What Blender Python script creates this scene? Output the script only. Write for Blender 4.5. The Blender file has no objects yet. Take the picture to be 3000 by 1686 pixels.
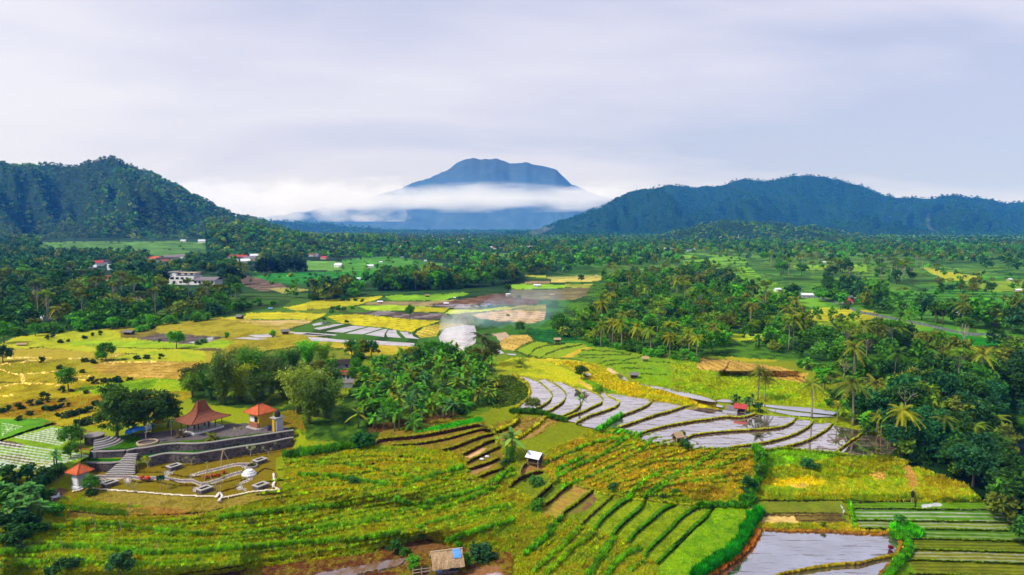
import bpy, math, random
import numpy as np
from mathutils import Vector, Matrix, geometry

# ------------------------------------------------------------------ camera, world, sun, exposure
SC = bpy.context.scene
COL = SC.collection
R = math.radians
CAM_H = 37.0
FPX = 2000.0            # focal length in photo pixels (photo is 3000 x 1686)
PITCH = math.atan((843 - 664) / FPX)
cam_d = bpy.data.cameras.new('camera'); cam = bpy.data.objects.new('camera', cam_d); COL.objects.link(cam)
cam_d.sensor_width = 36.0; cam_d.lens = 36.0 * FPX / 3000.0
cam_d.clip_start = 0.5; cam_d.clip_end = 60000
cam.location = (0, 0, CAM_H); cam.rotation_euler = (R(90) - PITCH, 0, 0)
SC.camera = cam

SUN_EL, SUN_AZ = R(48), R(-118)       # azimuth from +Y (view direction), negative = towards the left
W = bpy.data.worlds.new("World"); SC.world = W; W.use_nodes = True
nt = W.node_tree; N = nt.nodes; L = nt.links
for n in list(N): N.remove(n)
def nd(t, **k):
    n = N.new(t)
    for a, b in k.items():
        if a.startswith('i_'): n.inputs[a[2:].replace('_', ' ')].default_value = b
        else: setattr(n, a, b)
    return n
out = nd('ShaderNodeOutputWorld'); bg = nd('ShaderNodeBackground'); bg.inputs['Strength'].default_value = 1.0
sky = nd('ShaderNodeTexSky', sky_type='NISHITA', sun_disc=False, sun_elevation=SUN_EL, sun_rotation=SUN_AZ)
skm = nd('ShaderNodeVectorMath', operation='SCALE'); skm.inputs['Scale'].default_value = 0.10
L.new(sky.outputs[0], skm.inputs[0])
tc = nd('ShaderNodeTexCoord'); sep = nd('ShaderNodeSeparateXYZ'); L.new(tc.outputs['Generated'], sep.inputs[0])
def mth(op, a, b=None, c=None):
    m = nd('ShaderNodeMath', operation=op)
    for i, v in enumerate((a, b, c)):
        if v is None: continue
        if hasattr(v, 'node'): L.new(v, m.inputs[i])
        else: m.inputs[i].default_value = v
    return m.outputs[0]
zc = mth('ADD', mth('MAXIMUM', sep.outputs[2], 0.0), 0.22)
comb = nd('ShaderNodeCombineXYZ')
L.new(mth('DIVIDE', sep.outputs[0], zc), comb.inputs[0]); L.new(mth('DIVIDE', sep.outputs[1], zc), comb.inputs[1])
mp = nd('ShaderNodeMapping'); L.new(comb.outputs[0], mp.inputs[0])
mp.inputs['Rotation'].default_value = (0, 0, R(-32)); mp.inputs['Scale'].default_value = (0.55, 1.25, 1); mp.inputs['Location'].default_value = (3.1, 1.4, 0)
n1 = nd('ShaderNodeTexNoise'); n1.inputs['Scale'].default_value = 1.0; n1.inputs['Detail'].default_value = 5; n1.inputs['Roughness'].default_value = 0.48; n1.inputs['Distortion'].default_value = 0.5
L.new(mp.outputs[0], n1.inputs['Vector'])
mp2 = nd('ShaderNodeMapping'); L.new(tc.outputs['Generated'], mp2.inputs[0]); mp2.inputs['Scale'].default_value = (3.0, 3.0, 16.0)
n2 = nd('ShaderNodeTexNoise'); n2.inputs['Scale'].default_value = 1.0; n2.inputs['Detail'].default_value = 6; n2.inputs['Roughness'].default_value = 0.5
L.new(mp2.outputs[0], n2.inputs['Vector'])
# large even overcast: brighter to the left, bluer to the right, streaky clouds
side = mth('MULTIPLY_ADD', sep.outputs[0], -0.75, 0.46)
cl = mth('ADD', mth('MULTIPLY_ADD', n1.outputs[0], 2.1, -1.05), side)
cl = mth('ADD', cl, mth('MULTIPLY_ADD', n2.outputs[0], 0.9, -0.45))
cr = nd('ShaderNodeValToRGB'); L.new(cl, cr.inputs[0])
e = cr.color_ramp.elements
e[0].position = 0.0; e[0].color = (0.395, 0.425, 0.575, 1)
e[1].position = 1.0; e[1].color = (0.655, 0.640, 0.700, 1)
m_ = cr.color_ramp.elements.new(0.45); m_.color = (0.530, 0.525, 0.640, 1)
# low bank of cumulus along the skyline
bank = mth('MULTIPLY_ADD', n2.outputs[0], 0.085, 0.012)
bk = mth('MULTIPLY', mth('SUBTRACT', bank, sep.outputs[2]), 30.0); bk = nd('ShaderNodeClamp').inputs[0] and bk
clp = nd('ShaderNodeClamp'); L.new(bk, clp.inputs[0])
mixb = nd('ShaderNodeMix', data_type='RGBA'); L.new(clp.outputs[0], mixb.inputs[0]); L.new(cr.outputs[0], mixb.inputs[6]); mixb.inputs[7].default_value = (0.62, 0.61, 0.71, 1)
mixs = nd('ShaderNodeMix', data_type='RGBA'); mixs.inputs[0].default_value = 0.10
L.new(mixb.outputs[2], mixs.inputs[6]); L.new(skm.outputs[0], mixs.inputs[7])
L.new(mixs.outputs[2], bg.inputs['Color']); L.new(bg.outputs[0], out.inputs[0])

sun_d = bpy.data.lights.new('sun', 'SUN'); sun = bpy.data.objects.new('sun', sun_d); COL.objects.link(sun)
sun_d.energy = 3.2; sun_d.angle = R(6); sun_d.color = (1.0, 0.95, 0.86)
sdir = Vector((math.sin(SUN_AZ) * math.cos(SUN_EL), math.cos(SUN_AZ) * math.cos(SUN_EL), math.sin(SUN_EL)))
sun.rotation_euler = sdir.to_track_quat('Z', 'Y').to_euler()

SC.view_settings.view_transform = 'Standard'; SC.view_settings.look = 'None'
SC.view_settings.exposure = 0.50; SC.view_settings.gamma = 1.0
SC.cycles.volume_bounces = 3; SC.cycles.max_bounces = 6; SC.cycles.transparent_max_bounces = 8
SC.cycles.diffuse_bounces = 3; SC.cycles.glossy_bounces = 3
SC.cycles.use_denoising = True; SC.cycles.volume_step_rate = 1.0; SC.cycles.volume_max_steps = 256

# ------------------------------------------------------------------ helpers
def srgb(r, g, b, k=1.0):
    def f(v):
        v /= 255.0
        return (v / 12.92 if v <= 0.04045 else ((v + 0.055) / 1.055) ** 2.4) * k
    return (f(r), f(g), f(b))
def srgb_arr(a):
    a = a / 255.0
    return np.where(a <= 0.04045, a / 12.92, ((np.maximum(a, 0) + 0.055) / 1.055) ** 2.4)

CP, SP = math.cos(PITCH), math.sin(PITCH)
def ray(sx, sy):
    u = (np.asarray(sx, float) - 1500) / FPX; v = (843 - np.asarray(sy, float)) / FPX
    return u, CP + v * SP, -SP + v * CP
def at_z(sx, sy, z=0.0):
    dx, dy, dz = ray(sx, sy); t = (z - CAM_H) / dz
    return np.stack([dx * t, dy * t, np.full_like(np.asarray(t, float), z) + 0 * t], -1)
def at_dist(sx, sy, y):
    dx, dy, dz = ray(sx, sy); t = y / dy
    return np.stack([dx * t, dy * t, CAM_H + dz * t], -1)

_tab = {}
def vnoise(x, y, seed=0):
    if seed not in _tab: _tab[seed] = np.random.RandomState(seed + 77).rand(257, 257)
    T = _tab[seed]
    xi = np.floor(x).astype(np.int64); yi = np.floor(y).astype(np.int64)
    fx = x - xi; fy = y - yi; fx = fx * fx * (3 - 2 * fx); fy = fy * fy * (3 - 2 * fy)
    a = xi % 256; b = yi % 256; a1 = (a + 1) % 256; b1 = (b + 1) % 256
    return (T[a, b] * (1 - fx) + T[a1, b] * fx) * (1 - fy) + (T[a, b1] * (1 - fx) + T[a1, b1] * fx) * fy
def fbm(x, y, seed=0, octv=4, rough=0.5):
    s = 0; a = 1; t = 0
    for o in range(octv):
        s = s + a * vnoise(x * 2 ** o + 17.3 * o, y * 2 ** o - 9.1 * o, seed + o); t += a; a *= rough
    return s / t

def mesh_np(name, V, F, mats=(), col=None, smooth=False, midx=None):
    """V (n,3), F (m,k) faces with k corners"""
    me = bpy.data.meshes.new(name)
    V = np.ascontiguousarray(V, np.float32); F = np.ascontiguousarray(F, np.int32)
    n, k = F.shape
    me.vertices.add(len(V)); me.vertices.foreach_set('co', V.ravel())
    me.loops.add(n * k); me.loops.foreach_set('vertex_index', F.ravel())
    me.polygons.add(n); me.polygons.foreach_set('loop_start', np.arange(0, n * k, k, dtype=np.int32))
    if smooth: me.polygons.foreach_set('use_smooth', np.ones(n, bool))
    for m in mats: me.materials.append(m)
    if midx is not None: me.polygons.foreach_set('material_index', np.ascontiguousarray(midx, np.int32))
    me.update(calc_edges=True)
    if col is not None:
        at = me.attributes.new('Col', 'FLOAT_COLOR', 'POINT')
        c = np.ones((len(V), 4), np.float32); c[:, :3] = col
        at.data.foreach_set('color', c.ravel())
    return me
def ob(name, me, parent=None, loc=(0, 0, 0), rot=(0, 0, 0), scl=None):
    o = bpy.data.objects.new(name, me); COL.objects.link(o)
    o.location = loc; o.rotation_euler = rot
    if scl is not None: o.scale = scl
    if parent is not None: o.parent = parent
    return o
def tag(o, label=None, cat=None, group=None, kind=None):
    if label: o['label'] = label
    if cat: o['category'] = cat
    if group: o['group'] = group
    if kind: o['kind'] = kind
    return o
def thing(name, label, cat, loc, rz=0.0, group=None, scl=1.0):
    o = bpy.data.objects.new(name, None); COL.objects.link(o)
    o.empty_display_size = 0.3
    o.location = [float(v) for v in loc]; o.rotation_euler = (0, 0, rz); o.scale = (scl, scl, scl)
    return tag(o, label, cat, group)

class MB:
    """collects polygons; build() gives one mesh object"""
    def __init__(s): s.v = []; s.f = []; s.m = []
    def add(s, vs, fs, m=0):
        b = len(s.v); s.v += [tuple(float(c) for c in v) for v in vs]
        for f in fs: s.f.append([b + i for i in f]); s.m.append(m)
        return s
    def box(s, x0, x1, y0, y1, z0, z1, m=0):
        v = [(x0, y0, z0), (x1, y0, z0), (x1, y1, z0), (x0, y1, z0), (x0, y0, z1), (x1, y0, z1), (x1, y1, z1), (x0, y1, z1)]
        return s.add(v, [(0, 3, 2, 1), (4, 5, 6, 7), (0, 1, 5, 4), (1, 2, 6, 5), (2, 3, 7, 6), (3, 0, 4, 7)], m)
    def prism(s, poly, z0, z1, m=0):
        n = len(poly)
        v = [(p[0], p[1], z0) for p in poly] + [(p[0], p[1], z1) for p in poly]
        f = [tuple(range(n))[::-1], tuple(range(n, 2 * n))] + [(i, (i + 1) % n, n + (i + 1) % n, n + i) for i in range(n)]
        return s.add(v, f, m)
    def rings(s, rs, cap=True, m=0, close=True):
        """rs: list of rings, each a list of equal-length 3-D points"""
        n = len(rs[0]); v = [p for r in rs for p in r]; f = []
        for k in range(len(rs) - 1):
            for i in range(n if close else n - 1):
                j = (i + 1) % n; f.append((k * n + i, k * n + j, (k + 1) * n + j, (k + 1) * n + i))
        if cap: f += [tuple(range(n))[::-1], tuple((len(rs) - 1) * n + i for i in range(n))]
        return s.add(v, f, m)
    def tube(s, pts, rads, n=6, m=0):
        rs = []
        for i, p in enumerate(pts):
            p = Vector(p); a = Vector(pts[max(0, i - 1)]); b = Vector(pts[min(len(pts) - 1, i + 1)])
            d = (b - a).normalized(); u = d.orthogonal().normalized(); w = d.cross(u)
            if i and (u.dot(pu) < 0.99):
                u = (pu - d * pu.dot(d)).normalized(); w = d.cross(u)
            pu = u
            rs.append([tuple(p + (u * math.cos(2 * math.pi * k / n) + w * math.sin(2 * math.pi * k / n)) * rads[i]) for k in range(n)])
        return s.rings(rs, True, m)
    def build(s, name, mats, parent=None, loc=(0, 0, 0), rz=0.0, bevel=0, smooth=False):
        me = bpy.data.meshes.new(name); me.from_pydata(s.v, [], s.f)
        for m in (mats if isinstance(mats, (list, tuple)) else [mats]): me.materials.append(m)
        me.polygons.foreach_set('material_index', s.m)
        if smooth: me.polygons.foreach_set('use_smooth', [True] * len(s.f))
        me.update()
        o = ob(name, me, parent, loc, (0, 0, rz))
        if bevel:
            b = o.modifiers.new('bevel', 'BEVEL'); b.width = bevel; b.segments = 2; b.limit_method = 'ANGLE'
        return o

# ------------------------------------------------------------------ materials
def mat_new(name):
    m = bpy.data.materials.new(name); m.use_nodes = True
    t = m.node_tree
    for n in list(t.nodes): t.nodes.remove(n)
    o = t.nodes.new('ShaderNodeOutputMaterial')
    return m, t, o
def mat(name, col, rough=0.7, var=0.25, scale=3.0, col2=None, bump=0.0, bscale=None, metal=0.0, spec=0.3):
    """plain surface with worn, blotchy colour"""
    m, t, o = mat_new(name); A = t.nodes.new; K = t.links.new
    p = A('ShaderNodeBsdfPrincipled'); K(p.outputs[0], o.inputs[0])
    tcn = A('ShaderNodeTexCoord'); nz = A('ShaderNodeTexNoise'); nz.inputs['Scale'].default_value = scale; nz.inputs['Detail'].default_value = 6; nz.inputs['Roughness'].default_value = 0.65
    K(tcn.outputs['Object'], nz.inputs['Vector'])
    rp = A('ShaderNodeValToRGB'); K(nz.outputs[0], rp.inputs[0])
    c2 = col2 if col2 else tuple(c * (1 - var) for c in col)
    c1 = tuple(min(1, c * (1 + var * 0.6)) for c in col)
    rp.color_ramp.elements[0].position = 0.3; rp.color_ramp.elements[0].color = (*c2, 1)
    rp.color_ramp.elements[1].position = 0.68; rp.color_ramp.elements[1].color = (*c1, 1)
    K(rp.outputs[0], p.inputs['Base Color']); p.inputs['Roughness'].default_value = rough; p.inputs['Metallic'].default_value = metal
    p.inputs['Specular IOR Level'].default_value = spec
    if bump:
        n2 = A('ShaderNodeTexNoise'); n2.inputs['Scale'].default_value = bscale or scale * 6; n2.inputs['Detail'].default_value = 4
        K(tcn.outputs['Object'], n2.inputs['Vector'])
        b = A('ShaderNodeBump'); b.inputs['Strength'].default_value = bump; b.inputs['Distance'].default_value = 0.1
        K(n2.outputs[0], b.inputs['Height']); K(b.outputs[0], p.inputs['Normal'])
    return m
def mat_tiles(name, col, col2, along=22.0):
    """roof tiles: rows of slightly different fired-clay tones with a ribbed bump"""
    m, t, o = mat_new(name); A = t.nodes.new; K = t.links.new
    p = A('ShaderNodeBsdfPrincipled'); K(p.outputs[0], o.inputs[0]); p.inputs['Roughness'].default_value = 0.75; p.inputs['Specular IOR Level'].default_value = 0.2
    tcn = A('ShaderNodeTexCoord'); mp = A('ShaderNodeMapping'); K(tcn.outputs['Object'], mp.inputs[0])
    br = A('ShaderNodeTexVoronoi'); br.inputs['Scale'].default_value = 4.5; K(mp.outputs[0], br.inputs['Vector'])
    nz = A('ShaderNodeTexNoise'); nz.inputs['Scale'].default_value = 1.3; nz.inputs['Detail'].default_value = 6; K(tcn.outputs['Object'], nz.inputs['Vector'])
    mx = A('ShaderNodeMix'); mx.data_type = 'RGBA'; K(nz.outputs[0], mx.inputs[0]); mx.inputs[6].default_value = (*col, 1); mx.inputs[7].default_value = (*col2, 1)
    hs = A('ShaderNodeHueSaturation'); K(mx.outputs[2], hs.inputs['Color'])
    sx = A('ShaderNodeSeparateColor'); K(br.outputs['Color'], sx.inputs[0])
    ma = A('ShaderNodeMath'); ma.operation = 'MULTIPLY_ADD'; K(sx.outputs[0], ma.inputs[0]); ma.inputs[1].default_value = 0.5; ma.inputs[2].default_value = 0.75
    K(ma.outputs[0], hs.inputs['Value']); K(hs.outputs[0], p.inputs['Base Color'])
    wv = A('ShaderNodeTexWave'); wv.wave_type = 'BANDS'; wv.bands_direction = 'Z'; wv.inputs['Scale'].default_value = 3.2; K(tcn.outputs['Object'], wv.inputs['Vector'])
    b = A('ShaderNodeBump'); b.inputs['Strength'].default_value = 0.6; b.inputs['Distance'].default_value = 0.06; K(wv.outputs[0], b.inputs['Height']); K(b.outputs[0], p.inputs['Normal'])
    return m
def mat_stone(name):
    m, t, o = mat_new(name); A = t.nodes.new; K = t.links.new
    p = A('ShaderNodeBsdfPrincipled'); K(p.outputs[0], o.inputs[0]); p.inputs['Roughness'].default_value = 0.85; p.inputs['Specular IOR Level'].default_value = 0.2
    tcn = A('ShaderNodeTexCoord'); vo = A('ShaderNodeTexVoronoi'); vo.inputs['Scale'].default_value = 2.6; K(tcn.outputs['Object'], vo.inputs['Vector'])
    vd = A('ShaderNodeTexVoronoi'); vd.feature = 'DISTANCE_TO_EDGE'; vd.inputs['Scale'].default_value = 2.6; K(tcn.outputs['Object'], vd.inputs['Vector'])
    sx = A('ShaderNodeSeparateColor'); K(vo.outputs['Color'], sx.inputs[0])
    rp = A('ShaderNodeValToRGB'); K(sx.outputs[0], rp.inputs[0])
    rp.color_ramp.elements[0].color = (0.028, 0.022, 0.024, 1); rp.color_ramp.elements[1].color = (0.12, 0.095, 0.10, 1)
    r2 = A('ShaderNodeValToRGB'); K(vd.outputs['Distance'], r2.inputs[0]); r2.color_ramp.elements[0].position = 0.0; r2.color_ramp.elements[1].position = 0.09
    mx = A('ShaderNodeMix'); mx.data_type = 'RGBA'; K(r2.outputs[0], mx.inputs[0]); mx.inputs[6].default_value = (0.13, 0.115, 0.11, 1); K(rp.outputs[0], mx.inputs[7])
    K(mx.outputs[2], p.inputs['Base Color'])
    b = A('ShaderNodeBump'); b.inputs['Strength'].default_value = 0.8; b.inputs['Distance'].default_value = 0.05; K(vd.outputs['Distance'], b.inputs['Height']); K(b.outputs[0], p.inputs['Normal'])
    return m
def mat_ground(name, nscale=1.4, amp=0.55):
    m, t, o = mat_new(name); A = t.nodes.new; K = t.links.new
    p = A('ShaderNodeBsdfPrincipled'); K(p.outputs[0], o.inputs[0]); p.inputs['Roughness'].default_value = 0.95; p.inputs['Specular IOR Level'].default_value = 0.05
    at = A('ShaderNodeAttribute'); at.attribute_name = 'Col'
    tcn = A('ShaderNodeTexCoord'); nz = A('ShaderNodeTexNoise'); nz.inputs['Scale'].default_value = nscale; nz.inputs['Detail'].default_value = 5; nz.inputs['Roughness'].default_value = 0.7
    K(tcn.outputs['Object'], nz.inputs['Vector'])
    ma = A('ShaderNodeMath'); ma.operation = 'MULTIPLY_ADD'; K(nz.outputs[0], ma.inputs[0]); ma.inputs[1].default_value = amp * 2; ma.inputs[2].default_value = 1 - amp
    sc = A('ShaderNodeVectorMath'); sc.operation = 'SCALE'; K(at.outputs['Color'], sc.inputs[0]); K(ma.outputs[0], sc.inputs['Scale'])
    K(sc.outputs[0], p.inputs['Base Color'])
    b = A('ShaderNodeBump'); b.inputs['Strength'].default_value = 0.7; b.inputs['Distance'].default_value = 0.3; K(nz.outputs[0], b.inputs['Height']); K(b.outputs[0], p.inputs['Normal'])
    return m
def mat_leaf(name, use_object=True, trans=0.25):
    m, t, o = mat_new(name); A = t.nodes.new; K = t.links.new
    at = A('ShaderNodeAttribute'); at.attribute_name = 'Col'; cs = at.outputs['Color']
    if use_object:
        oi = A('ShaderNodeObjectInfo'); mx = A('ShaderNodeMix'); mx.data_type = 'RGBA'; mx.blend_type = 'MULTIPLY'; mx.inputs[0].default_value = 1
        K(oi.outputs['Color'], mx.inputs[6]); K(cs, mx.inputs[7]); cs = mx.outputs[2]
    d = A('ShaderNodeBsdfPrincipled'); d.inputs['Roughness'].default_value = 0.7; d.inputs['Specular IOR Level'].default_value = 0.06; K(cs, d.inputs['Base Color'])
    if trans:
        tr = A('ShaderNodeBsdfTranslucent'); K(cs, tr.inputs['Color'])
        ms = A('ShaderNodeMixShader'); ms.inputs[0].default_value = trans; K(d.outputs[0], ms.inputs[1]); K(tr.outputs[0], ms.inputs[2]); K(ms.outputs[0], o.inputs[0])
    else: K(d.outputs[0], o.inputs[0])
    return m
def mat_water(name, mud=(0.16, 0.125, 0.11), refl=0.86, clods=0.55, rot=0.0, stretch=(0.35, 1.6), rough=0.04):
    """flooded paddy: mirror of the sky over mud, with clods and stubble breaking the surface"""
    m, t, o = mat_new(name); A = t.nodes.new; K = t.links.new
    g = A('ShaderNodeBsdfGlossy'); g.inputs['Roughness'].default_value = rough; g.inputs['Color'].default_value = (1.0, 0.925, 0.87, 1)
    d = A('ShaderNodeBsdfDiffuse'); d.inputs['Color'].default_value = (*mud, 1)
    ms = A('ShaderNodeMixShader'); K(d.outputs[0], ms.inputs[1]); K(g.outputs[0], ms.inputs[2])
    tcn = A('ShaderNodeTexCoord'); mp = A('ShaderNodeMapping'); mp.inputs['Rotation'].default_value = (0, 0, rot); mp.inputs['Scale'].default_value = (stretch[0], stretch[1], 1)
    K(tcn.outputs['Object'], mp.inputs[0])
    nz = A('ShaderNodeTexNoise'); nz.inputs['Scale'].default_value = 0.8; nz.inputs['Detail'].default_value = 4; nz.inputs['Roughness'].default_value = 0.7; K(mp.outputs[0], nz.inputs['Vector'])
    rp = A('ShaderNodeValToRGB'); K(nz.outputs[0], rp.inputs[0])
    rp.color_ramp.elements[0].position = clods; rp.color_ramp.elements[0].color = (refl, refl, refl, 1)
    rp.color_ramp.elements[1].position = clods + 0.05; rp.color_ramp.elements[1].color = (0.05, 0.05, 0.05, 1)
    n4 = A('ShaderNodeTexNoise'); n4.inputs['Scale'].default_value = 0.16; n4.inputs['Detail'].default_value = 3; K(tcn.outputs['Object'], n4.inputs['Vector'])
    mr = A('ShaderNodeMapRange'); K(n4.outputs[0], mr.inputs[0]); mr.inputs[1].default_value = .35; mr.inputs[2].default_value = .65; mr.inputs[3].default_value = .80; mr.inputs[4].default_value = 1.08
    mm = A('ShaderNodeMath'); mm.operation = 'MULTIPLY'; K(rp.outputs[0], mm.inputs[0]); K(mr.outputs[0], mm.inputs[1]); K(mm.outputs[0], ms.inputs[0])
    n3 = A('ShaderNodeTexNoise'); n3.inputs['Scale'].default_value = 1.5; n3.inputs['Detail'].default_value = 2; K(tcn.outputs['Object'], n3.inputs['Vector'])
    b = A('ShaderNodeBump'); b.inputs['Strength'].default_value = 0.05; b.inputs['Distance'].default_value = 0.03; K(n3.outputs[0], b.inputs['Height']); K(b.outputs[0], g.inputs['Normal'])
    K(ms.outputs[0], o.inputs[0])
    return m

M = {}
M['ground'] = mat_ground('ground')
M['hill'] = mat_ground('hill_cover', 0.05, 0.4)
M['leaf'] = mat_leaf('leaf')
M['grass'] = mat_leaf('grass_blade', False, 0.3)
M['forest'] = mat_leaf('forest_leaf', False, 0.2)
M['bark'] = mat('bark', (0.11, 0.085, 0.06), 0.9, 0.4, 4)
M['pale_bark'] = mat('pale_bark', (0.33, 0.29, 0.22), 0.85, 0.35, 3)
M['palm_bark'] = mat('palm_bark', (0.27, 0.23, 0.16), 0.9, 0.4, 5)
M['stem'] = mat('banana_stem', (0.12, 0.15, 0.05), 0.7, 0.4, 4)
M['white'] = mat('white_plaster', (0.68, 0.68, 0.70), 0.8, 0.22, 1.5)
M['greywall'] = mat('grey_plaster', (0.34, 0.35, 0.40), 0.85, 0.2, 1.2)
M['yellow'] = mat('yellow_plaster', (0.52, 0.33, 0.02), 0.8, 0.18, 1.5)
M['dark'] = mat('dark_opening', (0.012, 0.012, 0.014), 0.8, 0.2, 2)
M['wood'] = mat('weathered_wood', (0.10, 0.06, 0.04), 0.85, 0.4, 5)
M['palewood'] = mat('pale_bamboo', (0.42, 0.33, 0.20), 0.8, 0.3, 5)
M['thatch'] = mat('straw_thatch', (0.40, 0.27, 0.15), 0.95, 0.45, 5, bump=0.8, bscale=14)
M['greythatch'] = mat('grey_thatch', (0.17, 0.155, 0.16), 0.95, 0.4, 4, bump=0.8, bscale=12)
M['tin'] = mat('pale_roof_sheet', (0.66, 0.70, 0.80), 0.5, 0.12, 1.2)
M['tile'] = mat_tiles('orange_tile', (0.55, 0.125, 0.035), (0.42, 0.085, 0.03))
M['oldtile'] = mat_tiles('brown_tile', (0.25, 0.078, 0.034), (0.15, 0.052, 0.030))
M['darktile'] = mat_tiles('dark_tile', (0.045, 0.028, 0.028), (0.03, 0.02, 0.02))
M['redtile'] = mat_tiles('red_tile', (0.42, 0.05, 0.045), (0.33, 0.045, 0.04))
M['greytile'] = mat_tiles('grey_tile', (0.14, 0.12, 0.14), (0.20, 0.17, 0.18))
M['stone'] = mat_stone('dark_stone_wall')
M['cap'] = mat('pale_coping', (0.26, 0.235, 0.22), 0.85, 0.25, 3)
M['concrete'] = mat('concrete', (0.36, 0.34, 0.33), 0.85, 0.25, 2)
M['tarp'] = mat('blue_tarpaulin', (0.02, 0.16, 0.55), 0.5, 0.2, 3)
M['paletarp'] = mat('pale_blue_tarpaulin', (0.10, 0.30, 0.72), 0.5, 0.3, 3)
M['black'] = mat('black_plastic', (0.015, 0.015, 0.017), 0.5, 0.2, 2)
M['redleaf'] = mat_leaf('red_leaf')
M['road'] = mat('asphalt', (0.10, 0.105, 0.11), 0.9, 0.2, 1.0)
M['floor'] = mat('pale_floor_tile', (0.60, 0.58, 0.57), 0.5, 0.1, 1.0)
# ------------------------------------------------------------------ terrain: traced field plan -> relief + ground cover
STEP = 2
GX = np.arange(-420, 3422, STEP, float); GY = np.arange(677, 1860, STEP, float)
NX, NY = len(GX), len(GY)
SX, SY = np.meshgrid(GX, GY)
FLAT = at_z(SX, SY, 0.0); WX = FLAT[..., 0]; WY = FLAT[..., 1]        # plan coordinates of every ground sample
C = np.zeros((NY, NX, 3)); Z = np.full((NY, NX), np.nan); G = np.zeros((NY, NX)); DZ = np.zeros((NY, NX)); ROUGH = np.ones((NY, NX))

# crops the plan was traced in: name -> (x origin, y origin, scale)
CR = {'S': (0, 0, 1.0), 'F': (0, 0, 2576 / 3000.), 'A': (0, 400, 2.413), 'B': (1000, 400, 2.413), 'C': (2000, 400, 2.413), 'D': (0, 900, 2.413), 'E': (1000, 900, 2.413), 'R': (2000, 900, 2.413),
      '1': (1480, 1060, 4.258), '2': (2040, 1060, 4.258), '3': (240, 1130, 4.258), '4': (1050, 1220, 4.258), '5': (1550, 1346, 4.258), '6': (2100, 1346, 4.258),
      '7': (400, 860, 4.258), '8': (900, 800, 4.258), '9': (1350, 800, 4.258), 'H': (1100, 1540, 6.44), 'L': (0, 1200, 2.98), 'P': (0, 960, 4.826), 'W': (0, 1200, 1.717), 'V': (1500, 1200, 1.717), 'T': (400, 740, 5.152), 'G': (2500, 1060, 2.896)}
def cv(c, pts):
    ox, oy, k = CR[c]; a = np.asarray(pts, float).reshape(-1, 2)
    return np.stack([ox + a[:, 0] / k, oy + a[:, 1] / k], 1)
def inside(poly):
    """mask (bool, slices) of a polygon on the sample grid"""
    x0, y0 = poly.min(0); x1, y1 = poly.max(0)
    i0 = max(0, int((x0 - GX[0]) / STEP)); i1 = min(NX, int((x1 - GX[0]) / STEP) + 2)
    j0 = max(0, int((y0 - GY[0]) / STEP)); j1 = min(NY, int((y1 - GY[0]) / STEP) + 2)
    if i1 <= i0 or j1 <= j0: return np.zeros((0, 0), bool), (slice(0, 0), slice(0, 0))
    px = SX[j0:j1, i0:i1]; py = SY[j0:j1, i0:i1]; m = np.zeros(px.shape, bool)
    n = len(poly)
    for a in range(n):
        xa, ya = poly[a]; xb, yb = poly[(a + 1) % n]
        if ya == yb: continue
        m ^= ((ya > py) != (yb > py)) & (px < (xb - xa) * (py - ya) / (yb - ya) + xa)
    return m, (slice(j0, j1), slice(i0, i1))
def jitter(poly, amp, seed=0):
    """subdivide and roughen an outline a little, as field edges are never straight"""
    if amp <= 0: return poly
    o = []
    rs = np.random.RandomState(seed + len(poly))
    for a in range(len(poly)):
        p = poly[a]; q = poly[(a + 1) % len(poly)]; k = max(1, int(np.hypot(*(q - p)) / 14))
        for t in range(k):
            o.append(p + (q - p) * t / k + (rs.uniform(-amp, amp, 2) if True else 0))
    return np.array(o)
def put(m, sl, col, amp, seed, stripes=None, col2=None, nsc=None):
    x = WX[sl][m]; y = WY[sl][m]; d = np.maximum(np.median(y), 60)
    sc = nsc or d / 14.0
    f = fbm(x / sc, y / sc * 1.3, seed, 4, 0.6)[:, None]; f2 = fbm(x / sc * 5, y / sc * 3, seed + 9, 3, 0.7)[:, None]
    c = np.array(col, float)[None] * (1 + amp * ((f - 0.5) * 1.3 + (f2 - 0.5) * 1.5))
    if col2 is not None:
        w = np.clip((f * 0.5 + f2 * 0.5 - 0.44) * 7, 0, 1); c = c * (1 - w) + np.array(col2, float)[None] * w
    if stripes:
        ang, per, sc2, duty = stripes[:4]
        ph = (x * math.cos(R(ang)) + y * math.sin(R(ang))) / per + 0.35 * (fbm(x / (per * 5), y / (per * 5), seed + 3, 2) - 0.5) * 2
        w = np.clip((duty - np.abs((ph % 1) - 0.5) * 2) * 9, 0, 1)[:, None]
        c = c * (1 - w) + np.array(sc2, float)[None] * w
    C[sl][m] = c
_sd = [0]
def field(c, pts, col, amp=0.3, stripes=None, g=0.0, col2=None, jit=1.5, z=None, nsc=None, rough=None):
    _sd[0] += 1
    p = jitter(cv(c, pts), jit, _sd[0]); m, sl = inside(p)
    if not m.any(): return
    put(m, sl, col, amp, _sd[0] * 7, stripes, col2, nsc)
    G[sl][m] = g
    if z is not None: Z[sl][m] = z
    if rough is not None: ROUGH[sl][m] = rough
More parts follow.
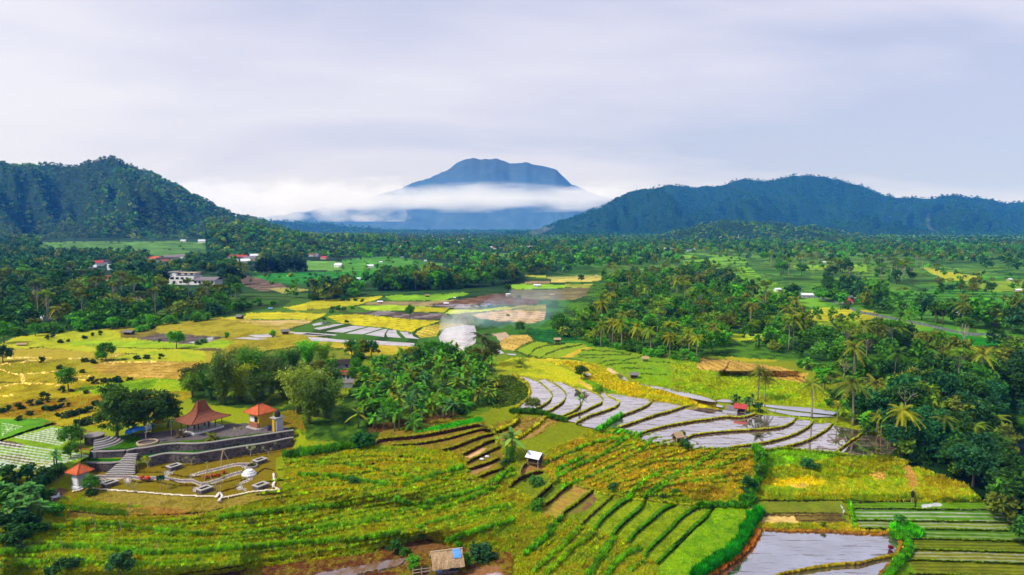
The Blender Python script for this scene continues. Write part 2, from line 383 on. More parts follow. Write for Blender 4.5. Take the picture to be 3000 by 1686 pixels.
def near_line(p, w):
    x0, y0 = p.min(0) - w; x1, y1 = p.max(0) + w
    i0 = max(0, int((x0 - GX[0]) / STEP)); i1 = min(NX, int((x1 - GX[0]) / STEP) + 2)
    j0 = max(0, int((y0 - GY[0]) / STEP)); j1 = min(NY, int((y1 - GY[0]) / STEP) + 2)
    if i1 <= i0 or j1 <= j0: return None, None
    sl = (slice(j0, j1), slice(i0, i1)); px = SX[sl]; py = SY[sl]; d = np.full(px.shape, 1e9)
    for a in range(len(p) - 1):
        ax, ay = p[a]; bx, by = p[a + 1]; L2 = (bx - ax) ** 2 + (by - ay) ** 2 + 1e-9
        t = np.clip(((px - ax) * (bx - ax) + (py - ay) * (by - ay)) / L2, 0, 1)
        d = np.minimum(d, np.hypot(px - ax - t * (bx - ax), py - ay - t * (by - ay)))
    return d, sl
def smooth(p, k=4):
    """Catmull-Rom through the traced points"""
    if len(p) < 3: return p
    q = np.vstack([2 * p[0] - p[1], p, 2 * p[-1] - p[-2]]); o = []
    for i in range(1, len(q) - 2):
        for t in np.linspace(0, 1, k, endpoint=False):
            o.append(0.5 * ((2 * q[i]) + (-q[i - 1] + q[i + 1]) * t + (2 * q[i - 1] - 5 * q[i] + 4 * q[i + 1] - q[i + 2]) * t * t + (-q[i - 1] + 3 * q[i] - 3 * q[i + 1] + q[i + 2]) * t ** 3))
    o.append(p[-1]); return np.array(o)
def line(c, pts, w, col, dz=None, g=None, z=None, wob=0.6, amp=0.35, rough=None):
    _sd[0] += 1
    p = smooth(cv(c, pts)); d, sl = near_line(p, w + 2)
    if d is None: return
    nz = (fbm(SX[sl] / 9, SY[sl] / 9, _sd[0] * 3, 2) - 0.5) * 2 * wob * w * 0.5
    m = d + nz < w / 2
    if not m.any(): return
    f = 1 + amp * (vnoise(SX[sl][m] / 5, SY[sl][m] / 5, _sd[0]) - 0.5) * 2
    C[sl][m] = np.array(col, float)[None] * f[:, None]
    if dz is not None: DZ[sl][m] = dz
    if g is not None: G[sl][m] = g
    if z is not None: Z[sl][m] = z
    if rough is not None: ROUGH[sl][m] = rough
def band_px(y, h, z): return h * (y - 664) / (CAM_H - z)
BROWN = (66, 38, 26); LIP = (150, 150, 25); HEDGE = (60, 124, 8); HEDGE2 = (28, 84, 12)
def riser(c, pts, h, zt, col=BROWN, lip=LIP, lw=4.5, taper=True):
    """a terrace step: level zt behind the traced edge, zt-h in front of it"""
    p = smooth(cv(c, pts)) if not isinstance(pts, np.ndarray) else pts
    n = len(p); tp = np.clip(np.minimum(np.arange(n), n - 1 - np.arange(n)) / max(1, n * 0.12), 0.25, 1) if taper else np.ones(n)
    q = p.copy(); q[:, 1] += band_px(p[:, 1], h, zt) * tp + 1.5
    m, sl = inside(np.vstack([p, q[::-1]]))
    if m.any():
        f = fbm(SX[sl][m] / 7, SY[sl][m] / 7, _sd[0], 2)[:, None]
        C[sl][m] = np.array(col, float)[None] * (0.7 + 0.6 * f); Z[sl][m] = np.nan; G[sl][m] = 0; ROUGH[sl][m] = 0.2
    for pp, zz in ((p, zt), (q, zt - h)):
        d, s2 = near_line(pp, 3)
        if d is not None: Z[s2][d < 1.6] = zz
    d, s2 = near_line(p + np.array([0, -lw * 0.4]), lw)
    if d is not None and lip is not None:
        k = d < lw / 2; f = 0.8 + 0.4 * vnoise(SX[s2][k] / 6, SY[s2][k] / 6, 5)
        C[s2][k] = np.array(lip, float)[None] * f[:, None]; DZ[s2][k] = 0.12; G[s2][k] = np.maximum(G[s2][k], 0.12); ROUGH[s2][k] = 0.3

# ---- base cover
fy = SY
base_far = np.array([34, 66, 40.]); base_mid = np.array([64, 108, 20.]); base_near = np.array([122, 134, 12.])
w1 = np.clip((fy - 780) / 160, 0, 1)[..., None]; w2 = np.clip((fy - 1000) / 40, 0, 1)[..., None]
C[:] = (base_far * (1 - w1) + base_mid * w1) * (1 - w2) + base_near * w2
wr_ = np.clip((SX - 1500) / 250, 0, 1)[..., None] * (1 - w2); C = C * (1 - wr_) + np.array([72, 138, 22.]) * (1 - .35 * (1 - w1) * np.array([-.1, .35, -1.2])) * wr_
nn = fbm(WX / 60, WY / 60, 3, 4)[..., None]; C *= 0.75 + 0.5 * nn
cn_ = fbm(WX / 110, WY / 110, 71, 3, .45) * 15; ct_ = (np.abs(cn_ % 1 - .5) < .16)[..., None] & (SY < 1060)[..., None]; C = np.where(ct_, C * .72, C)
pt_ = (vnoise(np.floor(cn_) * 3.7 + WX / 70, WY / 70, 73)[..., None] - .5) * (SY < 1060)[..., None]; C *= 1 + pt_ * np.array([.9, .45, .2])
G[:] = 0
GR = (112, 150, 14); YG = (160, 168, 16); YE = (182, 170, 14); TAN = (186, 148, 66); OLV = (146, 132, 16); BRT = (70, 140, 18)
SOIL = (98, 74, 52); DSOIL = (84, 70, 62); PURP = (112, 84, 72)
# ---- wood floors
FL = (44, 88, 14)
WOOD_R = [1640,930,1700,830,1850,800,2050,800,2170,870,2330,900,2420,930,2600,985,2750,1000,3000,1010,3500,1010,3500,1700,3120,1700,2990,1585,2900,1505,2840,1435,2760,1392,2680,1372,2620,1345,2590,1300,2560,1180,2460,1095,2400,1066,2340,1056,2250,1054,2050,1042,1930,1032,1760,1012,1700,1000,1640,985]
field('S', WOOD_R, FL, 0.5, col2=(76,124,14))
# ---- far and middle fields
field('A', [280,750,600,745,1000,745,1300,740,1500,760,1750,810,1600,835,1200,850,900,830,600,815,400,800,270,800], (84,132,52), 0.25, (80, 26, (60,100,40), 0.3))
field('A', [150,800,390,790,395,860,140,870], (56,140,44), 0.2)
field('A', [1780,990,2000,965,2413,955,2413,1045,2000,1045,1800,1035], (30,122,32), 0.3, (75, 17, (60,140,40), 0.25))
field('A', [1640,975,1800,995,2000,1045,2040,1085,1850,1095,1740,1060], (112,92,76), 0.3, (70, 11, (78,60,50), 0.35))
field('A', [1880,1075,2100,1070,2200,1090,2000,1110], (150,140,60), 0.3)
field('A', [2170,880,2413,885,2413,950,2180,945], (96,152,52), 0.25)
field('A', [2000,1210,2300,1155,2413,1150,2413,1215,2100,1235], (200,182,20), 0.2)
field('A', [1740,1250,2100,1243,2250,1258,2210,1292,1740,1292], (196,182,16), 0.2, (85, 7, (170,150,14), 0.3))
field('A', [1520,1285,1740,1270,1740,1300,1500,1310], (186,170,30), 0.2)
field('A', [1120,1360,1200,1325,1500,1300,2150,1296,2210,1308,2000,1372,1700,1392,1300,1400], (178,152,48), 0.25, (82, 8, (140,118,30), 0.22), col2=(196,164,96))
field('A', [1120,1362,1300,1370,1700,1385,2000,1372,1700,1400,1300,1402], (140,150,20), 0.2)
field('B', [0,870,350,845,720,900,700,960,400,930,180,960,0,1040], (74,140,34), 0.3, (70, 24, (50,110,30), 0.25))
field('B', [800,900,980,905,980,960,850,950], (70,140,34), 0.3)
field('B', [0,960,230,945,240,1010,0,1050], (44,138,28), 0.3)
field('B', [870,820,1100,820,1400,835,1300,850,900,845], (80,130,60), 0.3)
field('B', [1900,820,2413,800,2413,850,2000,860], (96,140,64), 0.3)
field('B', [860,720,1000,725,980,750,850,745], (96,140,80), 0.3)
field('C', [0,820,200,835,460,860,440,905,0,920], (104,158,30), 0.25, (75, 19, (48,96,16), 0.34))
field('C', [200,930,470,920,560,1000,800,1090,760,1135,560,1145,440,1060,330,1000], (104,158,16), 0.25, (70, 12, (44,84,8), 0.36))
field('C', [780,915,1300,905,1300,960,1100,950,800,940], (120,168,20), 0.3)
field('C', [1170,1030,1380,1030,1390,1085,1700,1105,2050,1205,1800,1235,1540,1205,1200,1095], (76,146,16), 0.25, (80, 14, (30,80,10), 0.36))
field('C', [1670,910,1800,945,2100,985,2413,985,2413,1250,2050,1225,1500,1180,1450,1150,1700,1110,1850,1040,1700,960], (70,138,24), 0.3, (84, 15, (28,74,12), 0.36))
field('C', [1690,925,1900,960,2080,990,2060,1025,1900,1020,1760,970], (172,170,24), 0.2)
field('C', [1950,1030,2413,1020,2413,1090,2200,1100], (120,152,20), 0.3)
field('C', [1560,1175,2300,1150,2413,1180,2413,1215,1800,1225], (60,140,22), 0.2)
field('C', [820,1250,1000,1210,1300,1230,1460,1275,1400,1300,1100,1302,880,1300], (186,176,14), 0.2, (84, 8, (130,136,14), 0.25))
field('C', [880,1300,1300,1305,1400,1330,1200,1350,950,1340], (124,150,14), 0.3, (84, 6, (84,110,12), 0.3))
field('C', [310,1400,560,1395,600,1448,330,1448], (160,176,14), 0.25)
field('C', [230,1150,330,1140,330,1180,250,1180], (120,150,30), 0.25)
field('R', [1580,160,1820,175,2000,200,2400,265,2100,272,1750,245], (22,122,14), 0.2)
field('R', [1540,100,1700,110,1780,150,1560,150], (110,150,20), 0.2)
field('R', [1760,240,2100,270,2000,300,1800,290], (76,150,20), 0.2)
# road through the wood
line('C', [900,1120,1050,1165,1150,1200,1250,1240,1400,1270,1550,1300,1750,1340,2000,1395,2150,1400,2413,1440,2700,1500], 7, (96,104,104), amp=0.15, rough=0)
# central plateau
field('8', [0,360,500,322,900,290,950,300,740,370,640,400,0,455], YE, 0.25, (85, 9, (160,148,16), 0.2))
field('8', [0,455,600,420,640,440,300,500,0,500], (98,112,20), 0.3)
field('8', [960,300,1100,275,1500,280,1950,245,2020,262,1700,342,1100,352], (118,172,16), 0.25, (85, 7, (92,140,16), 0.2))
field('8', [720,380,900,355,1500,360,1900,330,1560,420,1200,410,720,395], (142,122,76), 0.3)
field('8', [620,420,1000,398,1450,420,1500,432,1300,472,800,475], (148,180,18), 0.25)
field('8', [1310,460,1500,430,1780,432,1700,492,1320,490], YE, 0.2)
field('8', [1720,500,1800,460,2150,460,2555,415,2555,450,2000,492,1800,518], (170,180,18), 0.3)
field('8', [560,500,1000,470,1230,498,1700,500,1750,560,1500,592,1250,582,1000,545], DSOIL, 0.35, (78, 4.6, (150,140,140), 0.25))
field('8', [1500,400,1900,335,2300,265,2640,262,2900,330,2880,400,2300,400,2000,432,1750,432], (112,80,56), 0.35, (80, 5.2, (76,50,38), 0.35))
field('8', [1550,400,1720,385,2200,395,2360,400,2000,435,1760,432], (128,118,124), 0.3, (80, 3.6, (84,72,68), 0.35))
field('8', [250,540,600,510,1000,550,1400,590,1660,600,1400,680,1300,742,1000,690,600,650,400,622], (190,172,8), 0.22, (68, 5.0, (132,122,10), 0.16))
field('8', [0,510,240,500,200,540,0,610], YE, 0.2)
field('8', [1350,760,1450,680,1700,620,1960,640,1700,690,1640,720,1600,800,1420,805], (188,164,40), 0.3, (40, 3.2, (120,90,40), 0.25))
field('9', [640,200,1050,215,1620,170,1560,290,1400,335,1000,340,600,300], (124,112,66), 0.35, (83, 9, (92,80,54), 0.35))
field('9', [600,150,900,138,1300,150,1300,185,1050,200,640,200], (126,176,18), 0.25)
field('9', [1300,140,1650,140,1600,180,1300,185], (150,160,40), 0.25)
field('9', [800,110,1120,100,1120,130,800,135], (150,124,80), 0.25)
field('9', [1120,78,1750,58,1750,100,1120,122], (186,168,66), 0.25, (88, 12, (150,128,60), 0.25))
field('9', [800,30,1060,30,1060,60,800,50], (172,180,40), 0.2)
field('9', [1060,60,1400,40,1760,30,1750,55,1100,80], (160,150,70), 0.25)
field('9', [130,520,600,452,1060,480,1060,580,900,632,500,602,200,562], (196,158,92), 0.25, (70, 6.2, (112,84,52), 0.2), col2=(200,170,130))
field('9', [560,420,1060,395,1060,480,600,450], (150,140,50), 0.3, (75, 6, (100,100,40), 0.25))
field('9', [480,880,560,780,830,775,920,830,680,972,530,950], (200,158,60), 0.25, (30, 3.4, (110,84,36), 0.14))
field('9', [380,760,560,745,620,790,480,860], (170,146,116), 0.3)
field('9', [680,972,950,850,1160,888,1500,878,1580,905,1500,950,1250,1062,1000,1062,850,1022], (140,166,12), 0.25, col2=(120,160,18))
field('9', [830,760,900,700,1250,695,1500,720,1530,790,1400,850,1000,852,900,832], (26,98,28), 0.35, (80, 2.6, (16,66,26), 0.35), g=0.5)
field('9', [850,670,1200,660,1250,700,900,705], (72,136,24), 0.3)
field('9', [1250,1062,1400,990,1560,920,1630,930,1560,982,1400,1052], (206,166,36), 0.3, g=0.3)
line('9', [850,1030,930,950,1050,910,1160,892,1300,880], 5, (52,78,12), 0.1)
line('9', [1000,1058,1100,1000,1300,932,1500,897], 4, (56,82,12), 0.1)
line('9', [680,972,780,902,920,850], 6, (78,98,14), 0.1)
field('9', [1450,1000,1650,915,2100,955,2350,1025,2640,1062,2640,1440,2300,1395,2100,1285,1900,1205,1700,1132,1400,1062], (126,160,12), 0.25, g=0.15, col2=(104,148,14))
for pts in ([1500,962,1800,970,2120,1005],[1480,1022,1800,1020,2120,1024],[1460,1050,1800,1060],[1700,1135,1850,1092,2100,1082,2280,1030],[1800,1155,1950,1130,2180,1122],[2260,1260,2555,1268],[2000,1190,2400,1200],[2440,1110,2700,1130]):
    line('9', pts, 3.5, (62,90,10), 0.1)
field('9', [450,1130,680,1050,900,1060,1200,1150,1450,1250,1620,1410,1300,1410,1050,1325,800,1285,600,1235,450,1182], (158,170,14), 0.25, col2=(180,172,14), g=0.12)
field('9', [850,1062,1300,1075,1600,1120,1500,1150,1250,1140,1000,1110], (192,174,14), 0.25, g=0.25)
field('1', [650,-20,1100,20,1250,100,1350,170,1500,250,1700,290,1900,352,2100,402,2400,472,2640,540,2640,585,2280,545,1900,492,1500,405,1200,345,1060,300,1000,150,800,80], (190,166,8), 0.25, g=0.35, col2=(150,152,10), nsc=3)
field('1', [880,235,960,235,1110,345,1060,350], (200,160,70), 0.25)
field('1', [960,225,1100,240,1250,330,1400,380,1250,385,1110,340], (100,150,12), 0.25, g=0.15)
field('1', [1240,95,1300,85,1420,150,1380,165], (190,165,110), 0.2)
field('2', [0,470,200,500,330,555,200,560,0,580], (190,168,10), 0.2)
# right of the yellow band, up to the tan field
field('R', [-90,350,0,355,90,362,100,440,300,462,640,505,880,545,1180,640,1100,720,700,690,480,660,200,640,0,590,-60,560], (150,164,10), 0.3, g=0.35, col2=(112,148,12))
field('R', [90,362,330,372,560,408,700,428,880,478,872,540,640,502,300,462,100,440], (190,146,58), 0.25, (8, 2.1, (118,86,34), 0.22), g=0.05)
line('R', [330,385,310,430,290,450], 5, (96,60,34), 0)
line('R', [560,420,600,440,700,470,860,500], 3.5, (110,80,34)); line('R', [640,490,720,470,860,530], 3.5, (110,80,34))
field('R', [1060,610,1130,590,1190,620,1160,680,1090,700,1040,660], (190,156,20), 0.25, g=0.3)
field('R', [1000,690,1200,690,1240,800,1100,770], (120,150,14), 0.3, g=0.3)
field('R', [1480,395,1560,405,1640,435,1880,455,1870,472,1640,460,1490,420], (176,174,168), 0.3, (70, 1.6, (120,118,112), 0.3))
# ---- left plain
field('S', [-420,985,0,1010,120,985,330,962,520,945,640,930,1000,1000,1060,1040,1000,1080,760,1100,520,1180,430,1240,300,1250,-420,1250], (156,138,14), 0.3, col2=(168,150,26), g=0.12)
field('P', [0,240,250,130,800,60,1600,35,1700,110,2413,190,2900,260,2900,420,2413,400,1500,350,1000,320,800,290,100,300,0,322], (166,176,14), 0.25, col2=(186,176,18), g=0.12)
field('P', [1000,190,2413,200,2700,300,1500,290,1000,250], (138,172,14), 0.25, g=0.12)
field('P', [1580,450,1900,360,2413,320,2900,400,2900,470,1650,480], (144,172,14), 0.25, col2=(170,172,14), g=0.12)
field('P', [100,300,900,310,1400,372,1400,420,900,442,300,500,0,532,0,400,-500,420,-500,330], (186,156,40), 0.25, col2=(164,144,22), g=0.12)
field('P', [-400,530,0,520,500,500,1200,480,1000,610,0,662,-400,680], (150,140,10), 0.2, g=0.15)
field('P', [1280,552,1450,492,2413,478,2850,500,2900,680,2500,725,1900,702,1400,642], (186,146,46), 0.25, (86, 3.2, (150,116,30), 0.25), g=0.1, col2=(200,162,76))
field('P', [1050,912,1150,832,1500,790,2000,722,2413,728,2900,760,2900,900,2413,900,1450,932], (118,160,12), 0.3, col2=(150,168,12), g=0.15)
field('P', [-400,1000,0,1080,400,1020,1450,952,1440,1150,900,1165,700,1285,0,1275,-400,1280], (152,116,14), 0.35, col2=(138,128,14), g=0.15)
for pts, w in (([-300,610,0,600,150,640,300,662,600,640,860,622],3.5), ([300,662,330,720,345,792],9), ([-300,900,0,852,180,800,330,790,600,795,880,812],4), ([110,432,300,425,500,420,700,432],3.5), ([0,530,100,512,150,520],4), ([960,440,1100,432,1200,440],3.5), ([1050,700,1250,680,1310,650],3), ([1080,740,1200,738],3), ([1590,420,1650,390,1700,360],3), ([1450,500,1700,485,1900,492,2200,480],3), ([0,968,200,960],3.5), ([300,500,420,470,600,465],3)):
    line('P', pts, w, (214,180,84), 0.1)
for pts in ([370,300,560,275,620,285], [1640,285,2000,285,2413,292], [1300,455,1800,455], [1780,370,1950,372],[0,782,290,775]):
    line('P', pts, 3, (70,78,14), 0.05)
field('7', [0,500,270,490,600,510,900,532,1120,545,1000,582,750,628,600,632,300,602,0,572], (96,84,78), 0.3, (85, 3.2, (76,62,54), 0.3))
field('7', [-200,470,250,470,270,510,0,560,-200,560], (118,104,30), 0.3)
field('7', [760,690,1000,670,1060,690,1050,722,900,715,780,715], (104,80,66), 0.3)
field('7', [0,600,600,632,1000,590,1210,600,1100,680,600,690,0,690], (126,170,14), 0.25, col2=(150,176,14), g=0.1)
line('7', [0,685,400,690,600,690,1050,720], 3, (84,96,18))
field('8', [240,880,900,885,1330,922,1200,965,1100,1012,900,1025,250,1035], (186,162,16), 0.25, g=0.12, col2=(196,160,40))
field('8', [250,985,480,975,470,1050,250,1050], (160,130,50), 0.25)
GROVE = [1000,1180,1070,1080,1160,1045,1260,1032,1380,1040,1450,1080,1475,1140,1435,1205,1330,1235,1250,1262,1120,1290,1030,1300,900,1290,860,1240,900,1200]
field('S', GROVE, (40,74,14), 0.5, col2=(84,112,16))
field('S', [560,1120,640,1080,760,1030,900,1010,1000,1020,1060,1060,1000,1180,900,1270,760,1200,640,1190,560,1180], (52,84,14), 0.4, col2=(120,130,14))
# vegetable beds under white sheeting, lower left
field('L', [-600,60,0,85,380,78,480,130,760,190,960,240,940,300,800,350,770,420,600,500,560,520,430,440,280,450,180,490,0,640,-600,700], (112,146,18), 0.25, g=0.0, z=0.0, rough=0.25)
field('L', [-300,50,0,85,380,78,470,128,200,200,-300,330], (84,140,26), 0.25, rough=0.25)
for i in range(7): line('L', [20,120+i*18, 190-i*26,152+i*10], 2.8, (150,172,120), wob=0)
field('L', [-300,330,0,270,120,280,205,300,180,335,0,320,-300,380], (92,74,52), 0.3)
field('L', [0,400,180,395,300,440,240,470,100,470,0,430], (100,98,26), 0.3)
for i in range(9):
    line('L', [-140, 262+i*25, 0, 287+i*25, 400-12*i, 347+i*23, 765-46*i, 408+i*13], 3.4, (178,186,172), wob=0, amp=0.12)
for i in range(4): line('L', [-140, 440+i*27, 0, 452+i*26, 190-25*i, 495+i*14], 3.4, (178,186,172), wob=0, amp=0.12)
for i in range(8):
    line('L', [130+i*44, 242-i*11, 330+i*36, 275-i*13, 525+i*26, 310-i*16], 3.2, (176,186,166), wob=0, amp=0.12)
line('L', [-100,310,0,275,90,245,250,190,400,145,480,125], 5, (40,46,18), z=-0.4)
line('L', [0,285,-90,310], 4, (180,180,180))
for pts in ([400,120,470,135,760,195,940,240], [640,350,780,395]): line('L', pts, 4, (112,84,34))
field('L', [560,300,640,290,780,330,800,360,700,360,600,330], (132,104,40), 0.3)
# ---- near ground (everything in front) : tall grassy rice, mixed
field('S', [-420,1490,120,1470,300,1440,640,1480,830,1420,830,1330,1010,1300,1120,1310,1400,1290,1560,1340,1760,1250,1960,1280,2160,1320,2240,1330,2240,1480,2160,1690,2100,1860,-420,1860], (152,148,12), 0.4, g=0.36, col2=(116,140,12), nsc=4.5)
field('W', [1430,330,1700,210,2300,240,2400,330,2000,400,1500,420], (170,154,12), 0.4, g=0.36, col2=(126,142,12), nsc=4)
field('V', [60,300,380,110,700,170,1190,200,1230,300,1190,480,700,420,300,380,160,360], (178,148,24), 0.4, g=0.34, col2=(132,138,12), nsc=3.5)
field('V', [0,835,0,520,240,560,400,620,740,700,745,900,0,900], (150,146,14), 0.4, g=0.36, col2=(116,136,12), nsc=3)
field('W', [330,560,500,540,1000,540,1100,500,1000,470,700,490,330,500], (170,126,50), 0.35, g=0.15, col2=(120,110,24))
field('W', [330,480,640,510,640,540,350,500], (84,120,14), 0.3, g=0.3)
# ---- upper right field (golden) between the ponds and the nursery beds
field('V', [1210,300,1280,240,1660,215,1900,235,2000,260,2150,330,2400,420,2480,470,2050,470,1660,450,1200,450,1190,400], (166,160,12), 0.3, g=0.4, col2=(124,150,12), nsc=4)
field('V', [1230,240,1240,200,1640,215,1660,235,1330,290,1290,300], (112,156,12), 0.3, g=0.3)
field('V', [1230,350,1500,330,1700,340,1640,380,1400,390,1240,390], (146,160,12), 0.3, g=0.35, col2=(190,170,10))
field('V', [1380,375,1480,370,1500,390,1420,400], (198,166,70), 0.2, g=0.15); field('V', [1790,315,1860,305,1890,330,1870,360,1820,350], (192,156,66), 0.25, (40, 1.4, (130,100,30), 0.3), g=0.1)
field('V', [1960,285,2000,280,2040,330,2045,390,2000,395,1975,340], (176,130,56), 0.25, (60, 1.0, (140,100,40), 0.3), g=0.05)
field('V', [2050,330,2250,340,2330,400,2100,400], (150,136,12), 0.3, g=0.4); 
# nursery beds and planted paddies, lower right
field('V', [1200,452,1650,455,1690,570,1720,590,2480,470,2700,480,2900,900,1860,900,1950,740,1900,600,1700,590,1210,600], (92,128,14), 0.25)
field('V', [1205,460,1650,462,1665,525,1240,525], (120,116,30), 0.3, (88, 0.62, (96,124,20), 0.5), z=-8.0)
field('V', [1240,520,1650,520,1690,570,1250,570], (112,96,40), 0.35, (88, 1.4, (70,54,30), 0.3))
field('V', [1250,540,1410,540,1440,568,1260,568], (206,172,100), 0.15)
field('V', [1240,570,1700,575,1900,590,1960,640,1890,620,1500,605,1245,600], (170,150,16), 0.3, g=0.3, col2=(120,130,14))
for k, (y0, y1) in enumerate(((462,500),(500,560),(560,600),(600,650),(650,705),(705,760),(760,830),(830,920))):
    field('V', [1680 + k*26 + (160 if k > 2 else 0),y0,2420+k*50,y0+4+k*3,2490+k*70,y1+6+k*3,1700+k*30+(160 if k > 2 else 0),y1], [(84,128,12),(78,122,16),(104,124,26),(76,118,14),(104,116,18),(116,118,20),(112,116,18),(100,112,16)][k], 0.22, (88, [0.8,1.1,0.9,1.0,0.75,0.8,0.7,0.7][k], [(104,140,30),(150,156,140),(140,146,126),(120,140,90),(66,80,14),(140,146,120),(70,84,14),(76,86,20)][k], 0.36), z=-8.2-0.25*k, rough=0.4)
    line('V', [1690+k*27+(150 if k > 2 else 0),y1,2000+k*30,y1+4,2480+k*60,y1+9+k*3], 5, (34,44,8), z=-8.4-0.25*k)
    line('V', [1690+k*27+(150 if k > 2 else 0),y1-6,2000+k*30,y1-2,2480+k*60,y1+3+k*3], 4.5, (92,120,12), dz=0.15)
field('V', [2060,478,2150,470,2170,485,2060,495], (190,192,196), 0.15)
line('V', [1205,455,1450,462,1650,455,1690,470,2000,462,2030,490], 4, (40,26,14)); line('V', [1240,524,1640,522,1700,545], 3.5, (56,40,18)); line('V',[1650,485,1668,510,1665,525],3.5,(186,186,190))
line('V', [2440,475,2500,520,2576,580,2700,650], 7, (130,134,20), g=0.2); line('V', [1690,462,1705,500,1712,560,1720,585], 9, (76,132,12), dz=0.3, g=0.4)
line('V', [1195,490,1215,520,1225,540], 4, (190,176,150))
# ---- green terraces, lower middle (field '5')
field('5', [60,520,280,290,510,290,780,370,1030,450,1260,480,1450,470,1830,545,2300,560,2700,570,2700,700,2640,850,2540,1050,2220,1330,2200,1500,1620,1500,1590,1300,1440,1240,1240,1040,1030,960,820,890,640,820,400,720,160,720], (112,134,10), 0.25, g=0.14, col2=(126,144,14), nsc=3)
field('5', [170,600,430,370,520,330,760,365,700,440,440,640,400,700,330,720,170,720], (176,136,56), 0.3, g=0.06, col2=(140,130,30), stripes=(52, 1.3, (150,112,60), 0.3))
field('5', [430,690,790,410,830,430,860,500,700,640,480,700], (124,84,66), 0.25, col2=(110,120,20))
field('5', [60,520,280,300,500,300,200,560], (92,112,12), 0.2, g=0.1)
field('5', [2300,570,2700,580,2640,850,2540,1050,2220,1330,2200,1500,1640,1500,1600,1320,2000,960,2290,640], (96,140,10), 0.25, g=0.16, col2=(116,150,12), nsc=3)
# brown upper terraces (field '4')
field('4', [210,350,280,180,1100,20,1500,20,1620,140,1720,230,1760,360,1800,500,1830,640,1820,720,1700,870,1500,770,1380,700,1300,480,1050,430,700,380,430,370], (122,116,16), 0.3, g=0.14, col2=(140,110,40), nsc=3)
field('4', [700,190,900,130,1500,10,1550,60,1400,90,1000,180], (50,140,14), 0.3, g=0.3)
field('4', [130,210,900,60,1300,-20,1100,-60,100,120], (74,58,28), 0.4, g=0.2, col2=(96,70,36))
field('4', [1320,505,1540,395,1610,405,1480,490,1420,525], (206,162,112), 0.12)
field('4', [1390,690,1600,600,1780,560,1640,640,1440,720], (150,116,70), 0.25)
field('4', [1560,130,2000,10,2330,0,2440,30,2540,50,2250,240,2000,290,1800,330,1740,230], (134,122,22), 0.3, g=0.2, col2=(150,120,60))
field('4', [1780,190,2300,-10,2330,10,1960,220], (150,120,58), 0.25, g=0.12, stripes=(30, 1.2, (110,100,20), 0.3))
field('4', [2020,300,2400,50,2440,40,2230,230,2080,290], (170,132,66), 0.25, g=0.1)
line('4', [1560,150,1760,150,1960,60,1960,-60], 8, (150,150,24), dz=0.5, g=0.3); line('4', [1700,220,1840,170,1960,110], 6, (90,84,14), g=0.2); line('4', [1800,330,1960,280,2200,120,2330,0], 7, (150,150,24), dz=0.25, g=0.3)
line('4', [1640,130,1700,220,1720,300,1760,360], 8, (140,146,24), dz=0.2, g=0.3)
field('4', [1880,880,2000,640,2080,590,2280,600,2340,680,2400,780,2200,1040,1980,940], (110,124,14), 0.25, g=0.14)
field('4', [2080,600,2280,580,2330,640,2280,690,2130,700,2040,740,2050,670], (164,118,66), 0.3, col2=(130,96,50))
# bare terrace and track, bottom middle
field('W', [900,850,1150,815,1500,765,1900,715,2130,645,2290,690,2576,720,2576,900,900,900], (112,70,36), 0.45, g=0.18, col2=(128,116,26), z=-7.2, nsc=2)
field('W', [1540,835,1700,800,2040,745,2040,775,1980,800,1800,835,1700,870], (136,122,124), 0.3, col2=(110,84,60))
field('W', [1850,700,2120,655,2250,690,2150,720,2000,735], (128,92,46), 0.3, g=0.1, col2=(92,60,30))
field('H', [1740,900,1900,800,2350,740,2420,900,2500,1000,1800,1000], (150,104,64), 0.3); field('H', [2100,900,2300,880,2400,960,2100,1000], (160,150,156), 0.2)
# ---- garden, lower left
field('3', [-330,1380,-120,1290,90,1270,110,1050,400,1050,640,985,830,985,1000,958,1150,950,1400,952,1600,925,1800,890,2000,858,2300,808,2560,745,2640,730,2640,820,2420,900,2420,1060,2490,1300,1720,1400,1680,1440,1100,1380,600,1340,100,1300,-100,1400], (124,104,10), 0.2, g=0.0, col2=(112,100,12), nsc=2.5, z=-2.6, rough=0.15)
field('3', [100,1290,700,1350,1200,1380,1700,1430,1800,1400,2480,1310,2500,1380,1700,1560,1000,1520,400,1480,0,1420], (132,116,30), 0.25, g=0.12, col2=(146,126,50))
field('3', [640,760,1000,690,1400,660,1800,620,2560,530,2700,530,2700,545,2555,558,2200,613,2000,638,1800,668,1600,698,1400,713,1200,710,1000,728,800,763,690,773], (58,88,12), 0.25, jit=0, g=0.08, z=-0.02, rough=0.2)
field('3', [380,660,700,600,1100,560,1270,530,1900,470,2560,500,2560,560,1800,640,1360,680,900,720,660,770,420,780], (96,88,88), 0.2, z=0.0, rough=0.1)
field('3', [330,640,640,600,740,660,680,780,560,790,340,800,200,800,420,720], (50,92,12), 0.3, g=0.15, z=0.0, rough=0.2)
field('3', [2370,330,2700,300,2800,560,2560,520,2400,480], (140,116,16), 0.3, g=0.15, col2=(112,110,14), z=0.0)
field('3', [690,868,800,852,1000,818,1200,802,1400,804,1600,790,1800,760,2000,728,2200,700,2555,640,2640,628,2700,622,2700,634,2640,640,2560,650,2300,705,2000,750,1800,780,1600,812,1400,840,1150,832,1000,845,830,885], (34,96,8), 0.25, jit=0, g=0.08, z=-1.15, rough=0.2)
field('3', [60,915,540,908,500,934,420,948,300,953,90,946], (34,98,8), 0.2, jit=0, z=-1.3, rough=0.2)
EDGE = (178,168,152); PATH = (112,102,108)
